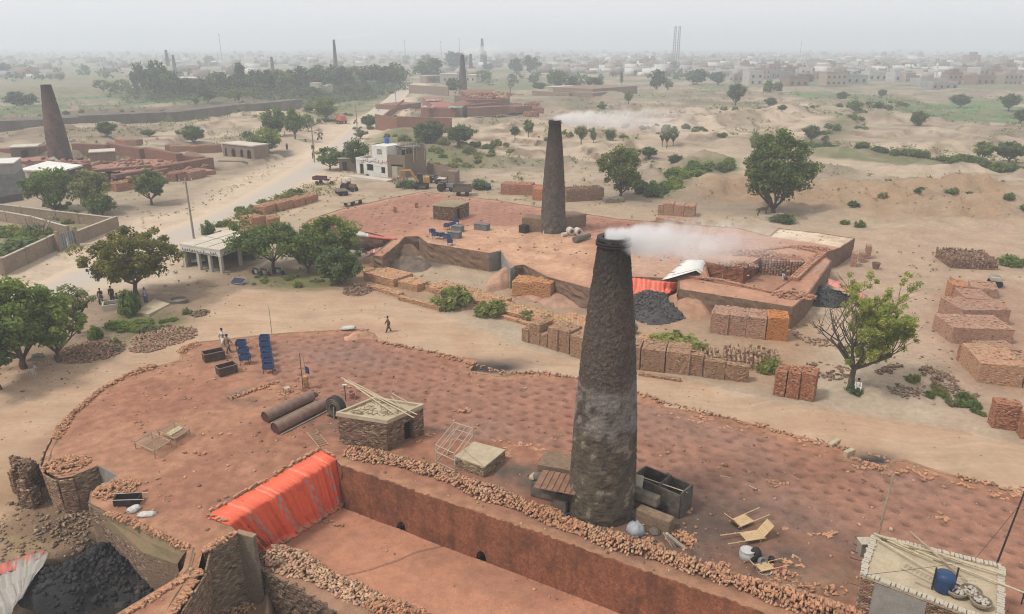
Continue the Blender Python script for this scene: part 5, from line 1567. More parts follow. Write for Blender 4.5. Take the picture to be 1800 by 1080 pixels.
wall_strip('trench_wall',list(k2_hole)+[k2_hole[0]],hz0-.2,K2Z,WALL_RED,kiln2,o2,step=.4,inside=1,cap=.35)
def rim(pts,w,h,lab):
 ps=[P(a,b,K2Z)for a,b in pts]
 wall=MB()
 pr=resample(ps,.5)
 cen,siz,rot=[],[],[]
 for a,b in zip(pr[:-1],pr[1:]):
  d=b-a;an=math.atan2(d.y,d.x);nn=Vector((-math.sin(an),math.cos(an),0))
  for j in range(int(h/.1)):
   for s in range(-1,2):
    for u in(.25,.75):
     q=a.lerp(b,u)+nn*(s*w/3)
     cen.append((q.x-o2.x,q.y-o2.y,K2Z+.05+j*.1));siz.append((.24,w/3-.02,.09));rot.append((rng.normal(0,.05),rng.normal(0,.05),an+rng.normal(0,.08)))
 V,Q=np_boxes(cen,siz,rot)
 o=link('rim_bricks',np_mesh('rim_bricks',V,Q,BRICKS,np.repeat(brick_cols(len(cen),(0.36,.18,.11)),6,0)),kiln2)
 o['kind']='stuff'
rim([(1199,487),(1262,493),(1310,504),(1357,515)],.5,.3,'')
rim([(1446,448),(1420,470),(1395,494)],.9,.4,'')
rim([(1290,450),(1345,440),(1396,434),(1446,446)],.6,.2,'')
cen,siz,rot=[],[],[]
A_,B_=P(1342,470,1.4),P(1414,474,1.4)
for i in range(15):
 for j in range(4):
  for k_ in range(9):
   q=A_.lerp(B_,i/14)
   cen.append((q.x-o2.x+rng.normal(0,.02),q.y-o2.y+j*.9+rng.normal(0,.02),hz0+.1+k_*.21));siz.append((.30 if k_%2 else.22,.5,.19));rot.append((0,0,rng.normal(0,.04)))
V,Q=np_boxes(cen,siz,rot)
ob=link('set_bricks',np_mesh('set_bricks',V,Q,BRICKS,np.repeat(brick_cols(len(cen),(0.27,.145,.10)),6,0)),kiln2);ob['kind']='stuff'
COAL=attr_mat('coal',scale=5,lo=.5,hi=1.6,rough=.75,bump=.9,dist=.1,fine=20,spec=.35)
def heap(name,label,cat,cpx,rx,ry,h,col,z0=None,rz=0.0,seed=1,n=56,lump=.18,m=None,rings=26,sharp=1.0,parent=None,kind=None):
 0
 p=cpx if isinstance(cpx,Vector)else G(*cpx)
 r=np.random.default_rng(seed)
 rr=np.linspace(0,1,rings);aa=np.linspace(0,2*PI,n,endpoint=False)
 RR_,AA_=np.meshgrid(rr,aa,indexing='ij')
 wob=1+.18*np.sin(AA_*3+seed)+.1*np.sin(AA_*5+2*seed)
 x,y=RR_*np.cos(AA_)*rx*wob,RR_*np.sin(AA_)*ry*wob
 c,s=math.cos(rz),math.sin(rz)
 X,Y=x*c-y*s,x*s+y*c
 prof=np.clip(1-RR_**(1.3*sharp),0,1)
 zz=h*prof*(1+.3*fbm(X+seed*13,Y,rx*.6,3))+lump*fbm(X+seed*7,Y,.7,3)*(1-RR_**4)+.5*lump*np.abs(fbm(X,Y+seed,.3,2))*(1-RR_**4)-.12*RR_**4
 if z0 is None:
  zb=height((X+p.x).ravel(),(Y+p.y).ravel()).reshape(X.shape)-p.z
 else:
  zb=z0-p.z
 V=np.stack([X,Y,zz+zb],2).reshape(-1,3)
 i_,j_=np.meshgrid(np.arange(rings-1),np.arange(n),indexing='ij')
 a=(i_*n+j_).ravel();b=(i_*n+(j_+1)%n).ravel()
 Q=np.stack([a,a+n,b+n,b],1)
 nn_=fbm(V[:,0]+seed,V[:,1],.8,4)
 VC=np.array(col)[None,:]*(1+.45*nn_[:,None])
 o=link(name,np_mesh(name,V,Q,m or DUST,vcol=np.clip(VC,.008,.7)))
 o.location=p
 tag(o,label,cat)
 if 'coal' in name:
  k_=r.integers(0,len(V),900);k_=k_[np.hypot(V[k_,0]/rx,V[k_,1]/ry)<1.05]
  sz=r.uniform(.05,.26,(len(k_),1))*r.uniform(.6,1.2,(len(k_),3))
  Vb,Qb=np_boxes(V[k_]+np.array([0,0,.02]),sz,r.uniform(0,6,(len(k_),3)))
  ob=link('coal_lumps',np_mesh('coal_lumps',Vb,Qb,COAL,np.repeat(np.array(col)[None]*r.uniform(.5,1.9,(len(k_),1)),6,0)),o);ob['kind']='stuff'
 return o
heap('coal_heap','large black coal heap filling the pit at the lower left','coal heap',P(195,1015,-1.2),4.3,2.6,1.25,(0.018,0.017,0.017),None,.25,3,110,.32,COAL,50,1.3)
heap('coal_heap','dark coal slope against the ramp wall at the lower left','coal heap',P(290,1010,-1.2),2.6,1.6,.9,(0.03,0.026,0.025),None,.55,4,80,.25,COAL,36)
heap('coal_heap','grey-black coal heap under the orange sheet right of the chimney','coal heap',P(1135,540,.4),4.6,4.2,2.1,(0.055,0.05,0.05),-.3,0,5,90,.25,COAL,40,1.2)
heap('coal_heap','black coal pit behind the bushy dark trees on the second kiln','coal heap',P(660,430,.4),5.5,5.0,.9,(0.028,0.026,0.027),-.4,.3,6,70,.25,COAL,30)
heap('coal_heap','bluish coal heap at the right end of the second kiln','coal heap',P(1448,522,.3),3.2,3.0,1.5,(0.04,0.04,0.043),-.2,0,7,70,.25,COAL,30)
heap('earth_ramp','sloping earth ramp at the left end of the second kiln front wall','earth ramp',P(1212,540,.2),3.0,3.2,1.9,(0.33,0.19,0.125),None,.6,8)
heap('earth_ramp','narrow earth ramp between coal pit and sunken yard','earth ramp',P(694,448,.4),2.0,6.5,1.7,(0.30,0.20,0.135),None,-.75,9)
heap('earth_ramp','dark rubble slope in the sunken yard','earth ramp',P(712,462,.4),3.6,3.2,1.0,(0.14,0.105,0.08),None,0,10,64,.35)
heap('earth_ramp','reddish earth ramp leading onto the second kiln beside the bright stacks','earth ramp',P(896,486,.4),1.8,5.5,1.7,(0.35,0.21,0.14),None,-.55,11)
heap('earth_heap','loose red earth heap behind the bright pair of stacks','earth heap',P(985,520,.2),4.2,3.6,1.0,(0.33,0.20,0.14),None,0,12)
heap('earth_heap','dark spoil below the second kiln wall left of the tall chimney','earth heap',P(925,484,.4),2.4,1.8,.9,(0.12,0.095,0.075),None,0,13,56,.35)
heap('earth_heap','red dust heap in the passage at the lower left','earth heap',P(372,1040,-2.2),1.2,1.5,.8,(0.36,0.19,0.12),None,0,14)
heap('earth_heap','round earth hump with dry grass under the big dense tree','earth heap',(1368,382),4.5,2.2,.6,(0.25,0.19,0.13),None,0,15)
def litter(name,n,ring,z,size,base,seed,extra=None,hfun=None):
 0
 r=np.random.default_rng(seed)
 a=np.array([(p[0],p[1])for p in ring]);lo,hi=a.min(0),np.minimum(a.max(0),(90,500))
 x=r.uniform(max(lo[0],-180),hi[0],n*3);y=r.uniform(lo[1],hi[1],n*3)
 w=sstep(-.2,.5,fbm(x,y,3.5,3))
 k_=(poly_sd(x,y,[ring])>.3)&(r.random(len(x))<.25+.75*w)
 x,y=x[k_][:n],y[k_][:n]
 zz=(z+hfun(x,y,np.full(len(x),3.0)))if hfun else height(x,y)
 s=size*(.25+r.random(len(x))**3*1.3)[:,None]*r.uniform(.5,1.2,(len(x),3));s[:,2]*=.6
 V,Q=np_boxes(np.stack([x,y,zz+s[:,2]*.3],1),s,np.stack([r.normal(0,.15,len(x)),r.normal(0,.15,len(x)),r.random(len(x))*6],1))
 o=link(name,np_mesh(name,V,Q,BRICKS,np.repeat(brick_cols(len(x),base,.3,.3,r),6,0)));o['kind']='stuff'
litter('brick_chips',3600,near_ring,KZ,.13,(0.34,0.20,0.13),1,None,near_h)
litter('brick_chips',1500,k2_ring,K2Z,.19,(0.33,0.18,0.115),2,None,k2_h)
litter('brick_chips',260,tfl,TF,.12,(0.38,0.2,0.13),3,None,tf_h)
litter('gravel',3200,dirt_road_ring,0,.085,(0.36,0.25,0.17),4)
litter('gravel',1800,PX([(600,470),(900,470),(1200,520),(1440,560),(1800,440),(1800,740),(1340,690),(1000,590)]),0,.17,(0.32,0.20,0.135),5)
litter('gravel',900,PX([(-40,700),(0,560),(330,500),(430,470),(430,540),(240,620),(60,720)]),0,.12,(0.25,0.175,0.12),6)
litter('gravel',700,PX([(-60,980),(0,880),(75,850),(160,850),(180,940),(60,990)]),0,.16,(0.24,0.16,0.11),7)
for px,py,rx,ry,n,lab in((1330,447,3.2,1.6,260,'loose brick rubble on the second kiln beside its open trench'),(1295,466,2.4,1.2,160,'brick rubble on the corner of the smoking block of the second kiln'),(1395,520,2.2,1.3,150,'brick rubble on the front corner of the second kiln'),(1425,438,2.6,1.0,140,'brick rubble by the pale roof of the second kiln')):
 a,b=heap_points(n,rx,ry,.35,-.3);brick_pile('rubble_heap',lab,'rubble',a+np.array(P(px,py,K2Z)),b,(.36,.185,.115),None,1.3,0,None,'broken_bricks')
 # walls and buildings
WHITE=mat('whitewash',(0.62,0.60,0.56),(0.50,0.48,0.44),1.2,.9,.2,.02)
CONCRETE=mat('pale_concrete',(0.50,0.455,0.38),(0.42,0.37,0.30),.8,.93,.3,.02)
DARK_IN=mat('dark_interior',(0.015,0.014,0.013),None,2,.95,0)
STEEL_BLUE=mat('blue_painted_steel',(0.035,0.075,0.19),(0.03,0.05,0.11),5,.5,.2,.01)
WOOD=mat('weathered_wood',(0.34,0.26,0.175),(0.25,0.19,0.13),4,.85,.4,.01,fine=25)
BAMBOO=mat('bamboo',(0.48,0.40,0.27),(0.37,0.30,0.20),5,.75,.2,.01)
POLE_M=mat('grey_pole',(0.27,0.235,0.19),(0.21,0.18,0.15),4,.85,.3,.01)
RUST=mat('rusty_steel',(0.16,0.095,0.068),(0.22,0.15,0.12),2.5,.75,.35,.01)
COMPOUND=brick_mat('compound_brick',(0.33,0.245,0.175),(0.26,0.19,0.135),(0.24,0.19,0.14),stain=(0.17,0.13,0.09),stain_amt=.5,vary=.3)
REDW=brick_mat('red_kiln_brick',(0.27,0.125,0.08),(0.21,0.095,0.06),(0.17,0.10,0.07),stain=(0.12,0.07,0.05),stain_amt=.5,vary=.35)
TANW=brick_mat('tan_brick',(0.27,0.195,0.14),(0.22,0.155,0.11),(0.19,0.145,0.105),stain=(0.15,0.11,0.08),stain_amt=.4,vary=.3)
SOOTY=mat('sooty_concrete',(0.075,0.064,0.053),(0.17,0.135,0.10),2.2,.92,.5,.04)
PALECAP=mat('pale_coping',(0.45,0.40,0.32),None,2,.9,.2,.02)
def wall(label,pts,h,th,m,cap=True,group=None,name='wall',cat='wall',z=None,piers=0):
 0
 W_=[G(*p)if z is None else P(p[0],p[1],z)for p in pts]
 t=thing(name,label,cat,(W_[0].x,W_[0].y,W_[0].z),0,group)
 o=W_[0]
 b,c=MB(),MB()
 for i,(p,q)in enumerate(zip(W_[:-1],W_[1:])):
  d=q-p;L=d.length;a=math.atan2(d.y,d.x)
  zb=min(p.z,q.z)-.4
  top=(p.z+q.z)/2+h
  mid=(p+q)/2-o
  b.box((mid.x,mid.y,(zb+top)/2-o.z),(L+(th-.004*i),th,top-zb),a)
  if cap:c.box((mid.x,mid.y,top+.05-o.z),(L+th+.06-.004*i,th+.10,.10),a)
  if piers:
   for k_ in range(int(L/piers)+1):
    q2=p+d.normalized()*(k_*piers)-o
    b.box((q2.x,q2.y,(zb+top)/2+.06-o.z),(.34,th+.14,top-zb+.1),a)
 b.build('brickwork',m,t)
 if cap:c.build('coping',PALECAP,t)
 return t
def block(mb,A,B,D,z0,z1,o):
 0
 d=(B-A);d.z=0;L=d.length;a=math.atan2(d.y,d.x)
 n=Vector((-math.sin(a),math.cos(a),0))
 c=(A+B)/2+n*D/2-o
 mb.box((c.x,c.y,(z0+z1)/2-o.z),(L,D,z1-z0),a)
 return a,n
wall('front garden wall of pale brick facing the road, left of the blue gate',[(8,484),(103,437)],2.0,.26,COMPOUND,piers=5)
wall('short garden wall turning away at the left edge',[(-30,476),(8,484)],2.0,.262,COMPOUND)
wall('garden wall right of the blue gate running to the far corner',[(139,428),(207,401)],1.7,.26,COMPOUND)
wall('far garden wall of brown brick below the bushy trees',[(207,401),(100,388),(-60,368)],1.5,.255,COMPOUND,piers=8)
wall('inner garden wall crossing behind the dead tree',[(122,418),(60,400),(-60,377)],1.6,.258,COMPOUND,piers=7)
g0,g1=G(106,442),G(136,432)
t=thing('metal_gate','blue-grey steel double gate between two brick posts in the garden wall','gate',tuple(g0),math.atan2(g1.y-g0.y,g1.x-g0.x))
L=(g1-g0).length
for i in range(2):
 MB().box((L*(.25+.5*i),0,1.2),(L*.5-.34,.05,2.2)).build('gate_leaf',mat('gate_paint',(0.24,0.27,0.30),(0.16,0.17,0.18),3,.6,.2,.01),t)
 MB().box((L*i,0,1.35),(.45,.45,2.8)).build('gate_post',COMPOUND,t)
mb=MB()
for i in range(7):mb.box((L*(.12+i*.127),-.04,1.2),(.04,.05,2.1))
mb.build('gate_bar',mat('gate_dark',(0.10,0.11,0.12),None,3,.6,0),t)
wall('long dark earth embankment between the green field and the bare land',[(-60,233),(60,228),(160,221),(300,211),(420,199),(512,189)],3.3,7,mat('embankment_earth',(.16,.135,.105),(.10,.085,.065),.25,.95,.8,.3,fine=3),cap=False,name='embankment',cat='embankment')
t=thing('house','grey block house cut by the left edge with a dark stained lower wall','house',(0,0,0))
A,B=G(-60,352),G(36,346)
o=A.copy();t.location=o
mb=MB();a,n=block(mb,A,B,7,-.5,4.2,o);mb.build('lower_wall',mat('dark_stone',(0.12,0.12,0.125),(0.19,0.185,0.18),1.2,.9,.4,.03),t)
mb=MB();block(mb,A+n*.1,B+n*.1,6.8,4.2,6.0,o);mb.build('upper_wall',mat('grey_render',(0.27,0.26,0.23),(0.22,0.21,0.18),1,.9,.2,.02),t)
mb=MB();block(mb,A-n*.1-(B-A).normalized()*.1,B-n*.1+(B-A).normalized()*.1,7.2,6.0,6.2,o);mb.build('roof',WHITE,t)
wall('dark low wall between grey block house and garden',[(-20,362),(40,352)],1.2,.25,mat('dark_wall',(0.09,0.08,0.07),None,2,.9,.3),cap=False)
t=thing('garage','open concrete garage on square pillars with painted signs and a flat pale roof','garage',(0,0,0))
c0,c1,c2_,c3_=P(315,430,2.9),P(386,441,2.9),P(452,416,2.9),P(401,405,2.9)
o=Vector((c1.x,c1.y,0));t.location=o
GZ=2.9
sl=MB().prism([(c0-o)[:2],(c1-o)[:2],(c2_-o)[:2],(c3_-o)[:2]],GZ-.12,GZ+.10);sl.build('roof',CONCRETE,t)
for(p,q,nm)in((c0,c1,0),(c1,c2_,1)):
 d=(q-p).normalized();nn=Vector((-d.y,d.x,0))
 m_=(p+q)/2+nn*.16-o
 MB().box((m_.x,m_.y,GZ-.46),((q-p).length-.06-.01*nm,.24,.66),math.atan2(d.y,d.x)).build('lintel',WHITE,t)
for k_,(p,q,f)in enumerate(((c0,c1,.06),(c0,c1,.42),(c0,c1,.70),(c0,c1,.965),(c1,c2_,.52),(c1,c2_,.96))):
 d=(q-p).normalized();nn=Vector((-d.y,d.x,0))
 s=p.lerp(q,f)+nn*.22-o
 MB().box((s.x,s.y,(GZ-.79)/2-.05),(.36,.36,GZ-.69),math.atan2(d.y,d.x)).build('pillar',mat('pillar_plaster',(0.42,0.39,0.34),(0.33,0.30,0.25),1.5,.9,.2,.02),t)
for(p,q)in((c0,c3_),(c3_,c2_)):
 d=(q-p).normalized();nn=Vector((-d.y,d.x,0))*-1
 m_=(p+q)/2+nn*.2-o
 MB().box((m_.x,m_.y,(GZ-.12)/2),((q-p).length-.1,.2,GZ-.13),math.atan2(d.y,d.x)).build('back_wall',mat('garage_wall',(0.30,0.27,0.23),(0.22,0.20,0.17),1.4,.9,.2,.02),t)
mb=MB()
for f in(.36,.68):
 a_,b_=c0.lerp(c1,f),c3_.lerp(c2_,f);d=b_-a_;m_=(a_+b_)/2-o
 mb.box((m_.x,m_.y,GZ+.115),(d.length-.3,.09,.03),math.atan2(d.y,d.x))
a_,b_=c0.lerp(c3_,.5),c1.lerp(c2_,.5);d=b_-a_;m_=(a_+b_)/2-o
mb.box((m_.x,m_.y,GZ+.112),(d.length-.3,.09,.03),math.atan2(d.y,d.x))
mb.build('roof_joint',mat('roof_seam',(0.26,0.21,0.15),None,2,.9,0),t)
INK_B=mat('blue_sign_paint',(0.035,0.05,0.11),None,8,.7,0)
INK_D=mat('dark_sign_paint',(0.03,0.028,0.03),None,8,.7,0)
INK_R=mat('red_sign_paint',(0.42,0.03,0.05),None,8,.7,0)
def strokes(parent,name,m,p,q,z,lines,thick=.03,off=.02,width=None):
 0
 d=(q-p);L=d.length;d=d.normalized();nn=Vector((d.y,-d.x,0))
 mb=MB()
 for ln in lines:
  pts=[p+d*(u*L)+Vector((0,0,z+v))+nn*off for u,v in ln]
  for a_,b_ in zip(pts[:-1],pts[1:]):
   e=(b_-a_).normalized();s=e.cross(nn)*thick/2
   o_=len(mb.v)
   for w_ in(a_-s-e*thick*.3,b_-s+e*thick*.3,b_+s+e*thick*.3,a_+s-e*thick*.3):mb.v.append(tuple(w_))
   for w_ in(a_-s-e*thick*.3,b_-s+e*thick*.3,b_+s+e*thick*.3,a_+s-e*thick*.3):mb.v.append(tuple(w_-nn*(off-.002)))
   mb.face((o_,o_+1,o_+2,o_+3))
   for k_ in range(4):mb.face((o_+k_,o_+4+k_,o_+4+(k_+1)%4,o_+(k_+1)%4))
 return mb.build(name,m,parent)
def script_line(r,n,h,u0=.06,u1=.94):
 0
 out=[]
 w=(u1-u0)/n
 for i in range(n):
  u=u0+w*i;k_=r.integers(0,4)
  if k_==0:out.append([(u,0),(u+w*.3,-h*.18),(u+w*.7,0),(u+w*.75,h*.7)])
  elif k_==1:out.append([(u,0.02),(u+w*.5,-h*.3),(u+w*.9,h*.1)])
  elif k_==2:out.append([(u+w*.2,h),(u+w*.25,0),(u+w*.8,0)])
  else:out.append([(u,h*.35),(u+w*.4,h*.5),(u+w*.6,0),(u,-.1*h)]);out.append([(u+w*.3,h*.8),(u+w*.38,h*.8)])
 return out
rs=np.random.default_rng(4)
strokes(t,'painted_sign',INK_D,c0-o,c1-o,-GZ+GZ-.62-GZ+2.9,script_line(rs,15,.3),.05,.0+.04-.0)
strokes(t,'painted_sign',INK_B,c1-o,c2_-o,-.62,script_line(rs,13,.34),.055,.04)
# white house with the painted sign and its brown wing
t=thing('house','white two-storey roadside house with a red and dark painted sign across its front','house',(0,0,0))
A,B=G(627,306),G(682,312)
o=A.copy();t.location=o
u=(B-A);u.z=0;Lw=u.length;u.normalize();n=Vector((-u.y,u.x,0));an=math.atan2(u.y,u.x)
def bx(mb,x0,x1,y0,y1,z0,z1):
 c=u*((x0+x1)/2)+n*((y0+y1)/2)
 mb.box((c.x,c.y,(z0+z1)/2),(x1-x0,y1-y0,z1-z0),an)
ZL,ZT=3.5,6.3
doors=[(.115,.24,0.1,2.3),(.345,.555,1.0,2.35),(.80,.925,.7,2.0)]
mb=MB()
xs=[0]+[v*Lw for d_ in doors for v in d_[:2]]+[Lw]
for i in range(0,len(xs),2):bx(mb,xs[i],xs[i+1],0,.25,-.3,ZL)
for x0,x1,z0,z1 in doors:
 bx(mb,x0*Lw,x1*Lw,.003,.247,z1,ZL-.003);bx(mb,x0*Lw,x1*Lw,.003,.247,-.3,z0)
bx(mb,.003,.25,.25,6,-.3,ZL-.01);bx(mb,Lw-.25,Lw-.003,.25,6,-.3,ZL-.01);bx(mb,.01,Lw-.01,5.8,6.05,-.3,ZL)
mb.build('wall',WHITE,t)
mb=MB();bx(mb,.25,Lw-.25,.25,5.8,ZL-.7,ZL-.55);mb.build('roof',CONCRETE,t)
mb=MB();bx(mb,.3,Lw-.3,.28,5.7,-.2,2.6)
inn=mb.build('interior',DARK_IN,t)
mb=MB();bx(mb,.54*Lw,Lw-.004,.02,5.0,ZL+.003,ZT);mb.build('upper_storey',WHITE,t)
mb=MB();bx(mb,.70*Lw,.84*Lw,-.015,.1,4.6,5.6);mb.build('window',DARK_IN,t)
for k_ in(0,1):
 mb=MB();bx(mb,(.712+k_*.062)*Lw,(.762+k_*.062)*Lw,-.03,.05,4.7,5.5);mb.build('shutter',mat('grey_shutter',(0.33,0.32,0.29),None,2,.8,.1),t)
mb=MB()
for x0,x1,z0,z1 in doors[1:]:
 for f in(.33,.66):bx(mb,(x0+(x1-x0)*f)*Lw-.03,(x0+(x1-x0)*f)*Lw+.03,.05,.1,z0,z1)
mb.build('window_bar',IRON,t)
mb=MB();bx(mb,.2*Lw,Lw+4.6,3.2,7.2,5.9,6.0);mb.build('shade_roof',mat('black_sheet',(0.025,0.025,0.026),(0.05,0.05,0.05),2,.7,.2),t)
mb=MB()
for x in(.22*Lw,.5*Lw,Lw+.3,Lw+2.4,Lw+4.4):
 for y in(3.3,7.0):
  c=u*x+n*y;mb.tube([(c.x,c.y,3.0),(c.x,c.y,6.6)],.06,5)
for y in(3.1,5.0):
 a_,b_=u*(.1*Lw)+n*y,u*(Lw+5)+n*y
 mb.tube([(a_.x,a_.y,6.12),(b_.x,b_.y,6.12)],.05,5)
mb.build('roof_pole',BAMBOO,t)
c=u*(.62*Lw)+n*4.2
MB().lathe([(.02,1.2),(.3,1.15),(.5,1.0),(.52,.1),(.5,0)][::-1],14,(c.x,c.y,ZT+.05)).build('water_tank',mat('blue_tank',(0.02,0.10,0.42),None,3,.4,.05),t)
c=u*(.46*Lw)+n*1.2
MB().box((c.x,c.y,5.0),(.9,.8,3.0),an).build('stair_tower',PALECAP,t)
a_,b_=Vector((0,0,0)),u*Lw
strokes(t,'painted_sign',INK_R,a_,b_,2.9,[[(.985,.42),(.965,-.02),(.93,-.05),(.905,.28)],[(.90,.05),(.865,-.02),(.855,.55)],[(.85,.1),(.83,-.28),(.79,-.28),(.775,.05)],[(.81,.02),(.815,.05)],[(.955,-.22),(.965,-.2)]],.10,.03)
strokes(t,'painted_sign',INK_D,a_,b_,2.9,[[(.745,.45),(.73,-.02),(.69,-.04)],[(.69,-.04),(.665,-.26)],[(.72,-.25),(.728,-.22)],[(.655,.35),(.64,-.02),(.60,0),(.585,.4)],[(.585,.05),(.55,-.02),(.53,.22),(.515,0),(.49,.2),(.47,-.2),(.43,-.22),(.42,.05)],[(.62,.5),(.66,.75)],[(.385,.55),(.365,.0),(.40,-.02)],[(.36,.0),(.32,.02),(.315,.5)],[(.30,.12),(.275,-.02),(.25,.3)],[(.245,.12),(.235,-.26),(.20,-.3),(.175,.12)],[(.34,.72),(.385,.78)],[(.27,-.2),(.278,-.17)],[(.21,.42),(.218,.45)]],.085,.03)
strokes(t,'small_lettering',mat('faded_ink',(0.22,0.21,0.22),None,4,.8,0),a_,b_,2.9,script_line(rs,8,.14,.03,.27)+[[(x,y-.35)for x,y in l]for l in script_line(rs,8,.12,.03,.27)]+[[(x,y-.9)for x,y in l]for l in script_line(rs,5,.16,.60,.78)],.035,.03)
t=thing('house','brown brick workshop with a large gate, joined to the white house','house',(0,0,0))
A2=B+u*.02;B2=G(713,314)
u2=(B2-A2);u2.z=0;Lb=u2.length;u2.normalize();n2_=Vector((-u2.y,u2.x,0))
o=A2.copy();t.location=o;an2=math.atan2(u2.y,u2.x)
E=G(752,300);Lsd=max(6.0,(E-B2).dot(n2_))
def bx2(mb,x0,x1,y0,y1,z0,z1):
 c=u2*((x0+x1)/2)+n2_*((y0+y1)/2)
 mb.box((c.x,c.y,(z0+z1)/2),(x1-x0,y1-y0,z1-z0),an2)
DW=12.5;ZB=4.6
mb=MB()
for x0,x1,z0,z1 in((0,.22*Lb,-.3,ZB),(.88*Lb,Lb,-.3,ZB),(.22*Lb,.88*Lb,2.7,ZB)):bx2(mb,x0,x1,0,.25,z0,z1)
bx2(mb,Lb-.25,Lb-.002,.25,DW,-.3,ZB-.004);bx2(mb,.002,.25,.25,DW,-.3,ZB-.004);bx2(mb,.25,Lb-.25,DW-.25,DW,-.3,ZB+1)
mb.build('wall',TANW,t)
mb=MB();bx2(mb,.25,Lb-.25,.25,DW-.25,3.0,3.2);mb.build('roof',SOOTY,t)
mb=MB();bx2(mb,.22*Lb,.55*Lb,.08,.14,0,2.3);mb.build('gate_leaf',PALECAP,t)
mb=MB();bx2(mb,.56*Lb,.88*Lb,.10,.16,0,2.3)
mb.build('gate_leaf',mat('open_gate',(0.23,0.19,0.14),None,2,.8,.2),t)
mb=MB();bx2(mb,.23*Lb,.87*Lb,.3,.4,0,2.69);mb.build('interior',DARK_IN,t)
mb=MB();bx2(mb,.25,Lb-.1,5.0,11.5,5.5,5.62);mb.build('shade_roof',mat('black_sheet',(0.025,0.025,0.026),(0.05,0.05,0.05),2,.7,.2),t)
mb=MB()
for x in(.4,Lb-.3):
 for y in(5.1,11.4):
  c=u2*x+n2_*y;mb.tube([(c.x,c.y,3.2),(c.x,c.y,5.7)],.06,5)
mb.build('roof_pole',BAMBOO,t)
t=thing('veranda','raised concrete step along the front of the white house','step',tuple(G(612,312)))
o=G(612,312);mb=MB();block(mb,G(612,313),G(680,320),2.2,-.3,.45,o);mb.build('slab',CONCRETE,t)
wall('low brown brick shed wall right of the workshop',[(753,306),(800,314)],2.2,.25,TANW,cap=False)
t=thing('shed','small roofless brown brick shed behind the excavator','shed',tuple(G(778,326)))
o=G(778,326)
mb=MB();block(mb,G(776,326),G(800,326),.25,-.3,2.8,o);block(mb,G(800,326),G(808,320),2,-.3,2.5,o);mb.build('wall',TANW,t)
mb=MB();block(mb,G(786,325.5),G(793,325.6),.3,0,1.9,o);mb.build('doorway',DARK_IN,t)
t=thing('shed','dark little shed between round roadside tree and white house','shed',tuple(G(597,300)))
o=G(597,300);mb=MB();block(mb,G(597,301),G(626,303),4,-.3,2.6,o);mb.build('wall',TANW,t)
mb=MB();block(mb,G(603,301),G(610,301.5),.1,0,1.9,o+Vector((0,.06,0)));mb.build('doorway',DARK_IN,t)
mb=MB();block(mb,G(595,301),G(627,303.2),4.4,2.6,2.8,o+Vector((0,.2,0)));mb.build('roof',CONCRETE,t)
t=thing('shed','small flat-roofed shed with three arched openings on the far side of the road','shed',tuple(G(394,278)))
o=G(394,278);A,B=G(393,275),G(447,281)
d=(B-A);L=d.length;d.normalize();n=Vector((-d.y,d.x,0));an=math.atan2(d.y,d.x)
mb=MB()
ops=((.10,.06),(.35,.13),(.62,.11),(.85,.13));HZ=3.0
N=60
for i in range(N):
 f0,f1=i/N,(i+1)/N;fm=(f0+f1)/2
 zb=-.3
 for c_,w_ in ops:
  if abs(fm-c_)<w_/2:zb=1.2+.9*math.sqrt(max(0,1-((fm-c_)/(w_/2))**2))
 c=A+d*(L*fm)+n*.15-o
 mb.box((c.x,c.y,(zb+HZ)/2),(L/N,.3,HZ-zb),an)
mb.build('wall',TANW,t)
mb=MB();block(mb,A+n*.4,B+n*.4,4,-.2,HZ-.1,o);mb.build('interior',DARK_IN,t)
mb=MB();block(mb,A-n*.2,B-n*.2,5,HZ,HZ+.25,o);mb.build('roof',CONCRETE,t)
mb=MB();block(mb,B+d*.02+n*.02,B+d*.3+n*.02,4.4,-.3,HZ-.02,o);mb.build('side_wall',TANW,t)
wall('rough low wall before the arched shed',[(386,284),(430,292),(446,286)],.7,.4,TANW,cap=False)
# the far left kiln: banks, walls and huts
t=thing('brick_kiln','far left red brick kiln with low trench walls round the reddish chimney','kiln',tuple(G(150,300)))
o=G(150,300)
def kb(nm,A,B,D,z1,m=REDW,z0=-.4):
 mb=MB();block(mb,G(*A),G(*B),D,z0,z1,o);return mb.build(nm,m,t)
DUSTF=mat('red_dust_floor',(0.33,0.175,0.12),(0.25,0.125,0.09),.6,.95,.4,.06,fine=4)
for A,B,D,z in(((-40,332),(205,334),34,.9),((205,335),(290,320),26,.9),((290,320),(380,306),14,.75),((-40,292),(110,288),30,1.0)):
 kb('floor',A,B,D,z,DUSTF)
for A,B,z in(((127,263),(188,276),2.9),((189,270),(247,282),2.6),((253,280),(312,293),2.8),((311,286),(352,297),2.0)):
 kb('trench_wall',A,B,1.6,z)
for A,B,z,D in(((280,312),(378,300),2.2,2.0),((270,318),(300,312),1.8,1.2),((205,322),(280,308),1.7,1.5),((150,312),(270,304),1.4,1.4),((48,322),(70,326),2.6,8),((0,268),(64,272),2.2,2),((64,272),(92,262),2.6,2.0)):
 kb('bank',A,B,D,z)
t2=thing('hut','small dark-doored hut left of the reddish chimney','hut',tuple(G(20,275)))
o_=G(20,275);mb=MB();block(mb,G(20,276),G(66,274),5,-.2,3.2,o_);mb.build('wall',TANW,t2)
mb=MB();block(mb,G(40,276.3),G(51,276),.2,.2,2.6,o_);mb.build('doorway',DARK_IN,t2)
mb=MB();block(mb,G(18,276.5),G(68,274.5),5.6,3.2,3.45,o_);mb.build('roof',CONCRETE,t2)
t2=thing('hut','low flat hut on the far left kiln right of its chimney','hut',tuple(G(162,292)))
o_=G(162,292);mb=MB();block(mb,G(161,293),G(206,290),5,-.2,3.0,o_);mb.build('wall',TANW,t2)
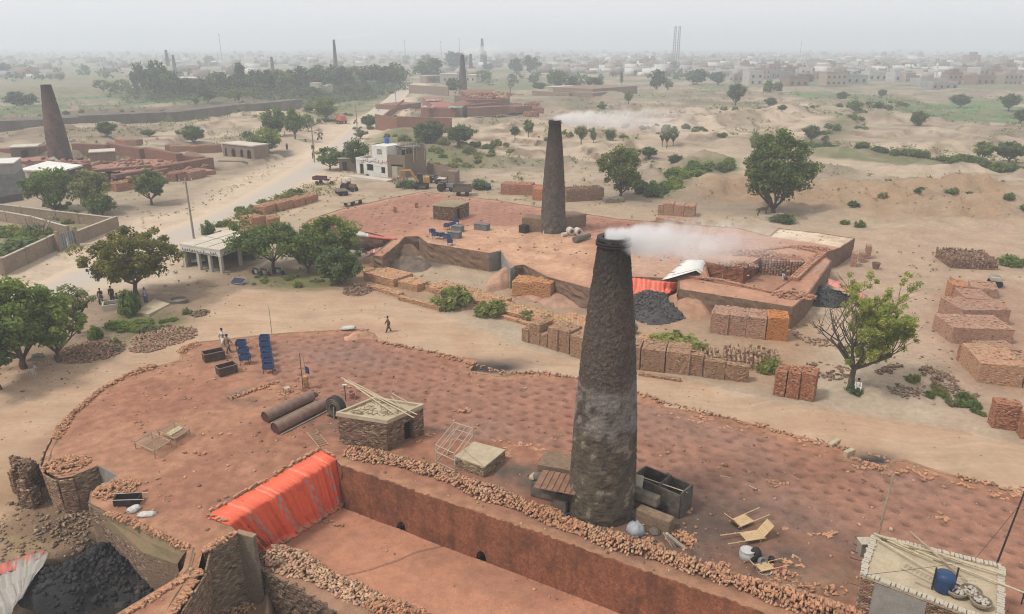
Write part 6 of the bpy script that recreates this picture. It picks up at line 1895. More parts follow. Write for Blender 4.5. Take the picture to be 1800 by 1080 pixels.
mb=MB();block(mb,G(160,293.5),G(207,290.5),5.6,3.0,3.2,o_);mb.build('roof',CONCRETE,t2)
t2=thing('house','long white-roofed building in front of the far left kiln','house',tuple(G(60,318)))
o_=G(60,318);mb=MB();block(mb,G(32,320),G(100,322),9,-.2,3.0,o_);mb.build('wall',REDW,t2)
mb=MB();block(mb,G(100.5,322),G(145,312),6,-.2,3.0,o_);mb.build('end_wall',WHITE,t2)
c=[P(32,300,3.2),P(103,304,3.2),P(146,292,3.2),P(84,285,3.2)]
MB().prism([(q-o_)[:2]for q in c],3.02,3.3).build('roof',mat('bright_roof',(0.66,0.64,0.60),(0.55,0.53,0.49),.8,.85,.1),t2)
for k_,(px,py)in enumerate(((98,288),(128,284))):
 heap('rubble_heap',('pale rubble at the left foot of the reddish chimney','pale rubble at the right foot of the reddish chimney')[k_],'rubble',(px,py),2.2,1.8,1.6,(.34,.29,.24),None,0,30+k_,40,.5)
 # the far brick works beyond the compound wall
wall('long brick compound wall before the far brick works, near side',[(662,228),(700,231),(793,234)],4.4,.5,REDW,cap=False)
wall('brick wall climbing along the road to the far brick works',[(662,228),(690,202),(710,186)],2.6,.5,REDW,cap=False)
wall('pale wall behind the far brick works',[(720,164),(788,165)],4.0,.5,TANW,cap=False)
t=thing('brick_kiln','far brick works with red floor, green sheets and stepped brick piles','kiln',tuple(G(780,205)))
o=G(780,205)
def kb2(nm,A,B,D,z1,m=REDW,z0=-.4):
 mb=MB();block(mb,G(*A),G(*B),D,z0,z1,o);return mb.build(nm,m,t)
kb2('bank',(740,205),(764,206),40,3.2);kb2('bank',(764.2,206),(800,207),60,3.4,REDW);kb2('bank',(800.3,206),(812,206),14,3.2,TANW)
kb2('floor',(764.5,204.5),(799.5,205),58,3.6,mat('red_floor',(0.33,0.12,0.095),None,1,.9,.2))
kb2('hut',(799,192),(818,193),8,4.6,TANW)
for i,(A,B,D,z)in enumerate((((822,208),(850,208),6,2.8),((850,208),(872,207),6,3.0),((872,206),(894,205),6,2.8),((822,200),(880,199),20,4.2),((812,192),(874,191),30,5.6),((874,190),(896,190),16,3.2),((880,200),(905,202),10,2.2),((700,194),(740,192),12,2.0))):
 kb2('brick_bank',A,B,D,z)
for(a,b,w,col,lab)in((762,178,26,(0.20,0.42,0.32),'green plastic sheet over the far brick works, back'),(752,189,18,(0.60,0.56,0.52),'white plastic sheet over the far brick works'),(801,190,24,(0.20,0.42,0.32),'green plastic sheet over the far brick works, front')):
 p=P(a,b,3.7);m_=mpp(p)
 r=np.random.default_rng(int(a));mb=MB()
 N=10
 for i in range(N+1):
  for j in range(5):
   mb.v.append(((i/N-.5)*w*m_+r.normal()*.4,(j/4-.5)*w*m_*.9+r.normal()*.5,.15+r.random()*.5))
 for i in range(N):
  for j in range(4):mb.face((i*5+j,i*5+5+j,i*5+6+j,i*5+1+j))
 ob=mb.build('plastic_sheet',mat('sheet_%d'%int(col[0]*100),col,None,1,.5,.2),None,True);ob.location=p;tag(ob,lab,'sheet')
for px,py,w,h,lab in((905,192,14,9,'small brick pile right of the far brick works, upper'),(925,197,16,10,'small brick pile right of the far brick works, middle'),(938,206,20,8,'small brick pile right of the far brick works, lower'),(950,193,14,14,'ragged brick pile right of the far brick works, tallest'),(858,168,16,8,'brown brick pile beside the bare leafless tree')):
 stack_row('',(px-w/2,py),(px+w/2,py),[(1,h,1,lab)],6,RED,cw=.6,ch=.4,tw=.6,td=.4,jit=.08,rough_top=.2)
t=thing('building','long low brown walled ruin on the plain before the village','building',tuple(G(1000,175)))
o=G(1000,175)
for A,B,D,z in(((935,172),(1000,172),2,3.4),((1000,171),(1042,169),24,3.8),((1042,166),(1120,164),26,5.2),((995,160),(1050,158),4,2.5)):
 mb=MB();block(mb,G(*A),G(*B),D,-1,z,o);mb.build('wall',TANW,t)
mb=MB();block(mb,P(1000,168.4,0),P(1042,166.6,0),22,3.82,4.1,o);mb.build('roof',CONCRETE,t)
for(A,B,D,z,m_,lab)in(((750,147),(776,147),14,5,TANW,'hazy brown shed at the far end of the road'),((774,148),(806,148),16,6,CONCRETE,'pale yellow-roofed house behind the slim chimney'),((818,146),(836,146),14,5,CONCRETE,'pale low house right of the slim chimney'),((652,152),(674,153),14,8,WHITE,'white house half hidden in the wood by the road'),((638,156),(648,157),8,5,mat('green_shed',(0.13,0.36,0.27),None,1,.6,.1),'small bright green shed in the wood by the road'),((326,158),(364,160),12,6,WHITE,'long white house in front of the wood'),((310,166),(324,167),10,9,TANW,'brown house between tall trees and long white house')):
 t=thing('house',lab,'house',tuple(G(*A)))
 o=G(*A);mb=MB();a_,n_=block(mb,G(*A),G(*B),D,-.5,z,o);mb.build('wall',m_,t)
 mb=MB();block(mb,G(*A)-n_*.4,G(*B)-n_*.4,D+.8,z,z+.5,o);mb.build('roof',CONCRETE,t)
 L=(G(*B)-G(*A)).length
 dd=(G(*B)-G(*A)).normalized()
 for k_ in range(max(2,int(L/5))):
  f=(k_+.5)/max(2,int(L/5));c=G(*A)+dd*(L*f)-n_*.05-o
  MB().box((c.x,c.y,z*.5),(1.2,.2,z*.32),a_).build('window',DARK_IN,t)
t=thing('ruin','pale jagged concrete ruin standing before the wood','ruin',tuple(G(555,168)))
o=G(555,168)
for A,B,z in(((553,167),(561,167),3.6),((561,167),(568,166.8),6.6),((568,166.8),(577,166.6),4.8),((577,166.6),(586,166.4),5.2)):
 mb=MB();block(mb,G(*A),G(*B),5,-1,z,o);mb.build('wall',PALECAP,t)
litter('brick_chips',700,[G(-40,330),G(205,333),G(290,318),G(378,304),G(300,290),G(110,285),G(-40,290)],.98,.75,(.30,.15,.10),31,None,lambda X,Y,d:0*X)
litter('brick_chips',350,[G(822,206),G(895,204),G(905,192),G(812,190)],5.7,1.1,(.32,.17,.12),32,None,lambda X,Y,d:0*X)
# the village in the haze
HM=[mat('house_brick',(0.25,0.17,0.13),None,.8,.9,.1,rnd=.2),mat('house_tan',(0.34,0.28,0.22),None,.8,.9,.1,rnd=.2),mat('house_white',(0.45,0.43,0.40),None,.8,.9,.1,rnd=.15),mat('house_grey',(0.33,0.32,0.31),None,.8,.9,.1,rnd=.15)]
def house_proto(k_,w,d,h,m,up=None):
 t=thing('house','hazy flat-roofed village house','house',(0,-500,-50))
 MB().box((0,0,h/2),(w,d,h)).build('wall',m,t)
 mb=MB()
 for x,y,sx,sy in((0,-d/2+.1,w,.2),(0,d/2-.1,w,.2),(-w/2+.1,0,.2,d-.4),(w/2-.1,0,.2,d-.4)):
  mb.box((x,y,h+.45),(sx,sy,.9))
 mb.build('parapet',m,t)
 if up:
  MB().box((up[0],up[1],h+up[4]/2),(up[2],up[3],up[4])).build('upper_storey',m,t)
 nw=max(2,int(w/3))
 for fl in range(max(1,int(h/3.2))):
  for i in range(nw):
   MB().box((-w/2+(i+.5)*w/nw,-d/2-.01,1.7+fl*3.2),(1.1,.12,1.3)).build('window',DARK_IN,t)
 return t
HP=[house_proto(0,9,9,3.6,HM[0]),house_proto(1,12,9,6.6,HM[1],(2,1.5,4,4,2.8)),house_proto(2,10,8,3.8,HM[2],(-2,1,3.5,4,2.6)),house_proto(3,8,10,6.8,HM[2]),house_proto(4,14,9,3.4,HM[3]),house_proto(5,9,8,6.8,HM[0],(1.5,1,4,4,3))]
LAB=['plain brown brick house among the hazy village roofs','tan two-storey house with a roof room in the hazy village','white low house with a roof room in the hazy village','white two-storey house among the hazy village roofs','long grey low house among the hazy village roofs','brown two-storey house with a roof room in the hazy village']
r=np.random.default_rng(12)
nm=0
spots=[]
for i in range(205):
 px=r.uniform(1130,1830);py=95+50*r.random()**1.25
 if px<1290 and py>126:py-=25
 spots.append((px,py))
for i in range(50):
 spots.append((r.uniform(860,1200),95+32*r.random()**1.2))
for i in range(28):
 spots.append((r.uniform(0,900),95+24*r.random()**1.2))
used_src=set()
for px,py in spots:
 k_=int(r.choice(6,p=(.26,.2,.14,.12,.12,.16)))
 p=P(px,py,0)
 s=r.uniform(.75,1.2)
 if k_ not in used_src:
  used_src.add(k_);q=HP[k_];q.location=p;q.rotation_euler=(0,0,r.uniform(-.5,.5));q.scale=(s,s,s*r.uniform(.9,1.2))
  q['label']=LAB[k_];q['group']='houses of the hazy village'
 else:
  near_h_=py>118
  q=dup(HP[k_],p,r.uniform(-.5,.5),(s,s,s*r.uniform(.85,1.25)),LAB[k_],'houses of the hazy village',True)
for(px,py,k_,s,lab)in((1322,150,3,1.25,'white two-storey villa nearest the quarry at the left of the village'),(1395,153,0,1.5,'broad brown hall beside the dark tree at the village edge'),(1462,151,1,1.2,'tan flat house with roof room in the middle of the village front'),(1490,148,4,1.5,'tan long house right of the village middle'),(1535,142,2,1.5,'white long house with a veranda at the village front'),(1580,144,2,1.5,'cream cubic house at the village front, right of the veranda house'),(1630,153,4,1.3,'pale low house at the lower right of the village front'),(1670,150,5,1.1,'reddish brown house at the right of the village front'),(1720,150,0,1.5,'brown walled yard at the right of the village front'),(1705,116,5,1.8,'dark tall building rising above the village roofs'),(1650,158,4,1.2,'pale shed beside the thin white minaret'),(1770,150,1,1.1,'tan house near the right edge of the village front')):
 dup(HP[k_],P(px,py,0),0.1,s,lab,None)
 bpy.context.view_layer.objects.active=None
t=thing('minaret','thin white minaret of the village mosque','minaret',tuple(P(1643,142,0)))
MB().lathe([(1.1,0),(1.1,7),(1.6,7.2),(1.6,7.9),(.9,8),(.85,11),(1.2,11.2),(.6,12.4),(.05,13.6)],12).build('shaft',WHITE,t)
for px,lab in((1183,'left of two tall lattice masts on the horizon'),(1190,'right of two tall lattice masts on the horizon')):
 b=P(px,118,0);zt=60
 uu=(540-46)/F;zt=CAM_Z+b.y*(-sp+uu*cp)/(cp+uu*sp)
 t=thing('mast',lab,'mast',tuple(b))
 mb=MB();w=2.6
 for sx,sy in((-1,-1),(1,-1),(1,1),(-1,1)):
  mb.tube([(sx*w*.6,sy*w*.6,0),(sx*w*.35,sy*w*.35,zt)],.32,4)
 mb.build('leg',mat('mast_paint',(0.30,0.29,0.29),None,1,.7,0),t)
 mb=MB()
 for i in range(14):
  z0,z1=zt*i/14,zt*(i+1)/14;w0=w*(.6-.25*i/14);w1=w*(.6-.25*(i+1)/14)
  for sx,sy,tx,ty in((-1,-1,1,-1),(1,-1,1,1),(1,1,-1,1),(-1,1,-1,-1)):
   mb.tube([(sx*w0,sy*w0,z0),(tx*w1,ty*w1,z1)],.18,3)
 mb.build('brace',mat('mast_paint',(0.30,0.29,0.29),None,1,.7,0),t)
for px,yb,yt,lab in((391,112,58,'thin antenna mast on the hazy horizon above the wood'),(808,110,66,'faint antenna mast right of the middle of the horizon'),(713,112,70,'faint thin antenna mast on the hazy horizon'),(1405,108,72,'thin antenna mast above the village'),(776,112,72,'short faint antenna mast on the hazy horizon')):
 b=P(px,yb,0);uu=(540-yt)/F;zt=CAM_Z+b.y*(-sp+uu*cp)/(cp+uu*sp)
 t=thing('mast',lab,'mast',tuple(b))
 MB().tube([(0,0,0),(0,0,zt)],[.8,.3],5).build('pole',mat('mast_paint',(0.30,0.29,0.29),None,1,.7,0),t)
 MB().box((0,0,zt*.93),(1.8,.4,zt*.06)).build('antenna',WHITE,t)
 # poles along the road
def pole(px,py,hpx,label,arm=True,rz=.6,r0=.14,lean=(0,0),group=None):
 p=G(px,py);h=hpx*mpp(p)/math.cos(math.atan2(CAM_Z,p.y))
 t=thing('utility_pole',label,'pole',tuple(p),rz,group)
 MB().tube([(0,0,-.3),(lean[0]*h,lean[1]*h,h)],[r0,r0*.65],8).build('pole',POLE_M,t)
 if arm:
  MB().box((lean[0]*h*.95,lean[1]*h*.95,h*.95),(h*.20,.1,.1)).build('cross_arm',POLE_M,t)
  mb=MB()
  for x in(-.09,0,.09):mb.tube([(x*h+lean[0]*h*.95,lean[1]*h*.95,h*.95+.05),(x*h+lean[0]*h*.95,lean[1]*h*.95,h*.95+.28)],.06,6)
  mb.build('insulator',WHITE,t)
 return t
pole(341,420,104,'tall leaning utility pole between road and garage',True,.5,.16)
pole(553,286,68,'utility pole with a meter box opposite the white house',True,.5,.2)
pole(628,228,42,'thin utility pole at the wall corner by the road',False,0,.16)
pole(665,196,44,'next thin utility pole up the road',False,0,.17)
pole(696,180,28,'far thin utility pole near the end of the road',False,0,.2)
pole(720,165,20,'farthest utility pole beside the pale wall',False,0,.22)
p=G(553,286);t=thing('meter_box','grey meter box strapped to the utility pole','meter box',(p.x,p.y-.35,3.6))
MB().box((0,0,0),(.7,.4,1.1)).build('case',POLE_M,t);MB().box((0,-.22,.1),(.45,.04,.5)).build('door',IRON,t)
r=np.random.default_rng(77)
n=1500
D_=520+2600*r.random(n)**1.5;a_=r.uniform(R(-38),R(38),n)
x,y=D_*np.sin(a_),D_*np.cos(a_)
k_=(fbm(x,y,260,3)>-.12)&~((np.abs(line_d(x,y,road_line))<12))
k_&=~((x>-360)&(x<-60)&(y<620))&~((x>60)&(y<600))
x,y=x[k_],y[k_]
hh=r.uniform(3.5,8,len(x))
V,Q,C_=leaves(np.stack([x,y,hh*.55],1),hh*.75,14,3.0,((0.03,0.05,0.028),(0.085,0.115,0.05)),r,.75)
o=link('distant_trees',np_mesh('distant_trees',V,Q,LEAF,C_));o['kind']='stuff'
n=900
D_=700+1900*r.random(n)**1.3;a_=np.where(r.random(n)<.62,r.uniform(R(4),R(38),n),r.uniform(R(-38),R(38),n))
x,y=D_*np.sin(a_),D_*np.cos(a_)
w_=np.stack([r.uniform(6,16,n),r.uniform(6,14,n),r.uniform(3,8,n)],1)
V,Q=np_boxes(np.stack([x,y,w_[:,2]/2],1),w_,np.stack([np.zeros(n),np.zeros(n),r.uniform(-.5,.5,n)],1))
pal=np.array([[.25,.17,.13],[.34,.28,.22],[.55,.53,.50],[.33,.32,.31],[.22,.16,.13]])[r.integers(0,5,n)]
o=link('distant_houses',np_mesh('distant_houses',V,Q,BRICKS,np.repeat(pal,6,0)));o['kind']='stuff'
# orange sheet over the trench end
def K(px,py,dz=0.0):return P(px,py,KZ+dz)
SHEET=attr_mat('plastic_sheet',scale=3,lo=.88,hi=1.1,rough=.5,bump=.25,dist=.02,world=False,spec=.4,fine=30)
def sheet(name,label,rows,n,colf,cat='sheet',fold=.05,seed=1,thick=.012):
 0
 r=np.random.default_rng(seed)
 V,o=[],rows[0][0]
 R_=[resample_n(row,n)for row in rows]
 prof=fbm(np.linspace(0,n*.35,n),np.full(n,seed*3.1),1.2,3)
 for j,row in enumerate(R_):
  for i,p in enumerate(row):
   a=row[min(i+1,n-1)]-row[max(i-1,0)];a.z=0
   nn=Vector((a.y,-a.x,0)).normalized()if a.length>1e-6 else Vector((0,-1,0))
   q=p+nn*(fold*prof[i]*min(1,j/3))+Vector((0,0,r.normal()*fold*.12))-o
   V.append(tuple(q))
 m=len(R_)
 Q,C_=[],[]
 for j in range(m-1):
  for i in range(n-1):
   Q.append((j*n+i,j*n+i+1,(j+1)*n+i+1,(j+1)*n+i));C_.append(colf(i/(n-1),j/(m-1)))
 ob=link(name,np_mesh(name,np.array(V),np.array(Q)[:,::-1],SHEET,np.array(C_),smooth=True))
 ob.location=o
 md=ob.modifiers.new('thickness','SOLIDIFY');md.thickness=thick
 return tag(ob,label,cat)
def resample_n(pts,n):
 L=[0]
 for a,b in zip(pts[:-1],pts[1:]):L.append(L[-1]+(b-a).length)
 out=[]
 for i in range(n):
  s=L[-1]*i/(n-1);k_=0
  while k_<len(pts)-2 and L[k_+1]<s:k_+=1
  out.append(pts[k_].lerp(pts[k_+1],(s-L[k_])/max(1e-9,L[k_+1]-L[k_])))
 return out
T0=[K(360,908,.10),K(564,792,.10)]
T1=[K(382,915,.13),K(577,799,.14)]
E_=[K(400,923,.10),K(590,807,.12)]
B_=[P(452,972,TF+.10),P(606,881,TF+.12)]
B2_=[P(461,979,TF+.10),P(613,884,TF+.09)]
rows=[T0,T1,E_]
for f in(.06,.2,.35,.5,.65,.8,.93):
 rows.append([E_[k].lerp(B_[k],f)+(Vector((0,0,-.06*math.sin(PI*f))))for k in(0,1)])
rows+=[B_,B2_]
bands=((.17,.035),(.41,.04),(.69,.03),(.72,.012),(.90,.028))
def orange(u,v):
 u2=u-.05*max(0,v-.2)
 for c_,w_ in bands:
  if abs(u2-c_)<w_*.8 and int((u2*260+v*90))%2:return(.42,.25,.22)if v>.22 else(.78,.20,.12)
 return(.74,.125,.06)if(v<.2 or fbm(np.array([u*40]),np.array([v*3.]),1.5,2)[0]>-.25)else(.62,.10,.055)
sheet('tarpaulin','bright orange plastic sheet draped over the end wall of the open trench',rows,150,orange,'tarpaulin',.17,3)
def lone(name,me,label,cat,loc,rot=(0,0,0),group=None,scale=1.0):
 o=link(name,me);o.location=loc;o.rotation_euler=rot;o.scale=(scale,)*3
 return tag(o,label,cat,group)
def brick_line(A,B,n,dz,label,group,turn=PI/2,jit=.06,skip=.12):
 d=B-A;a=math.atan2(d.y,d.x)
 for i in range(n):
  if rng.random()<skip:continue
  q=A.lerp(B,(i+.5)/n)+Vector((rng.normal()*jit,rng.normal()*jit,dz))
  lone('brick',BRICK_MESHES[i%5],label,'brick',q,(rng.normal()*.06,rng.normal()*.06,a+turn+rng.normal()*.25),group,1.12)
brick_line(K(366,905),K(562,792),34,.18,'brick weighing down the upper edge of the orange sheet','bricks on the upper edge of the orange sheet',.2)
brick_line(K(366,909),K(398,922),5,.17,'brick on the short left edge of the orange sheet','bricks on the short left edge of the orange sheet',1.2)
brick_line(K(570,795),K(588,806),4,.18,'brick on the short right edge of the orange sheet','bricks on the short right edge of the orange sheet',.3)
brick_line(P(480,968,TF),P(612,884,TF),32,.17,'brick holding the foot of the orange sheet on the trench floor','bricks along the foot of the orange sheet',1.3)
# square hut
def brick_skin(mb_c,A,B,z0,z1,base,doors=(),cw=.235,ch=.08,r=rng):
 0
 d=B-A;d.z=0;L=d.length;a=math.atan2(d.y,d.x);u=d.normalized();n=Vector((u.y,-u.x,0))
 c,s=face_cells(L,z1-z0,cw,ch,r,.012)
 for(x,z),(w,h)in zip(c,s):
  if any(x0<x<x1 and z<zt for x0,x1,zt in doors):continue
  p=A+u*x+n*(.012+r.normal()*.008)
  mb_c[0].append((p.x,p.y,z0+z));mb_c[1].append((w,.09,h));mb_c[2].append((r.normal()*.015,r.normal()*.02,a+r.normal()*.015));mb_c[3].append(base)
def skin_build(name,mb_c,o,parent):
 V,Q=np_boxes(np.array(mb_c[0])-np.array(o),np.array(mb_c[1]),np.array(mb_c[2]))
 ob=link(name,np_mesh(name,V,Q,BRICKS,np.repeat(brick_cols(len(mb_c[0]),mb_c[3][0],.2,.2),6,0)),parent);ob['kind']='stuff'
MORTAR=mat('mortar',(0.15,0.105,0.075),None,3,.95,.3)
def skin_wall(pts,z0,z1,base,lean=0,cw=.24,ch=.085):
 sk=([],[],[],[])
 for a,b_ in zip(pts[:-1],pts[1:]):
  if(b_-a).length>.2:brick_skin(sk,a,b_,z0,z1,base,(),cw,ch)
 if lean:
  for i_,c in enumerate(sk[0]):
   a_=sk[2][i_][2];f=(c[2]-z0)/(z1-z0)*lean
   sk[0][i_]=(c[0]-math.sin(a_)*f,c[1]+math.cos(a_)*f,c[2])
 skin_build('laid_bricks',sk,o0,kiln)
OLDB=(.235,.155,.105)
NR_=near_ring
skin_wall(seg(ridx(400,922),ridx(356,972))[::-1][::-1],-2.4,KZ-.02,(.22,.165,.115))
skin_wall(seg(ridx(356,972),ridx(262,1150)),-2.6,KZ-.05,OLDB,.35)
skin_wall(seg(ridx(330,966),ridx(158,872)),.9,KZ-.02,OLDB)
skin_wall([P(312,992,1.0),P(252,972,1.0),P(196,932,1.0),P(163,908,1.0)],-2.2,1.0,(.205,.14,.10))
skin_wall([NR_[ridx(172,820)],NR_[0]],-1.0,KZ-.02,OLDB)
skin_wall([NR_[0]]+seg(1,ridx(95,770)),-1.0,KZ-.02,(.27,.165,.11),.2)
def flat_hut(label,b,H,base,door=None,rim=.16,zb=KZ):
 0
 o=b[1].copy();t=thing('hut',label,'hut',tuple(o))
 loc=[p-o for p in b]
 mb=MB();cen=sum(loc,Vector())/4
 ins=[p+(cen-p).normalized()*.12 for p in loc]
 d=(ins[2]-ins[1]);L=d.length;u=d.normalized();nrm=Vector((-u.y,u.x,0))
 a_=math.atan2(u.y,u.x)
 for i,j in((0,1),(3,0),(2,3),(1,2)):
  dd=ins[j]-ins[i];LL=dd.length;uu=dd.normalized();nn=Vector((-uu.y,uu.x,0))*.1;an=math.atan2(uu.y,uu.x)
  spans=[(0,LL,0)]
  if(i,j)==(1,2)and door:spans=[(0,door[0]*LL,0),(door[1]*LL,LL,0),(door[0]*LL,door[1]*LL,door[2])]
  for x0,x1,z0 in spans:
   c=ins[i]+uu*(x0+x1)/2+nn
   mb.box((c.x,c.y,(z0-.1+H)/2),(x1-x0,.2,H-z0+.1),an)
 mb.build('wall',MORTAR,t)
 sk=([],[],[],[])
 brick_skin(sk,b[0],b[1],o.z,o.z+H,base)
 Ld=(b[2]-b[1]).length
 brick_skin(sk,b[1],b[2],o.z,o.z+H,base,[(door[0]*Ld,door[1]*Ld,door[2])]if door else())
 brick_skin(sk,b[3],b[0],o.z,o.z+H,base);brick_skin(sk,b[2],b[3],o.z,o.z+H,base)
 skin_build('laid_bricks',sk,o,t)
 out=[p+(p-cen).normalized()*.14 for p in loc]
 mb=MB().prism([p[:2]for p in out],H,H+.10)
 if rim:
  for i in range(4):
   p,q=out[i],out[(i+1)%4];dd=q-p;an=math.atan2(dd.y,dd.x);nn=(cen-(p+q)/2).normalized()*.1
   c=(p+q)/2+nn;mb.box((c.x,c.y,H+.10+rim/2-.002*i),(dd.length-.01*i,.17,rim),an)
 mb.build('roof',PLASTER,t)
 if door:
  p=ins[1]+u*(L*(door[0]+door[1])/2)+nrm*.25
  MB().box((p.x,p.y,door[2]/2),(L*(door[1]-door[0]),.02,door[2]),a_).build('door_opening',DARK_IN,t)
 return t
b=[K(598,779),K(683,793),K(745,764)];b.append(b[0]+b[2]-b[1])
flat_hut('square brown brick hut with a flat mud roof and dark doorway on the near kiln',b,1.95,(.20,.125,.085),(.42,.70,1.45))
HR=KZ+2.22
def stick(name,label,cat,a,b,r,m,group=None,n=6):
 o=a.copy();mb=MB();md=a.lerp(b,.5)+Vector((0,0,-.02));mb.tube([(0,0,0),tuple(md-o),tuple(b-o)],[r,r*.9,r*.75],n)
 ob=mb.build(name,m);ob.location=o
 return tag(ob,label,cat,group)
for i,(a,b_,r)in enumerate((((600,664),(728,735),.045),((606,670),(733,729),.05),((612,668),(722,724),.04),((625,680),(695,728),.045),((690,692),(716,706),.03),((688,697),(704,715),.03))):
 stick('bamboo_pole',('longest bamboo pole overhanging both edges of the square hut roof','second bamboo pole beside the longest on the square hut roof','third bamboo pole across the square hut roof','shorter bamboo pole crossing under the others on the square hut roof','short stick near the back edge of the square hut roof','shortest stick near the far corner of the square hut roof')[i],'pole',P(a[0],a[1],HR+.04+.03*i),P(b_[0],b_[1],HR+.02+.05*i),r,BAMBOO)
c_,r_=[],[]
for i in range(150):
 q=P(615+90*rng.random(),700+30*rng.random(),KZ+2.08)
 c_.append(tuple(q));r_.append((rng.normal()*.1,rng.normal()*.1,rng.random()*6))
V,Q=np_boxes(np.array(c_),np.stack([rng.uniform(.1,.5,150),np.full(150,.02),np.full(150,.02)],1),np.array(r_))
ob=link('straw',np_mesh('straw',V,Q,BRICKS,np.repeat(np.tile(np.array([[.24,.18,.11]]),(150,1))*rng.uniform(.5,1.3,(150,1)),6,0)));ob['kind']='stuff'
# pipes, blower, ladder, beds
for(a,b_,lab)in(((467,744),(548,705),'rusty steel pipe lying farther from the trench, left of the round blower'),((484,764),(570,720),'rusty steel pipe lying nearer the trench, left of the round blower')):
 A,B=K(a[0],a[1],.0),K(b_[0],b_[1],.0);d=B-A
 t=thing('steel_pipe',lab,'pipe',tuple(A),math.atan2(d.y,d.x));L=d.length;R0=.40
 mb=MB();mb.tube([(0,0,.42),(L*.5,0,.42),(L,0,.42)],R0,24,cap=False);mb.tube([(.02,0,.42),(L-.02,0,.42)],R0-.03,24,cap=False);mb.build('barrel',RUST,t,True)
 MB().tube([(.05,0,.42),(.08,0,.42)],R0-.02,24).build('end_plate',mat('dark_rust',(0.10,0.035,0.028),None,4,.8,.2),t)
 MB().box((L/2,-R0*.62,.03),(L*.98,.62,.05)).build('base_flange',RUST,t)
 MB().box((L/2,-R0-.12,.14),(L*.98,.05,.06)).build('rail',PALECAP,t)
p=K(592,733);t=thing('blower','round black iron blower drum standing beside the square hut','blower',tuple(p),R(-30))
mb=MB();mb.lathe([(.30,-.22),(.72,-.24),(.78,-.18),(.78,.18),(.72,.24),(.30,.22)],28)
ob=mb.build('drum',IRON,t);ob.location=(0,0,.78);ob.rotation_euler=(PI/2,0,0)
for r0 in(.62,.48,.34):
 mb=MB();mb.lathe([(r0-.045,.22),(r0-.04,.27),(r0+.04,.27),(r0+.045,.22)],24);ob=mb.build('ring',SOOTY,t);ob.location=(0,0,.78);ob.rotation_euler=(PI/2,0,0)
MB().tube([(.1,-.35,0),(.1,-.32,.9)],.05,8).build('handle',POLE_M,t)
MB().box((0,0,.05),(1.2,.6,.1)).build('foot',IRON,t)
p=K(608,706);t=thing('lamp_post','thin iron post with a white cap behind the square hut','post',tuple(p));MB().tube([(0,0,0),(0,0,1.3)],.03,6).build('post',IRON,t);MB().box((0,0,1.3),(.34,.1,.08)).build('cap',WHITE,t)
p=K(619,700);t=thing('bucket','pale red bucket behind the square hut','bucket',tuple(p));MB().lathe([(.19,0),(.24,.5),(.26,.5),(.21,.04)],14).build('body',mat('faded_red',(0.45,0.16,0.13),None,3,.6,.1),t);MB().lathe([(.245,.46),(.275,.47),(.275,.52),(.245,.52)],14,cap=False).build('rim',PALECAP,t)
lone('tyre',MB().lathe([(.16,0),(.30,0),(.33,.08),(.30,.16),(.16,.16),(.14,.08),(.16,0)],18,cap=False).mesh('tyre',IRON),'small black tyre lying beyond the rusty pipes','tyre',K(551,697),(0.1,0,0))
def ladder(label,A,B,w,rungs,m,r=.03):
 d=(B-A);L=d.length;u=d.normalized();s=Vector((-u.y,u.x,0)).normalized()*w/2
 t=thing('ladder',label,'ladder',tuple(A))
 for k_ in(-1,1):MB().tube([s*k_,d+s*k_],r,6).build('rail',m,t)
 for i in range(rungs):
  q=d*((i+.7)/(rungs+.4));MB().tube([q-s*1.05,q+s*1.05],r*.8,5).build('rung',m,t)
ladder('short wooden ladder lying flat between the square hut and the orange sheet',K(548,758,.06),K(570,785,.06),.62,8,WOOD,.035)
ROPE=mat('bed_rope',(0.33,0.27,0.19),(0.24,0.19,0.13),9,.9,.4)
def charpai(label,corners,cover=False):
 t=thing('rope_bed',label,'bed',tuple(corners[0]));o=corners[0];q=[c-o for c in corners];h=.5
 for c in q:MB().tube([(c.x,c.y,-.02),(c.x,c.y,h+.10)],[.035,.045],8).build('leg',WOOD,t)
 for i in range(4):
  a,b_=q[i],q[(i+1)%4];MB().tube([(a.x,a.y,h),(b_.x,b_.y,h)],.035,6).build('rail',WOOD,t)
 mb=MB();n1,n2=15,9
 for i in range(1,n1):
  f=i/n1;a,b_=q[0].lerp(q[1],f),q[3].lerp(q[2],f);m_=(a+b_)/2;mb.tube([(a.x,a.y,h),(m_.x,m_.y,h-.06),(b_.x,b_.y,h)],.012,4,cap=False)
 for i in range(1,n2):
  f=i/n2;a,b_=q[0].lerp(q[3],f),q[1].lerp(q[2],f);m_=(a+b_)/2;mb.tube([(a.x,a.y,h+.01),(m_.x,m_.y,h-.05),(b_.x,b_.y,h+.01)],.012,4,cap=False)
 mb.build('rope_web',ROPE,t)
 if cover:
  mb=MB();N=8
  for i in range(N+1):
   for j in range(N+1):
    f,g=.08+.55*i/N,.05+.88*j/N;p_=q[0].lerp(q[1],g).lerp(q[3].lerp(q[2],g),.35+.55*f);mb.v.append((p_.x,p_.y,h+.035+rng.normal()*.008))
  for i in range(N):
   for j in range(N):a=i*(N+1)+j;mb.face((a,a+1,a+N+2,a+N+1))
  mb.build('mat',mat('reed_mat',(0.42,0.36,0.21),None,8,.9,.2),t)
q=[K(239,790),K(268,773),K(302,788),K(273,806)]
charpai('rope bed with bare webbing, left of two on the empty kiln floor',q)
q=[K(281,770),K(308,755),K(334,768),K(310,784)]
charpai('rope bed with a straw mat on it, right of two on the empty kiln floor',q,True)
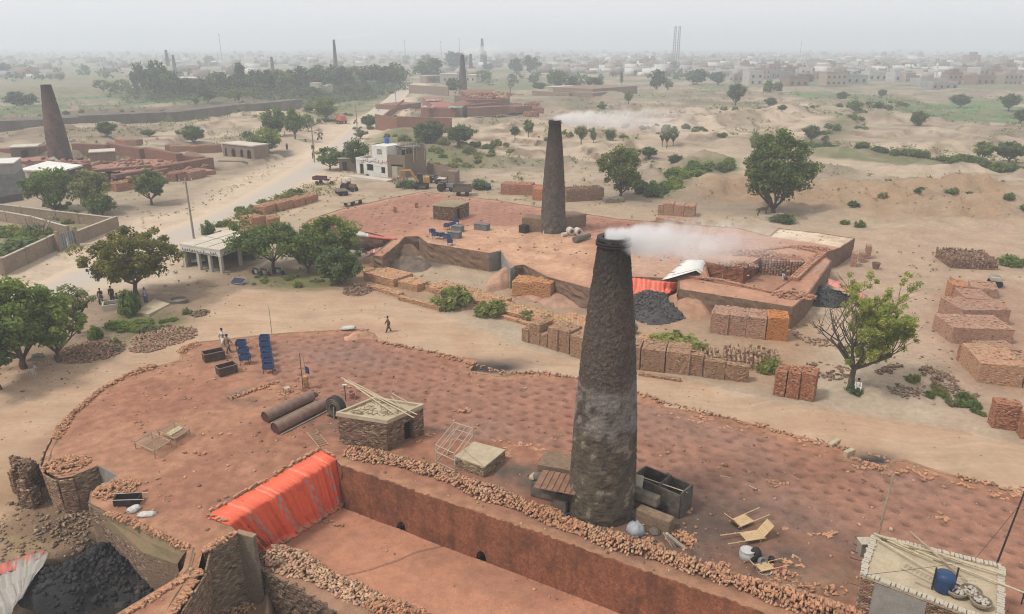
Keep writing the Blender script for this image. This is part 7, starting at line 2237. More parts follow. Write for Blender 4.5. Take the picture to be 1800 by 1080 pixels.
def stool(label,p,w,h,m_top):
 t=thing('stool',label,'stool',tuple(p),rng.random())
 MB().box((0,0,h),(w,w,.04)).build('seat',m_top,t)
 for sx in(-1,1):
  for sy in(-1,1):MB().tube([(sx*w*.45,sy*w*.45,0),(sx*w*.42,sy*w*.42,h)],.018,5).build('leg',IRON,t)
stool('little square stool standing left of the brick pier',K(505,691),.42,.42,mat('pale_seat',(.42,.38,.28),None,4,.8,.1))
p=K(539,684);t=thing('brick_pier','short ragged brick pier beside a thin post on the near kiln','pier',tuple(p))
cen=[(rng.normal()*.03,(j%2-.5)*.16+rng.normal()*.02,.04+.08*(j//2))for j in range(26)];brick_parts(t,cen,[(rng.normal()*.05,rng.normal()*.05,(j//2%2)*PI/2*0+rng.normal()*.15)for j in range(26)],[1.3]*26)
stick('post','thin upright iron post left of the brick pier','post',K(533,685),K(533,685)+Vector((0,0,2.9)),.03,IRON)
stick('post','leaning stick with a blue rag behind the brick pier','post',K(541,680),K(541,680)+Vector((-.12,0,2.5)),.03,WOOD)
V_=[Vector((i*.1,rng.normal()*.04,-j*.14-i*.06))for j in range(5)for i in range(4)]
mb=MB();mb.add(V_,[(j*4+i,j*4+i+1,j*4+i+5,j*4+i+4)for j in range(4)for i in range(3)]);ob=mb.build('rag',STEEL_BLUE);ob.location=K(541,680)+Vector((-.08,0,1.7));tag(ob,'blue rag tied to the leaning stick above the brick pier','rag')
stick('post','tall thin pole standing at the far edge of the near kiln','post',K(478,588),K(478,588)+Vector((0,0,2.6)),.03,POLE_M)
# blue hopper stands and iron tubs
def hopper(label,p,rz,group=None):
 t=thing('hopper_stand',label,'hopper',tuple(p),rz,group)
 mb=MB();w,d,h=.74,.62,.42
 for x,y,sx,sy in((0,-d/2,w,.03),(0,d/2,w,.03),(-w/2,0,.03,d-.032),(w/2,0,.03,d-.032)):mb.box((x,y,.42+h/2),(sx,sy,h))
 mb.box((0,0,.44),(w-.04,d-.04,.03));mb.build('bin',STEEL_BLUE,t)
 MB().box((0,0,.60),(w-.05,d-.05,.02)).build('coal_fill',IRON,t)
 MB().box((0,-d/2-.05,.62),(w+.06,.03,.05)).build('handle',STEEL_BLUE,t)
 for sx in(-1,1):
  for sy in(-1,1):MB().tube([(sx*w*.46,sy*d*.44,0),(sx*w*.46,sy*d*.44,.45)],.022,5).build('leg',IRON,t)
 return t
for i,(px,py)in enumerate(((425,615),(429,628),(432,640))):hopper(('back','middle','front')[i]+' one of three blue bins on legs in the shorter row',K(px,py),.1)
for i,(px,py)in enumerate(((466,606),(467,616),(469,626),(470,636),(472,646),(473,656))):hopper(('hindmost','second from the back','third from the back','third from the front','second from the front','foremost')[i]+' of six blue bins on legs in the longer row',K(px,py),.08)
def tub(label,A,B,D,h):
 d=B-A;L=d.length;t=thing('iron_tub',label,'tub',tuple(A),math.atan2(d.y,d.x))
 mb=MB()
 for c,s in(((L/2,.02,h/2+.05),(L,.04,h)),((L/2,D-.02,h/2+.05),(L,.04,h)),((.02,D/2,h/2+.05),(.04,D-.082,h)),((L-.02,D/2,h/2+.05),(.04,D-.082,h)),((L/2,D/2,.07),(L-.1,D-.1,.04))):mb.box(c,s)
 mb.build('shell',mat('tub_iron',(0.045,0.035,0.03),(0.09,0.06,0.045),3,.7,.3),t)
 mb=MB()
 for c,s in(((L/2,-.01,h+.04),(L+.06,.07,.05)),((L/2,D+.01,h+.04),(L+.06,.07,.05)),((-.005,D/2,h+.04),(.07,D-.06,.05)),((L+.005,D/2,h+.04),(.07,D-.06,.05))):mb.box(c,s)
 mb.build('rim',RUST,t);MB().box((L/2,D/2,.2),(L-.12,D-.12,.2)).build('coal_fill',IRON,t)
 for x in(.15,L-.15):MB().box((x,D/2,.025),(.1,D,.05)).build('skid',IRON,t)
tub('dark iron tub nearer the two walking men at the far kiln edge',K(361,640),K(397,632),.9,.72)
tub('dark iron tub nearer the viewer, in front of the other tub',K(387,664),K(419,655),.85,.66)
# cage and plastered block
top=[P(800,803,KZ+.72),P(851,821,KZ+.72),P(887,792,KZ+.72),P(834,778,KZ+.72)]
b=[Vector((p.x,p.y,KZ))for p in top]
t=thing('brick_block','low square brick block with a pale plastered top between hut and chimney','block',tuple(b[1]))
o=b[1];sk=([],[],[],[])
for i in range(4):brick_skin(sk,b[i],b[(i+1)%4],KZ,KZ+.70,(.25,.175,.11))
skin_build('laid_bricks',sk,o,t);cen=sum([p-o for p in b],Vector())/4
MB().prism([((p-o)+(cen-(p-o)).normalized()*.06)[:2]for p in b],-.1,.68).build('core',MORTAR,t)
MB().prism([((p-o)-(cen-(p-o)).normalized()*.06)[:2]for p in b],.70,.76).build('plaster_top',PLASTER,t)
q=[K(767,813),K(800,829),K(832,783),K(799,772)];t=thing('steel_cage','open frame of steel bars standing next to the plastered block','frame',tuple(q[0]));o=q[0]
for p in q:MB().tube([p-o,p-o+Vector((0,0,1.25))],.032,6).build('post',PALECAP,t)
for hz_ in(.05,.75,1.22):
 for i in range(4):MB().tube([q[i]-o+Vector((0,0,hz_)),q[(i+1)%4]-o+Vector((0,0,hz_))],.026,5).build('bar',PALECAP,t)
for f in(.33,.66):MB().tube([q[0].lerp(q[1],f)-o+Vector((0,0,1.22)),q[3].lerp(q[2],f)-o+Vector((0,0,1.22))],.02,5).build('bar',PALECAP,t)
stick('stick','pale forked stick leaning inside the steel cage','stick',K(786,800),K(795,772,1.2),.06,BAMBOO)
stick('stick','thin rod lying across the plastered block','stick',P(815,790,KZ+.80),P(848,818,KZ+.80),.02,WOOD)
# old concrete blocks round the chimney foot
def slab(label,A,B,D,z0,z1,m=SOOTY,bev=.05,name='concrete_block',cat='block',tilt=0,dx=0):
 d=B-A;L=d.length;t=MB();t.box((L/2,D/2,(z1-z0)/2),(L,D,z1-z0))
 ob=t.build(name,m);ob.location=(A.x,A.y,KZ+z0);ob.rotation_euler=(tilt,dx,math.atan2(d.y,d.x))
 md=ob.modifiers.new('edge','BEVEL');md.width=bev;md.segments=2
 return tag(ob,label,cat)
slab('large sooty concrete block at the left foot of the chimney pile',K(932,872),K(978,884),1.0,0,1.05)
slab('long rounded slab lying across the top of the chimney-side pile',K(934,874),K(983,886),.55,1.08,1.42,bev=.14)
slab('second rounded slab below the long one on the pile',K(944,880),K(980,888),.55,.75,1.06,bev=.12,m=PLASTER)
slab('small pale block standing before the chimney-side pile',K(971,897),K(994,904),.6,0,.72,bev=.05)
slab('pale square stone at the left end of the chimney-side pile',K(929,872),K(938,875),.5,1.08,1.3,m=PLASTER)
slab('dark brick block behind the pile, under the rusty sheet',K(944,855),K(1003,866),1.6,0,1.45,m=WALL_OLD,bev=.03)
t=thing('rusty_sheet','rusty ribbed iron sheet lying on the pile left of the chimney','iron sheet',tuple(K(944,855,1.52)),math.atan2((K(1003,866)-K(944,855)).y,(K(1003,866)-K(944,855)).x));L=(K(1003,866)-K(944,855)).length
MB().box((L/2,.75,.0),(L+.3,1.8,.05)).build('plate',mat('rusty_plate',(0.18,0.085,0.05),(0.25,0.15,0.10),2,.85,.4),t)
for i in range(6):MB().box((L*(i+.5)/6,.75,.05),(.09,1.75,.05)).build('rib',mat('rusty_plate',(0.18,0.085,0.05)),t)
lone('bucket',MB().lathe([(.14,0),(.18,.3),(.2,.3),(.15,.02)],14).mesh('bucket',STEEL_BLUE),'small dark blue bucket tipped over beside the chimney foot','bucket',K(993,908,.12),(1.2,0,.6))
for px,py,rx,ry,n,lab in((1000,925,1.6,.5,110,'sooty brick rubble at the left foot of the tall chimney'),(1120,955,1.5,.6,120,'sooty brick rubble before the grey polythene bag'),(1196,950,.8,.8,60,'dark rubble at the right end of the coal trough'),(965,900,.9,.4,50,'dark brick bits before the concrete blocks')):
 a,b_=heap_points(n,rx,ry,.22,-.35);brick_pile('rubble_heap',lab,'rubble',a+np.array(K(px,py)),b_,(.17,.115,.085),None,.9,60,None,'broken_bricks')
A,B=K(1112,893),K(1196,932);d=B-A;L=d.length
t=thing('coal_trough','open black coal trough with grey plates on the right of the chimney','trough',tuple(A+Vector((.1,.9,0))),math.atan2(d.y,d.x))
mb=MB()
for c,s in(((L/2,0,.75),(L,.10,1.5)),((L/2,1.3,.75),(L,.10,1.5)),((0,.65,.75),(.10,1.198,1.5))):mb.box(c,s)
mb.build('side_plate',mat('sooty_plate',(.05,.042,.036),(.12,.095,.075),2.5,.9,.5,.03),t)
MB().box((L/2,.65,.9),(L-.1,1.18,.06)).build('coal_fill',DARK_IN,t)
for x,rz in((L,.0),(L*.55,0)):
 mb=MB();mb.box((x,.65,.8),(.09,1.22,1.66));mb.build('partition',mat('grey_plate',(.11,.095,.08),(.06,.05,.042),2,.85,.3),t)
MB().tube([(.5,.1,1.55),(L+.1,.5,1.5)],.03,5).build('rod',BAMBOO,t)
slab('long concrete beam lying before the coal trough, upper',K(1108,898),K(1152,916),.5,.75,1.35,bev=.08)
slab('broken wall block before the coal trough, lower',K(1116,918),K(1176,942),.6,0,.85,bev=.08,m=WALL_OLD)
slab('grey stone below the long concrete beam',K(1106,912),K(1118,917),.4,0,.5)
slab('square board leaning on the chimney beside the coal trough',K(1104,888),K(1126,893),.08,1.1,1.9,m=PALECAP,bev=.01,tilt=-.35)
stick('plank','thick pale plank leaning against the coal trough','plank',K(1200,962,.05),K(1172,938,.9),.11,PALECAP)
for i in range(3):stick('plank',('left','middle','right')[i]+' thin lath leaning beside the thick pale plank','lath',K(1182+5*i,962-i,.05),K(1166+3*i,937,.8),.04,PALECAP)
r=np.random.default_rng(3);mb=MB();mb.lathe([(.04,0),(.3,.02),(.42,.2),(.38,.42),(.22,.58),(.06,.62)],14);mb.v=[tuple(np.array(v)*(1+.08*r.normal()))for v in mb.v]
lone('sack',mb.mesh('sack',mat('grey_polythene',(.32,.33,.35),(.24,.25,.27),3,.5,.4),True),'bulging grey polythene bag before the coal trough','bag',K(1117,940),(0,0,0),None,1.15)
for px,py,s in((1107,905,.22),(1150,938,.3)):lone('stone',MB().lathe([(.5,0),(.9,.2),(1,.6),(.5,1),(.1,1.05)],9).mesh('stone',SOOTY),'rounded pale stone '+('beside the beam' if px==1107 else 'under the broken wall block'),'stone',K(px,py),(0.2,0,px),None,s)
# wooden barrows, pots and pans
def barrow(label,p,rz,s=1.0):
 t=thing('wooden_barrow',label,'barrow',tuple(p),rz);t.scale=(s,s,s)
 W2=mat('yellow_wood',(.50,.36,.20),(.40,.27,.15),5,.8,.3,.01,fine=25)
 for i in range(5):MB().box((.13*i-.26,.35,.28),(.12,.95,.035),0).build('seat_slat',W2,t)
 for i in range(5):
  ob=MB().box((0,0,0),(.12,.9,.035)).build('back_slat',W2,t);ob.location=(.13*i-.26,-.42,.55);ob.rotation_euler=(R(-48),0,0)
 for k_ in(-1,1):
  MB().tube([(k_*.33,-.3,.25),(k_*.36,1.9,.34)],.03,6).build('handle',W2,t)
  MB().tube([(k_*.30,-.1,.25),(k_*.34,.05,0)],.03,6).build('leg',WOOD,t)
barrow('yellow wooden barrow with slatted back, farther of two on the dark floor',K(1296,926),R(-62))
barrow('yellow wooden barrow with slatted back, nearer of two on the dark floor',K(1330,948),R(105))
barrow('small overturned wooden barrow among the cooking pots',K(1335,1004),R(-75),.75)
lone('cooking_pot',MB().lathe([(.26,0),(.36,.12),(.38,.42),(.33,.52),(.36,.55),(.30,.58),(.05,.64)],20).mesh('cooking_pot',mat('aluminium',(.46,.47,.45),(.33,.33,.31),3,.45,.1),True),'large pale metal cooking pot with lid on the dark floor','pot',K(1312,983))
lone('cooking_pot',MB().lathe([(.16,0),(.24,.12),(.22,.3),(.17,.34),(.14,.2)],16).mesh('cooking_pot',mat('grey_metal',(.17,.17,.17),None,3,.5,.1),True),'small grey pot tipped beside the large cooking pot','pot',K(1337,988,.1),(.9,.3,0))
lone('lid',MB().lathe([(.05,.1),(.34,.05),(.40,0),(.42,0),(.36,.08),(.05,.14)],20).mesh('lid',IRON,True),'black iron lid leaning behind the large cooking pot','lid',K(1328,976,.32),(1.2,.2,.5))
lone('cooking_pot',MB().lathe([(.12,0),(.16,.1),(.12,.26),(.15,.3),(.1,.2)],14).mesh('cooking_pot',IRON,True),'little black pot right of the overturned barrow','pot',K(1355,989))
lone('plate',MB().lathe([(.02,.02),(.3,.03),(.36,.09),(.37,.09),(.31,0),(.02,0)],20).mesh('plate',WHITE,True),'round white plate below the overturned barrow','plate',K(1343,1005,.03))
lone('basin',MB().lathe([(.2,0),(.28,.12),(.30,.12),(.21,.02)],18).mesh('basin',mat('red_enamel',(.30,.02,.03),None,3,.4,.05),True),'small dark red basin near the white plate','basin',K(1365,1005))
for px,py,n,lab in((1376,1014,40,'heap of pale rubble beside the dark red basin'),(1260,1000,40,'loose pale bricks fallen off the thick ridge'),(1430,1040,60,'broken bricks strewn above the thick ridge')):
 a,b_=heap_points(n,.8 if px<1400 else 1.8,.5,.15);brick_pile('rubble_heap',lab,'rubble',a+np.array(K(px,py)),b_,(.48,.38,.30)if px==1376 else(.42,.24,.15),None,.8)
for px,py,n,w,h,lab in((1235,738,26,40,10,'near the far edge right of the chimney'),(1292,752,12,40,8,'along the far edge beyond the chimney'),(1410,774,14,26,8,'left of the ditch in the far edge'),(1435,779,5,16,4,'just beside the ditch in the far edge'),(1524,822,10,40,6,'below the ditch in the far edge'),(1602,830,16,50,10,'right of the ditch in the far edge'),(1628,840,8,30,8,'farther right of the ditch'),(1690,853,8,60,10,'along the far edge toward the right'),(1785,868,34,50,14,'at the far right edge of the kiln'),(1455,941,13,30,8,'in the middle of the dark floor edge'),(1380,932,3,14,5,'right of the barrows'),(1660,911,6,12,16,'in a pale scatter before the right-hand hut'),(1364,851,8,24,8,'in the middle of the dimpled floor'),(1212,897,8,20,8,'right of the coal trough'),(918,784,16,36,8,'behind the plastered block, left'),(948,790,10,26,5,'behind the plastered block, right'),(893,800,12,16,12,'right of the plastered block'),(818,723,12,26,6,'right of the square hut'),(870,777,4,60,4,'in a short line above the plastered block'),(745,770,8,30,10,'by the hut doorway'),(1390,985,14,60,20,'on the dark floor near the pots'),(380,800,10,200,60,'on the empty left floor'),(620,690,6,40,20,'behind the hut'),(500,690,12,40,14,'near the brick pier'),(590,880,6,30,14,'in front of the orange sheet')):
 for i in range(n):
  z=KZ+.07 if px!=590 else TF+.06
  q=P(px+rng.normal()*w*.38,py+rng.normal()*h*.38+(40 if px==590 else 0),z)
  lone('brick',BRICK_MESHES[i%5],'loose brick lying '+lab,'brick',q,(rng.normal()*.08,rng.normal()*.08,rng.random()*6),'loose bricks '+lab,1.1)
ec=[K(a,b_)for a,b_ in((96,775),(112,748),(130,728),(178,687),(232,658),(270,648))]
c_,r_=ridge(ec,.55,.16,250,KZ,.5);brick_pile('brick_edging','rough edging of loose bricks along the curved left rim of the kiln','brick edging',c_,r_,(.33,.20,.13))
c_,r_=ridge([K(232,660),K(262,648),K(274,648)],.8,.25,110,KZ,.5);brick_pile('brick_edging','short thick pile of bricks where the curved rim meets the track','brick edging',c_,r_,(.30,.19,.125))
c_,r_=ridge([K(318,622),K(330,612),K(350,606)],.9,.2,90,KZ,.4);brick_pile('brick_edging','brick rim on the small round bulge beside the tubs','brick edging',c_,r_,(.30,.18,.12))
c_,r_=ridge([K(405,702),K(440,690),K(490,672)],.5,.12,90,KZ,.3);brick_pile('brick_kerb','broken kerb of dark bricks below the blue bins','brick kerb',c_,r_,(.23,.14,.10))
for i,(a,b_)in enumerate((((402,703),(418,698)),((420,696),(440,688)))):slab(('dark','pale')[i]+' flat stone slab at the end of the broken kerb',K(*a),K(*b_),.5,.02,.2,m=(WALL_OLD,RUST)[i])
c_,r_=ridge([K(190,905),K(262,935),K(330,967)],.35,.14,130,KZ,.5);brick_pile('brick_edging','ragged dark bricks along the top of the coal pit wall','brick edging',c_,r_,(.19,.125,.085))
c_,r_=ridge([K(330,1015),K(290,1040),K(215,1085)],.25,.08,80,KZ,.9);brick_pile('brick_edging','bricks edging the ramp above the coal pit','brick edging',c_,r_,(.33,.20,.13))
c_,r_=ridge([K(350,1005),K(330,1040),K(296,1090)],.3,.10,90,KZ-.05,.8);brick_pile('brick_edging','rough bricks edging the ramp above the passage','brick edging',c_,r_,(.29,.18,.12))
c_,r_=ridge([K(358,972),K(385,955),K(416,938)],.3,.12,70,KZ,.9);brick_pile('brick_edging','row of bricks along the top of the passage wall','brick edging',c_,r_,(.40,.26,.16))
brick_line(K(602,818),K(760,873),0,.1,'','')
c_,r_=ridge([P(640,893,TF),P(700,918,TF),P(735,935,TF)],.5,.06,26,TF,.2);brick_pile('brick_litter','dark bits of brick littering the foot of the trench wall','brick litter',c_,r_,(.24,.14,.10))
c_,r_=ridge([Vector((p.x,p.y-.25,KZ))for p in near_far_edge[3:-1]],.7,.14,420,KZ,.3);k_=fbm(c_[:,0],c_[:,1],6,3)>-.1
brick_pile('brick_edging','broken line of bricks and clods along the far edge of the near kiln','brick edging',c_[k_],r_[k_],(.33,.19,.12),None,1.0,120)
pa,pb=P(393,1052,-2.3),P(452,1018,-2.3)
stack('stepped stack of old bricks in the passage beside the orange sheet',pa,pb,1.1,1.5,(.24,.165,.11),sub=[(0,(pb-pa).length,0,.6,1.25),(.1,(pb-pa).length,.62,1.2,1.75)],rough_top=.07,jit=.03,ch=.085)
lone('pot',MB().lathe([(.1,0),(.22,.06),(.24,.12),(.1,.2),(.03,.2)],16).mesh('pot',WHITE,True),'white pot standing on the stepped stack in the passage','pot',P(402,996,-.45))
DUST_TOP=mat('dusty_coping',(.30,.20,.13),None,2,.95,.3)
A,B=K(414,937),K(444,945)
t=thing('wall_stub','grey brick wall end standing at the left end of the orange sheet','wall',tuple(A));d=B-A
MB().box((d.length/2,.14,-2.2),(d.length,.26,4.3),0).build('masonry',WALL_GREY,t);t.rotation_euler=(0,0,math.atan2(d.y,d.x));MB().box((d.length/2,.14,-.02),(d.length+.05,.32,.08)).build('coping',DUST_TOP,t)
p=K(226,886);t=thing('handcart','black tipped handcart with two pale shafts beside the white sacks','cart',tuple(p),.1)
mb=MB()
for c,s in(((0,-.3,.28),(1.3,.04,.4)),((0,.3,.28),(1.3,.04,.4)),((-.65,0,.28),(.04,.56,.4)),((.65,0,.28),(.04,.56,.4)),((0,0,.12),(1.26,.56,.04))):mb.box(c,s)
mb.build('tray',IRON,t)
for k_ in(-.33,.33):MB().tube([(-.9,k_,.5),(1.0,k_,.44)],.022,6).build('shaft',PALECAP,t)
for k_ in(-.4,.4):MB().lathe([(.1,-.03),(.22,-.03),(.22,.03),(.1,.03)],14).build('wheel',IRON,t).matrix_local=Matrix.Translation((.2,k_,.22))@Matrix.Rotation(PI/2,4,'X')
SACKM=mat('sack_cloth',(.52,.50,.46),(.36,.34,.31),5,.9,.5,.03)
def sack(label,p,rz,s=(.75,.5,.2),seed=1,m=SACKM):
 r=np.random.default_rng(seed);mb=MB();N,M_=14,10
 for i in range(M_+1):
  for j in range(N):
   th=PI*i/M_;ph=2*PI*j/N;sg=lambda v:math.copysign(abs(v)**.6,v)
   mb.v.append((s[0]/2*sg(math.cos(th))*(1+.10*r.normal()),s[1]/2*sg(math.sin(th))*math.cos(ph)*(1+.16*r.normal()),s[2]/2+s[2]/2*sg(math.sin(th))*math.sin(ph)))
 for i in range(M_):
  for j in range(N):mb.face((i*N+j,i*N+(j+1)%N,(i+1)*N+(j+1)%N,(i+1)*N+j))
 lone('sack',mb.mesh('sack',m,True),label,'sack',p,(0,0,rz))
sack('crumpled white sack lying against the handcart',K(236,899),.9,(.66,.55,.30),2);sack('flat folded white sack right of the crumpled one',K(259,907),.15,(.9,.5,.22),3)
sack('white sack on the mud bulge at the far edge of the kiln',K(613,579,.1),.2,(1.2,.7,.3),4)
GREYC=(.27,.245,.215)
def P4(px,py):return P(px,py,-.2)
def lumpy(rows):return[[q+Vector((0,0,.06+.14*rng.random()))for q in resample_n(r_,12)]for r_ in rows]
sheet('tarpaulin','crumpled grey tarpaulin along the edge of the coal pit',lumpy([[P4(-30,1010),P4(40,985),P4(88,972)],[P4(-25,1030),P4(45,1000),P4(84,985)],[P4(-20,1052),P4(40,1022),P4(76,1000)],[P4(-10,1075),P4(30,1055),P4(62,1015)],[P4(-5,1100),P4(20,1085),P4(45,1045)]]),30,lambda u,v:tuple(np.array(GREYC)*(.8+.4*rng.random())),'tarpaulin',.12,5)
sheet('tarpaulin','faded red strip of tarpaulin at the left of the coal pit',lumpy([[P4(-30,1010),P4(30,985),P4(80,970)],[P4(-30,1018),P4(32,995),P4(78,976)],[P4(-30,1026),P4(34,1004),P4(74,984)]]),30,lambda u,v:tuple(np.array((.46,.12,.09))*(.75+.4*rng.random())),'tarpaulin',.10,6)
t=thing('ruined_stall','crumbling dark brick stall against the rounded left corner of the kiln','ruin',tuple(P(50,880,-.3)));o=P(50,880,-.3)
for A,B,D,h in(((24,872),(32,878),1.6,2.0),((27,852),(62,862),.3,2.0),((62,888),(74,868),.45,2.5),((36,892),(60,896),.7,1.3),((54,893),(64,886),.6,1.9)):
 a_,b_=P(A[0],A[1],-.3),P(B[0],B[1],-.3);dd=b_-a_;L=dd.length
 c,s,ro,kc=stack_bricks(L,D,h,(.17,.105,.07),rng,.24,.09,.02,rough_top=.06)
 an=math.atan2(dd.y,dd.x);M_=np.array([[math.cos(an),-math.sin(an),0],[math.sin(an),math.cos(an),0],[0,0,1]])
 c=c@M_.T+np.array(a_-o);ro=ro+np.array([0,0,an]);k_=(c[:,2]<h-.3)|(fbm(c[:,0]*2,c[:,1]*2,1.0,2)>0)
 V,Q=np_boxes(c[k_],s[k_],ro[k_]);ob=link('brickwork',np_mesh('brickwork',V,Q,BRICKS,np.repeat(kc[k_],6,0)),t);ob['kind']='stuff'
 cc=M_@np.array([L/2,D/2,h/2-.25])+np.array(a_-o);MB().box(tuple(cc),(L-.14,max(D-.14,.1),h-.5),an).build('core',MORTAR,t)
 # hut at the lower right corner
HZ2=KZ+2.35
rc=[P(1517,1010,HZ2),P(1757,1100,HZ2),P(1760,998,HZ2),P(1536,944,HZ2)]
bb=[Vector((p.x,p.y,KZ))for p in rc]
flat_hut('flat-roofed corner hut with poles, baskets and a blue drum on its roof',[bb[0],bb[1],bb[2],bb[3]],2.25,(.235,.15,.10),None,0)
t=thing('plaster_patch','grey cement patch on the front wall of the corner hut','plaster',tuple(bb[0].lerp(bb[1],.30)),math.atan2((bb[1]-bb[0]).y,(bb[1]-bb[0]).x));MB().box((0,-.075,1.1),(2.0,.05,2.2)).build('render',GREY_PLASTER,t)
RZ=KZ+2.35
for i in range(4):
 a,b_=rc[i],rc[(i+1)%4];n=int((b_-a).length/.16);side=('front','right','back','left')[i]
 t=thing('brick_edging','pale bricks edging the %s side of the corner hut roof'%side,'brick edging',tuple(a));d=b_-a;an=math.atan2(d.y,d.x)
 brick_parts(t,[tuple(d*((j+.5)/n)+Vector((rng.normal()*.015,rng.normal()*.015,.06)))for j in range(n)],[(rng.normal()*.05,rng.normal()*.05,an+PI/2+rng.normal()*.08)for j in range(n)],[1.15]*n)
 for ch in t.children:ch.material_slots[0].link='OBJECT';ch.material_slots[0].material=PALECAP
for i,(a,b_,r_)in enumerate((((1536,938),(1800,1042),.05),((1540,946),(1730,1060),.045),((1545,942),(1690,985),.05),((1600,935),(1700,1022),.05),((1604,938),(1690,1012),.045),((1560,950),(1640,985),.04),((1655,975),(1765,1010),.06),((1598,962),(1650,972),.04),((1622,960),(1672,985),.04),((1655,1008),(1716,1022),.03))):
 stick('bamboo_pole',('longest pole reaching past the right edge of the corner hut roof','long pole running across the corner hut roof to its front edge','pole along the back edge of the corner hut roof','crooked bough crossing the other poles on the corner hut roof','thinner crooked bough beside the crossing bough','short pole at the back left of the corner hut roof','thick squared pole at the back right of the corner hut roof','short dark pole in the bundle, left','short dark pole in the bundle, right','thin stick under the bundle of poles')[i],'pole',P(a[0],a[1],RZ+.25+.03*(i%4)),P(b_[0],b_[1],RZ+.22+.02*(i%5)),r_,(BAMBOO,WOOD)[i in(3,4,7,8)])
stick('stick','short stick lying loose at the front of the corner hut roof','stick',P(1608,1022,RZ+.12),P(1634,1033,RZ+.12),.025,WOOD)
ladder('narrow ladder lying flat on the corner hut roof',P(1584,992,RZ+.13),P(1645,1022,RZ+.13),.42,8,BAMBOO,.02)
p=P(1657,1036,RZ+.05);t=thing('water_drum','dark blue plastic drum on the corner hut roof','drum',tuple(p));MB().lathe([(.36,0),(.40,.1),(.38,.5),(.40,.55),(.36,.78),(.2,.84),(.02,.85)],20).build('body',mat('blue_plastic',(.02,.05,.12),None,3,.45,.1),t,True)
for k_ in(-.46,.46):MB().box((k_,0,.55),(.05,.05,1.1)).build('stake',IRON,t)
for px,py,lab in((1680,1044,'left of three round baskets on the corner hut roof'),(1706,1045,'right rear of three round baskets on the corner hut roof'),(1723,1063,'nearest of three round baskets on the corner hut roof')):
 t=thing('basket',lab,'basket',tuple(P(px,py,RZ+.08)));MB().lathe([(.30,0),(.40,.1),(.42,.22),(.38,.24),(.36,.14),(.05,.1)],18).build('weave',mat('basket_weave',(.25,.20,.14),None,9,.9,.6,fine=30),t)
 a,b_=heap_points(16,.26,.26,.05);V,Q=np_boxes(a+np.array([0,0,.14]),(.14,.1,.08),b_);ob=link('contents',np_mesh('contents',V,Q,BRICKS,np.tile(np.array([[.40,.35,.30]]),(len(Q),1))),t);ob['kind']='stuff'
p=K(1510,1012);t=thing('meter_box','grey metal box with cables on the left wall of the corner hut','box',(p.x,p.y,KZ+1.6));MB().box((0,0,0),(.5,.45,.7)).build('case',POLE_M,t);MB().box((0,0,.38),(.6,.55,.05)).build('lid',PALECAP,t)
for i in range(4):stick('cable',('first','second','third','fourth')[i]+' stub of cable beside the grey metal box, from the top','cable',K(1494+3*i,980-i*12,1.3+.0*i),K(1514,986-i*12,1.35),.02,IRON)
stick('post','tall rough pole rising from the back corner of the corner hut','post',K(1532,985),K(1532,985)+Vector((.25,0,4.9)),.06,WOOD)
q=K(1745,1010);tp=q+Vector((.55,.1,4.6));stick('post','thin dark mast behind the right end of the corner hut','post',q,tp,.045,IRON)
stick('wire','guy wire running down to the left from the thin dark mast','wire',tp-Vector((0,0,.6)),K(1700,1000,.8),.012,IRON,n=4);stick('wire','guy wire running off to the right from the thin dark mast','wire',tp-Vector((0,0,.5)),tp+Vector((6,.5,-1.2)),.012,IRON,n=4)
stick('wire','drooping wire strung across the corner hut roof','wire',P(1512,1012,RZ+.4),P(1690,990,RZ+.9),.014,IRON,n=4)
A=[K(1210,905,.03),K(1260,925,.03),K(1290,950,.03),K(1310,975,.03),K(1400,1000,.03),K(1510,1030,.03)]
mb=MB();mb.tube([p-A[0]for p in smooth_line(A,.4)],.018,5);ob=mb.build('cable',IRON);ob.location=A[0];tag(ob,'black cable snaking over the dark floor to the corner hut','cable')
stick('stick','pale stick on the dimpled floor, upper of two','stick',K(1266,837,.05),K(1286,840,.05),.045,BAMBOO);stick('stick','pale stick on the dimpled floor, lower of two','stick',K(1317,854,.05),K(1336,863,.05),.045,BAMBOO)
p=K(1795,1062);t=thing('iron_rack','rusty iron rack cut by the right edge beside the corner hut','rack',tuple(p))
for x in(0,.5):MB().tube([(x,0,0),(x,0,.9)],.03,5).build('post',IRON,t)
for z in(.3,.6,.88):MB().tube([(0,0,z),(.5,0,z)],.025,5).build('bar',IRON,t)
c_,r_=ridge([K(1500,808),K(1540,822),K(1558,826)],.3,.1,40,KZ,.6);brick_pile('brick_kerb','pale kerb along the ditch in the far edge of the kiln','brick kerb',c_,r_,(.46,.34,.25))
slab('pale broken slab standing at the ditch in the far kiln edge',K(1488,806),K(1502,800),.3,-.2,.4,m=PLASTER);slab('pale kerb stone leaning at the ditch in the far kiln edge',K(1462,788),K(1478,778),.3,-.1,.25,m=PLASTER)
heap('mud_mound','rounded mud and brick bulge at the far edge of the kiln under the white sack','mound',K(632,592),1.6,1.1,.35,(.36,.20,.13),KZ,0,21)
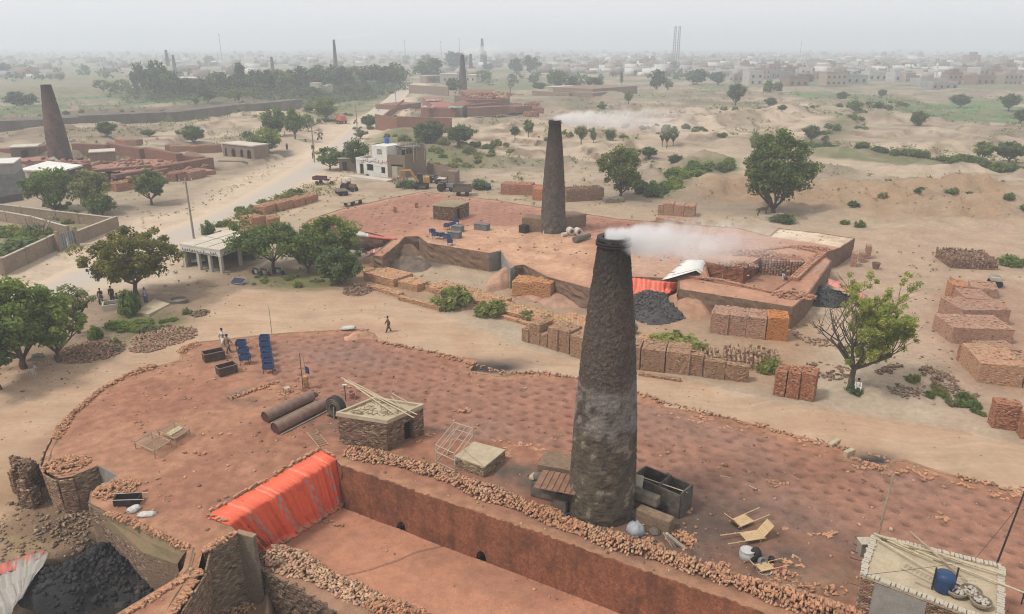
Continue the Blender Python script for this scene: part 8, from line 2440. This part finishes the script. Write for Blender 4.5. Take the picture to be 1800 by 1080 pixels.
# people and animals
def flat(name,c,rough=.85):return mat(name,c,tuple(x*.85 for x in c),6,rough,.1,.01)
SKIN_M=flat('skin',(.20,.115,.075));HAIR=flat('hair',(.012,.010,.009))
def skin_body(name,J,E,m,parent,lv=1):
 0
 me=bpy.data.meshes.new(name);me.from_pydata([j[:3]for j in J],E,[]);me.materials.append(m)
 o=link(name,me,parent)
 o.modifiers.new('skin','SKIN')
 for v,j in zip(me.skin_vertices[0].data,J):v.radius=(j[3],j[3]);v.use_root=False
 me.skin_vertices[0].data[0].use_root=True
 md=o.modifiers.new('smooth','SUBSURF');md.levels=md.render_levels=lv
 return o
def person(label,p,rz,top,legs,h=1.7,pose='stand',tunic=True,swing=.25):
 t=thing('person',label,'person',tuple(p),rz);t.scale=(h/1.75,)*3
 hp=.92 if pose!='sit' else.25
 J=[(0,0,hp,.13),(0,.01,hp+.25,.125),(0,0,hp+.48,.14),(0,-.01,hp+.58,.06),(0,-.02,hp+.66,.075),(0,-.03,hp+.75,.10),(0,-.02,hp+.82,.07)]
 E=[(0,1),(1,2),(2,3),(3,4),(4,5),(5,6)]
 for s in(-1,1):
  n=len(J);f=s*swing if pose=='walk' else 0
  if pose=='sit':L=[(s*.11,-.05,.22,.10),(s*.2,-.42,.42,.075),(s*.16,-.46,.08,.05),(s*.16,-.58,.04,.04)]
  else:L=[(s*.10,0,hp-.06,.10),(s*.11,-f*.5,hp-.45,.07),(s*.11,-f+(.06 if f<0 else 0),.09,.045),(s*.11,-f-.14,.04,.04)]
  J+=L;E+=[(0,n),(n,n+1),(n+1,n+2),(n+2,n+3)]
  n=len(J);g=-f
  A=[(s*.19,0,hp+.50,.06),(s*.25,-g*.4+.02,hp+.24,.045),(s*.25,-g*.8-.06,hp+.0,.034),(s*.25,-g*.8-.09,hp-.06,.034)]
  if pose=='sit':A=[(s*.19,0,hp+.50,.06),(s*.25,-.08,hp+.26,.045),(s*.2,-.32,hp+.22,.034),(s*.19,-.38,hp+.21,.034)]
  J+=A;E+=[(2,n),(n,n+1),(n+1,n+2),(n+2,n+3)]
  b=A[3];w=n+3
  for k_,(dx,ln)in enumerate(((-.03,.075),(-.01,.09),(.01,.085),(.03,.065))):
   m_=len(J);J+=[(b[0]+dx,b[1]-.01,b[2]-ln*.5,.009),(b[0]+dx,b[1]-.025,b[2]-ln,.008)];E+=[(w,m_),(m_,m_+1)]
  m_=len(J);J+=[(b[0]-s*.045,b[1]-.03,b[2]-.02,.010),(b[0]-s*.05,b[1]-.045,b[2]-.05,.009)];E+=[(w,m_),(m_,m_+1)]
 skin_body('body',J,E,SKIN_M,t)
 hz_=hp+.75
 MB().lathe([(.098,-.02),(.112,.03),(.105,.09),(.06,.135),(.005,.145)],12,(0,-.012,hz_)).build('hair',HAIR,t,True)
 MB().add([(-.018,-.125,hz_-.03),(.018,-.125,hz_-.03),(0,-.155,hz_-.035),(0,-.125,hz_+.02)],[(0,1,2),(1,3,2),(3,0,2)]).build('nose',SKIN_M,t)
 mb=MB()
 for s in(-1,1):mb.box((s*.038,-.128,hz_+.015),(.026,.012,.014))
 mb.build('eye',HAIR,t)
 M_=flat('cloth_%d'%hash_c(top),top)
 lo=(.45 if tunic else.80)if pose!='sit' else.06
 pr=[(.20 if tunic else.165,lo),(.175,hp),(.155,hp+.22),(.185,hp+.42),(.14,hp+.52),(.075,hp+.57)]
 mb=MB().lathe(pr,14,cap=False);mb.v=[(x,y*.74-(.16*max(0,hp-z)/.5 if pose=='sit' else 0),z)for x,y,z in mb.v];mb.build('shirt',M_,t,True)
 for s in(-1,1):
  n=[j for j in J if j[0]*s>.15];a=[Vector(j[:3])for j in n[:3]]if pose!='sit' else[Vector(j[:3])for j in J if abs(j[3]-.06)<1e-6 and j[0]*s>0 and j[2]>hp+.4]+[Vector((s*.25,-.08,hp+.26)),Vector((s*.2,-.32,hp+.22))]
  arm=[Vector(j[:3])for j in J if j[0]*s>0 and j[3]in(.06,.045,.034)]
  arm=[Vector((s*.19,0,hp+.50))]+[q for q in arm if q.z<hp+.49 and abs(q.x)>.18][:2]
  MB().tube(arm,[.085,.07,.055],9).build('sleeve',M_,t,True)
  ii_=7+(0 if s<0 else 18)
  Lg=[Vector(J[ii_+k_][:3])for k_ in range(3)]
  MB().tube(Lg,[.125,.10,.075],10).build('trouser_leg',flat('cloth_%d'%hash_c(legs),legs),t,True)
 return t
def hash_c(c):return int(c[0]*1000)*31+int(c[1]*1000)*7+int(c[2]*1000)
person('man in a long white tunic walking behind another man at the kiln edge',K(393,610),2.6,(.60,.57,.52),(.55,.52,.48),1.65,'walk')
person('man in a brown tunic walking just in front of the white-clad man',K(402,620),2.6,(.20,.155,.115),(.16,.13,.10),1.6,'walk')
person('man in dark brown clothes walking alone on the dirt track',G(683,584),-1.2,(.12,.085,.055),(.10,.07,.05),1.6,'walk')
person('man in a pale shirt and blue trousers standing on the concrete slab',G(257,533),.6,(.32,.31,.33),(.07,.09,.17),1.7,'stand',False)
person('man in black standing by the water trough under the broad tree',G(198,530),.2,(.02,.02,.022),(.02,.02,.025),1.7,'stand',False)
person('man in dark blue sitting on the trough wall under the broad tree',G(207,532),.3,(.035,.045,.07),(.03,.03,.04),1.65,'sit')
person('man in white squatting at the foot of the half-bare tree',G(1507,686),-.3,(.60,.58,.54),(.55,.53,.5),1.6,'sit')
person('man squatting in brown beside the broad pink stack',G(1699,560),1.2,(.20,.13,.10),(.15,.10,.08),1.6,'sit')
person('worker in a pale vest bending inside the second kiln trench',P(1376,492,.55),1.6,(.50,.50,.50),(.16,.15,.15),1.6,'sit')
for px,py,lab,c in((505,265,'dark figure walking on the near shoulder of the paved road',(.05,.045,.05)),(551,280,'dark figure standing beside the pole with the meter box',(.04,.04,.05))):person(lab,G(px,py),.5,c,(.05,.05,.06),1.9,'walk')
def beast(name,label,cat,p,rz,s,m,graze=0,horn=False):
 t=thing(name,label,cat,tuple(p),rz);t.scale=(s,s,s)
 hz_=(1.45,1.72,1.70)if not graze else(1.25,.95,.62)
 J=[(0,.55,1.18,.21),(0,.1,1.10,.25),(0,-.45,1.14,.24),(0,-.68,hz_[0],.13),(0,-.88,hz_[1],.11),(0,-1.08,hz_[2]-.06,.08),(0,-1.24,hz_[2]-.16,.055),(0,.78,1.1,.05),(0,.86,.7,.03)]
 E=[(0,1),(1,2),(2,3),(3,4),(4,5),(5,6),(0,7),(7,8)]
 for x in(-.15,.15):
  n=len(J);J+=[(x,.55,.92,.13),(x,.42,.72,.085),(x,.66,.42,.05),(x,.58,.05,.045)];E+=[(0,n),(n,n+1),(n+1,n+2),(n+2,n+3)]
  n=len(J);J+=[(x,-.45,.85,.10),(x,-.46,.48,.06),(x,-.44,.05,.045)];E+=[(2,n),(n,n+1),(n+1,n+2)]
  n=len(J);J+=[(x*.55,-.86,hz_[1]+.14,.035),(x*.75,-.86,hz_[1]+.24,.015)];E+=[(4,n),(n,n+1)]
 skin_body('body',J,E,m,t)
 MB().add([(-.02,-.5,1.42),(.02,-.5,1.42),(0,-.84,hz_[1]+.16),(0,-.66,hz_[0]+.22)],[(0,1,3),(0,3,2),(1,2,3)]).build('mane',HAIR,t)
 return t
beast('horse','brown horse standing in the shade of the big dense tree','horse',G(1340,381),R(85),1.15,flat('bay_coat',(.07,.04,.025)))
beast('calf','white calf tethered under the trees at the left edge','calf',G(57,664),R(70),.62,flat('white_coat',(.45,.41,.36)),0)
beast('calf','grey calf standing behind the white one in the shade','calf',G(70,640),R(80),.75,flat('grey_coat',(.28,.26,.23)),1)
# vehicles
RUBBER=flat('rubber',(.02,.02,.02));CHROME=flat('dull_chrome',(.3,.3,.3),.4)
def wheel(parent,c,r_,w,m_rim=CHROME,nm='wheel'):
 o=MB().lathe([(r_*.55,-w/2),(r_*.94,-w/2),(r_,-w*.3),(r_,w*.3),(r_*.94,w/2),(r_*.55,w/2)],18).build(nm,RUBBER,parent)
 o.location=c;o.rotation_euler=(0,PI/2,0)
 MB().lathe([(.02,-w*.42),(r_*.54,-w*.40),(r_*.54,w*.40),(.02,w*.42)],12).build('hub',m_rim,o)
def bike(label,p,rz,col,s=1.0,rider=None):
 t=thing('motorcycle',label,'motorcycle',tuple(p),rz);t.scale=(s,)*3
 for y in(-.62,.62):wheel(t,(0,y,.30),.30,.09)
 MB().box((0,-.12,.80),(.20,.46,.20),taper=.7).build('tank',flat('bike_%d'%hash_c(col),col,.4),t)
 MB().box((0,.38,.80),(.22,.62,.10),taper=.85).build('seat',RUBBER,t)
 MB().box((0,.05,.45),(.24,.36,.32)).build('engine',CHROME,t)
 MB().tube([(-.34,-.36,1.02),(0,-.44,.98),(.34,-.36,1.02)],.018,6).build('handlebar',CHROME,t)
 MB().tube([(0,-.40,.95),(0,-.62,.30)],.03,6).build('fork',CHROME,t)
 MB().lathe([(.02,-.06),(.09,-.04),(.09,.05),(.02,.06)],10,(0,-.55,.88)).build('headlight',CHROME,t)
 MB().tube([(.14,.1,.3),(.15,.85,.36)],.035,6).build('exhaust',CHROME,t)
for px,py,rz,c,lab in((452,484,1.0,(.03,.03,.04),'black motorcycle parked under the flat-topped tree, left'),(466,485,1.1,(.10,.02,.02),'dark red motorcycle parked under the flat-topped tree, middle'),(490,483,1.2,(.03,.03,.03),'black motorcycle parked under the flat-topped tree, right'),(178,532,.3,(.05,.02,.02),'motorcycle standing beside the water trough'),(672,308,.8,(.02,.02,.03),'motorcycle parked before the white house'),(625,218,-.5,(.05,.05,.05),'motorcycle on the far stretch of the paved road'),(562,246,-.5,(.04,.04,.05),'motorcycle on the paved road, nearer of two'),(563,238,-.5,(.30,.30,.32),'motorcycle on the paved road, farther of two')):
 bike(lab,G(px,py),rz,c,1.0 if py>400 else 1.25)
 if py>500 or py in(218,246,238):person('rider in dark clothes on the '+lab,G(px,py)+Vector((.0,.1,.55)),rz,(.035,.03,.035)if py!=238 else(.5,.5,.5),(.03,.03,.04),1.6,'sit',False)
def tractor(label,p,rz,col,s=1.0,canopy=True):
 t=thing('tractor',label,'tractor',tuple(p),rz);t.scale=(s,)*3;m=flat('tractor_%d'%hash_c(col),col,.6)
 for x in(-.75,.75):wheel(t,(x,.7,.75),.75,.38,m);wheel(t,(x*.8,-1.25,.42),.42,.24,m)
 MB().box((0,-.95,1.1),(.62,1.5,.62),taper=.9).build('bonnet',m,t);MB().box((0,.0,.75),(.5,2.6,.4)).build('chassis',IRON,t)
 MB().box((0,.75,1.25),(.5,.45,.12)).build('seat',RUBBER,t)
 for x in(-.75,.75):MB().box((x,.7,1.58),(.42,1.0,.06)).build('mudguard',m,t)
 MB().lathe([(.2,0),(.22,.02),(.2,.04)],14,(0,.2,1.5),cap=False).build('steering_wheel',IRON,t)
 if canopy:
  for x in(-.6,.6):
   for y in(.1,1.2):MB().tube([(x,y,1.4),(x,y,2.35)],.03,5).build('canopy_post',IRON,t)
  MB().box((0,.65,2.38),(1.5,1.5,.07)).build('canopy',CONCRETE,t)
def trolley(label,A,B,D,m,side=.0):
 a,b_=G(*A),G(*B);d=b_-a;L=d.length;t=thing('trolley',label,'trailer',tuple(a),math.atan2(d.y,d.x))
 MB().box((L/2,D/2,.85),(L,D,.12)).build('bed',m,t)
 if side:
  for c,s in(((L/2,0,.9+side/2),(L,.06,side)),((L/2,D,.9+side/2),(L,.06,side)),((0,D/2,.9+side/2),(.06,D-.07,side)),((L,D/2,.9+side/2),(.06,D-.07,side))):MB().box(c,s).build('side_board',m,t)
 for x in(L*.3,L*.75):
  for y in(.15,D-.15):o=MB().lathe([(.25,-.1),(.42,-.1),(.42,.1),(.25,.1)],14).build('wheel',RUBBER,t);o.location=(x,y,.42);o.rotation_euler=(PI/2,0,0)
tractor('tractor with a pale canopy parked by the roadside scrub',G(614,336),R(60),(.16,.10,.08),1.0)
tractor('tractor with a pale canopy parked at the far edge of the second kiln',G(783,336),R(80),(.2,.2,.2),1.0)
tractor('small grey-green tractor left of the red stacks',G(848,334),R(70),(.06,.09,.10),.95,False)
tractor('dark tractor without canopy right of the excavator',G(765,322),R(40),(.07,.08,.08),.95,False)
trolley('flat dark trailer in front of the canopied roadside tractor',(593,346),(614,344),3.0,SOOTY)
trolley('flat wooden trailer tipped beside the second kiln',(612,366),(642,358),1.8,WOOD)
trolley('big grey trailer with high sides beyond the second kiln hut',(796,346),(829,346),2.6,SOOTY,.9)
t=thing('cargo_tricycle','dark red three-wheeled motor cart on the sandy yard','tricycle',tuple(G(570,325)),R(75));t.scale=(1.25,)*3
for q in((0,-1.3,.32),(-.6,.9,.32),(.6,.9,.32)):wheel(t,q,.32,.14)
mr=flat('maroon',(.10,.03,.035));MB().box((0,.7,.85),(1.3,1.9,.1)).build('bed',mr,t)
for c,s in(((-.65,.7,1.1),(.05,1.9,.4)),((.65,.7,1.1),(.05,1.9,.4)),((0,1.65,1.1),(1.24,.05,.4))):MB().box(c,s).build('side_board',mr,t)
MB().box((0,-.5,.8),(.3,.8,.25)).build('seat',RUBBER,t);MB().tube([(-.4,-.95,1.15),(.4,-.95,1.15)],.03,6).build('handlebar',CHROME,t);MB().tube([(0,-.95,1.15),(0,-1.3,.35)],.04,6).build('fork',CHROME,t)
t=thing('excavator','orange wheeled excavator with raised arm before the brown workshop','excavator',tuple(G(742,332)),R(0));t.scale=(.92,)*3
OR=flat('digger_orange',(.42,.20,.05),.6)
for x in(-1.1,1.1):wheel(t,(x,.9,.7),.7,.45,OR);wheel(t,(x,-.9,.7),.7,.45,OR)
MB().box((0,0,.95),(1.7,3.0,.5)).build('chassis',IRON,t);MB().box((1.0,.2,1.9),(1.2,1.6,1.1),taper=.92).build('engine_cover',OR,t)
MB().box((-.4,-.1,2.2),(1.2,1.5,1.7),taper=.9).build('cab',flat('cab_glass',(.03,.04,.045),.3),t);MB().box((-.4,-.1,3.08),(1.25,1.55,.1)).build('cab_roof',IRON,t)
MB().tube([(-.6,-.9,1.6),(-2.2,-1.0,4.0),(-4.2,-1.0,3.9)],[.24,.26,.18],6).build('boom',OR,t);MB().tube([(-4.2,-1.0,4.1),(-4.3,-1.0,1.6)],[.2,.14],6).build('stick',OR,t)
MB().tube([(-1.0,-.7,1.7),(-2.0,-.8,3.2)],.09,6).build('hydraulic_ram',CHROME,t);MB().box((-4.1,-1.0,1.1),(.8,.9,.8),taper=.6).build('bucket',IRON,t)
t=thing('car','white saloon car parked inside the open garage','car',tuple(G(345,466)+Vector((-.6,2.0,0))),R(25));CW=flat('white_paint',(.6,.6,.6),.3)
def carshape(prof,w,nm,m):return MB().add([(x,y,z)for x in(-w/2,w/2)for y,z in prof],[tuple(range(len(prof)))[::-1],tuple(range(len(prof),2*len(prof)))]+[(i,(i+1)%len(prof),len(prof)+(i+1)%len(prof),len(prof)+i)for i in range(len(prof))]).build(nm,m,t)
carshape([(-2,.35),(-2.05,.7),(-1.0,.86),(1.5,.9),(2,.8),(2,.35)],1.6,'body',CW);carshape([(-1.0,.86),(-.4,1.36),(.9,1.38),(1.5,.9)],1.4,'windows',flat('car_glass',(.03,.035,.04),.2));carshape([(-.42,1.36),(-.3,1.42),(.8,1.43),(.92,1.37)],1.42,'roof',CW)
for x in(-.75,.75):
 for y in(-1.3,1.25):wheel(t,(x,y,.32),.32,.18)
 MB().box((x*.75,-2.05,.62),(.3,.05,.14)).build('headlight',CHROME,t)
t=thing('truck','small loaded truck with a red load driving up the paved road','truck',tuple(G(600,217)),R(-150));t.scale=(1.2,)*3
MB().box((0,-1.6,1.4),(1.9,1.3,1.7),taper=.9).build('cab',flat('truck_red',(.42,.09,.06),.5),t);MB().box((0,-2.24,1.75),(1.5,.05,.6)).build('windscreen',flat('car_glass',(.03,.035,.04)),t)
MB().box((0,.9,.8),(2.0,3.4,.2)).build('bed',IRON,t);MB().box((0,.9,1.55),(1.95,3.2,1.3),taper=.85).build('load',flat('red_load',(.45,.12,.08)),t)
for x in(-.85,.85):
 for y in(-1.6,1.6):wheel(t,(x,y,.45),.45,.28)
p=G(697,158);t=thing('van','pale blue van far up the paved road','van',tuple(p),R(-25));t.scale=(1.4,)*3
MB().box((0,0,1.2),(1.9,4.4,1.7),taper=.9).build('body',flat('pale_blue',(.22,.35,.40),.4),t);MB().box((0,-2.15,1.5),(1.5,.1,.6)).build('windscreen',flat('car_glass',(.03,.035,.04)),t)
for x in(-.85,.85):
 for y in(-1.4,1.4):wheel(t,(x,y,.4),.4,.24)
 # grove: panel, trough, slab, basin
p=G(419,499);t=thing('solar_panel','small solar panel tilted on the bare ground before the garage','solar panel',tuple(p),R(-20));o=MB().box((0,0,0),(1.7,.95,.04)).build('frame',CHROME,t);o.location=(0,0,.35);o.rotation_euler=(R(28),0,0);q=MB().box((0,0,.025),(1.6,.86,.02)).build('cells',flat('solar_cells',(.02,.025,.045),.2),o)
MB().tube([(-.5,.35,0),(-.5,.35,.5)],.03,5).build('leg',CHROME,t);MB().tube([(.5,.35,0),(.5,.35,.5)],.03,5).build('leg',CHROME,t)
A,B=G(182,548),G(222,542);d=B-A;L=d.length;t=thing('water_trough','long concrete water trough under the broad tree','trough',tuple(A),math.atan2(d.y,d.x))
for c,s in(((L/2,0,.3),(L,.14,.7)),((L/2,1.5,.3),(L,.14,.7)),((0,.75,.3),(.14,1.36,.7)),((L,.75,.3),(.14,1.36,.7))):MB().box(c,s).build('side',CONCRETE,t)
MB().box((L/2,.75,.3),(L-.14,1.36,.04)).build('water',flat('dark_water',(.03,.035,.03),.1),t)
c=[G(238,553),G(262,557),G(299,536),G(272,531)];o=c[0];t=thing('concrete_slab','pale concrete slab beside the leafy dark shrub','slab',tuple(o));MB().prism([(q-o)[:2]for q in c],-.2,.25).build('slab',PLASTER,t)
p=G(314,532);t=thing('water_basin','small round brick basin with a puddle right of the slab','basin',tuple(p));MB().lathe([(.7,0),(.75,.4),(.95,.4),(1.0,0)],18,cap=False).build('rim',SOOTY,t);MB().lathe([(.02,.2),(.74,.2)],18,cap=False).build('water',flat('pale_water',(.25,.25,.24),.1),t)
p=G(68,646);t=thing('table','small wooden table in the shade behind the calves','table',tuple(p));MB().box((0,0,.75),(1.3,.8,.05)).build('top',WOOD,t)
for x in(-.6,.6):
 for y in(-.35,.35):MB().tube([(x,y,0),(x,y,.74)],.03,5).build('leg',WOOD,t)
 # things on the second kiln
def K2(px,py,dz=0):return P(px,py,K2Z+dz)
b=[K2(762,385),K2(800,388),K2(824,378)];b.append(b[0]+b[2]-b[1])
flat_hut('low dark brick hut with poles across its roof on the second kiln',b,1.9,(.17,.105,.07),(.12,.32,1.6),0,K2Z)
for i in range(7):stick('bamboo_pole',('first','second','third','fourth','fifth','sixth','last')[i]+' roof pole sticking out of the low dark hut, counted along its front','pole',b[0].lerp(b[1],i/6*.95+.02)+Vector((-.1,-.5,2.12)),b[3].lerp(b[2],i/6*.95+.02)+Vector((0,.3,2.15)),.06,BAMBOO)
for i,(px,py)in enumerate(((802,395),(796,402),(785,404),(760,414),(766,420),(777,421),(786,424),(791,432))):hopper(('topmost of eight scattered blue bins, by the grey crates','blue bin just above the upper grey crate','blue bin left of the upper grey crate','leftmost of the eight scattered blue bins','second blue bin from the left end','blue bin in the middle of the lower row','blue bin below the lower grey crate','foremost of the eight scattered blue bins')[i],K2(px,py),i*.7)
GC=flat('grey_crate',(.15,.15,.155))
for A,B,lab in(((793,408),(810,410),'upper grey crate among the scattered blue bins'),((787,419),(806,421),'lower grey crate among the scattered blue bins'),((833,404),(855,407),'grey double crate standing alone on the second kiln')):
 a_,b_=K2(*A),K2(*B);d=b_-a_;L=d.length;t=thing('crate',lab,'crate',tuple(a_),math.atan2(d.y,d.x))
 MB().box((L/2,.5,.42),(L,1.0,.84)).build('box',GC,t)
 for c_,s_ in(((L/2,-.01,.82),(L+.06,.06,.07)),((L/2,1.01,.82),(L+.06,.06,.07)),((L/2,-.015,.42),(.06,.05,.8))):MB().box(c_,s_).build('edge',SOOTY,t)
def low(label,A,B,D,h,m=SOOTY,name='brick_bunker'):
 a_,b_=K2(*A),K2(*B);o=a_.copy();t=thing(name,label,'bunker',tuple(o));mb=MB();block(mb,a_,b_,D,K2Z-.1,K2Z+h,o);mb.build('wall',m,t);mb=MB();block(mb,a_,b_,D,K2Z+h+.002,K2Z+h+.12,o);mb.build('top',m if m!=SOOTY else WALL_OLD,t)
low('dark low bunker left of the grey chimney foot',(917,406),(952,409),2.4,1.7,WALL_OLD);low('dark low bunker right of the grey chimney foot',(994,405),(1030,398),2.6,1.6,WALL_OLD);low('small dark box left of the grey chimney bunker',(912,409),(922,411),1,.9,IRON)
for px,py,lab in((1003,413,'left of two concrete rings right of the grey chimney'),(1016,414,'right of two concrete rings right of the grey chimney')):
 t=thing('concrete_ring',lab,'ring',tuple(K2(px,py)),R(20));o=MB().lathe([(.28,-.5),(.5,-.5),(.5,.5),(.28,.5),(.28,-.5)],20,cap=False).build('ring',CONCRETE,t);o.rotation_euler=(PI/2,0,0);o.location=(0,0,.5)
stick('pipe','grey pipe lying right of the concrete rings','pipe',K2(1010,422,.4),K2(1036,414,.4),.4,SOOTY,n=14);stick('pipe','broken pale pipe bits left of the concrete rings','pipe',K2(988,413,.25),K2(996,411,.3),.28,CONCRETE,n=10)
stick('plank','plank leaning on the left of the grey chimney','plank',K2(955,412),K2(957,402,.6),.08,BAMBOO)
for px,py in((694,370),(732,362),(787,356)):stack('small square brick pier on the second kiln floor, '+{694:'left',732:'middle',787:'right'}[px],K2(px-2.5,py+4),K2(px+2.5,py+4),.5,.8,RED,name='brick_pier',cat='pier')
rs_=[[K2(1094,490,.1),K2(1120,489,.15),K2(1150,493,.1),K2(1191,497,.1)],[P(1094,506,1.6),P(1120,508,1.5),P(1152,512,1.4),P(1190,506,1.7)],[P(1096,512,1.2),P(1126,522,1.0),P(1160,522,1.1),P(1187,512,1.3)]]
sheet('tarpaulin','orange-red sheet hanging over the grey-black coal heap',[[a.lerp(b_,f)for a,b_ in zip(rs_[k_],rs_[k_+1])]for k_ in(0,1)for f in(0,.25,.5,.75)]+[rs_[2]],60,lambda u,v:tuple(np.array((.66,.13,.075))*(1+.25*math.sin(u*70+8*v*v))),'tarpaulin',.35,9)
W0=[[K2(1163,492,.05),K2(1204,457,.05)],[K2(1175,490,.5),K2(1210,456,.5)],[K2(1224,476,.75),K2(1236,457,.6)],[P(1247,492,1.0),P(1245,470,1.4)]]
sheet('tarpaulin','bright white sheet covering the end of the smoking trench',W0,24,lambda u,v:(.66,.64,.60)if rng.random()<.93 else(.2,.15,.12),'tarpaulin',.15,10)
sheet('tarpaulin','pink sheet slumped over the bluish coal heap',[[P(1456,490,1.9),P(1490,500,1.7),P(1526,520,1.0)],[P(1456,500,1.6),P(1490,514,1.3),P(1524,530,.6)]],24,lambda u,v:(.55,.19,.16)if rng.random()<.85 else(.3,.15,.12),'tarpaulin',.2,11)
sheet('tarpaulin','torn grey and pink sheet on the end wall of the second kiln',[[K2(1428,478,.15),K2(1452,462,.15)],[P(1424,512,1.2),P(1452,484,1.2)]],20,lambda u,v:(.28,.25,.23)if rng.random()<.7 else(.5,.17,.14),'tarpaulin',.2,12)
sheet('tarpaulin','pale sheet with red folds above the black coal pit',[[K2(622,404,.3),K2(660,414,.3),K2(698,419,.2)],[K2(620,412,.2),K2(655,418,.1),K2(697,422,0)],[P(622,420,1.6),P(650,420,1.7),P(690,424,1.9)]],24,lambda u,v:(.50,.47,.42)if u<.35 else(.48,.12,.10),'tarpaulin',.3,13)
sheet('tarpaulin','red and white rags lying in the black coal pit',[[P(645,442,1.3),P(660,437,1.3),P(672,436,1.3)],[P(644,447,1.2),P(658,445,1.2),P(670,444,1.2)]],16,lambda u,v:(.50,.10,.09)if rng.random()<.6 else(.45,.42,.38),'rag',.3,14)
ladder('rough ladder leaning inside the smoking trench',P(1274,492,.6),P(1273,462,K2Z+.2),.5,8,WOOD,.04)
lone('bucket',MB().lathe([(.2,0),(.3,.5),(.32,.5),(.22,.05)],12).mesh('bucket',RUST),'rusty bucket alone on the sand right of the second kiln','bucket',G(1539,473),(0,0,0),None,1.6)
for px,py,h,lab in((1500,470,26,'tall brick pier beyond the second kiln end, left of three'),(1514,462,18,'low brick pier beyond the second kiln end, middle of three'),(1524,455,24,'brick pier beyond the second kiln end, right of three')):stack_row('',(px-5,py),(px+6,py+1),[(1,h,1,lab)],1.2,PINK)
trolley('small yellowish cart standing behind the right yard stacks',(1740,506),(1760,508),1.6,PALECAP,.3)
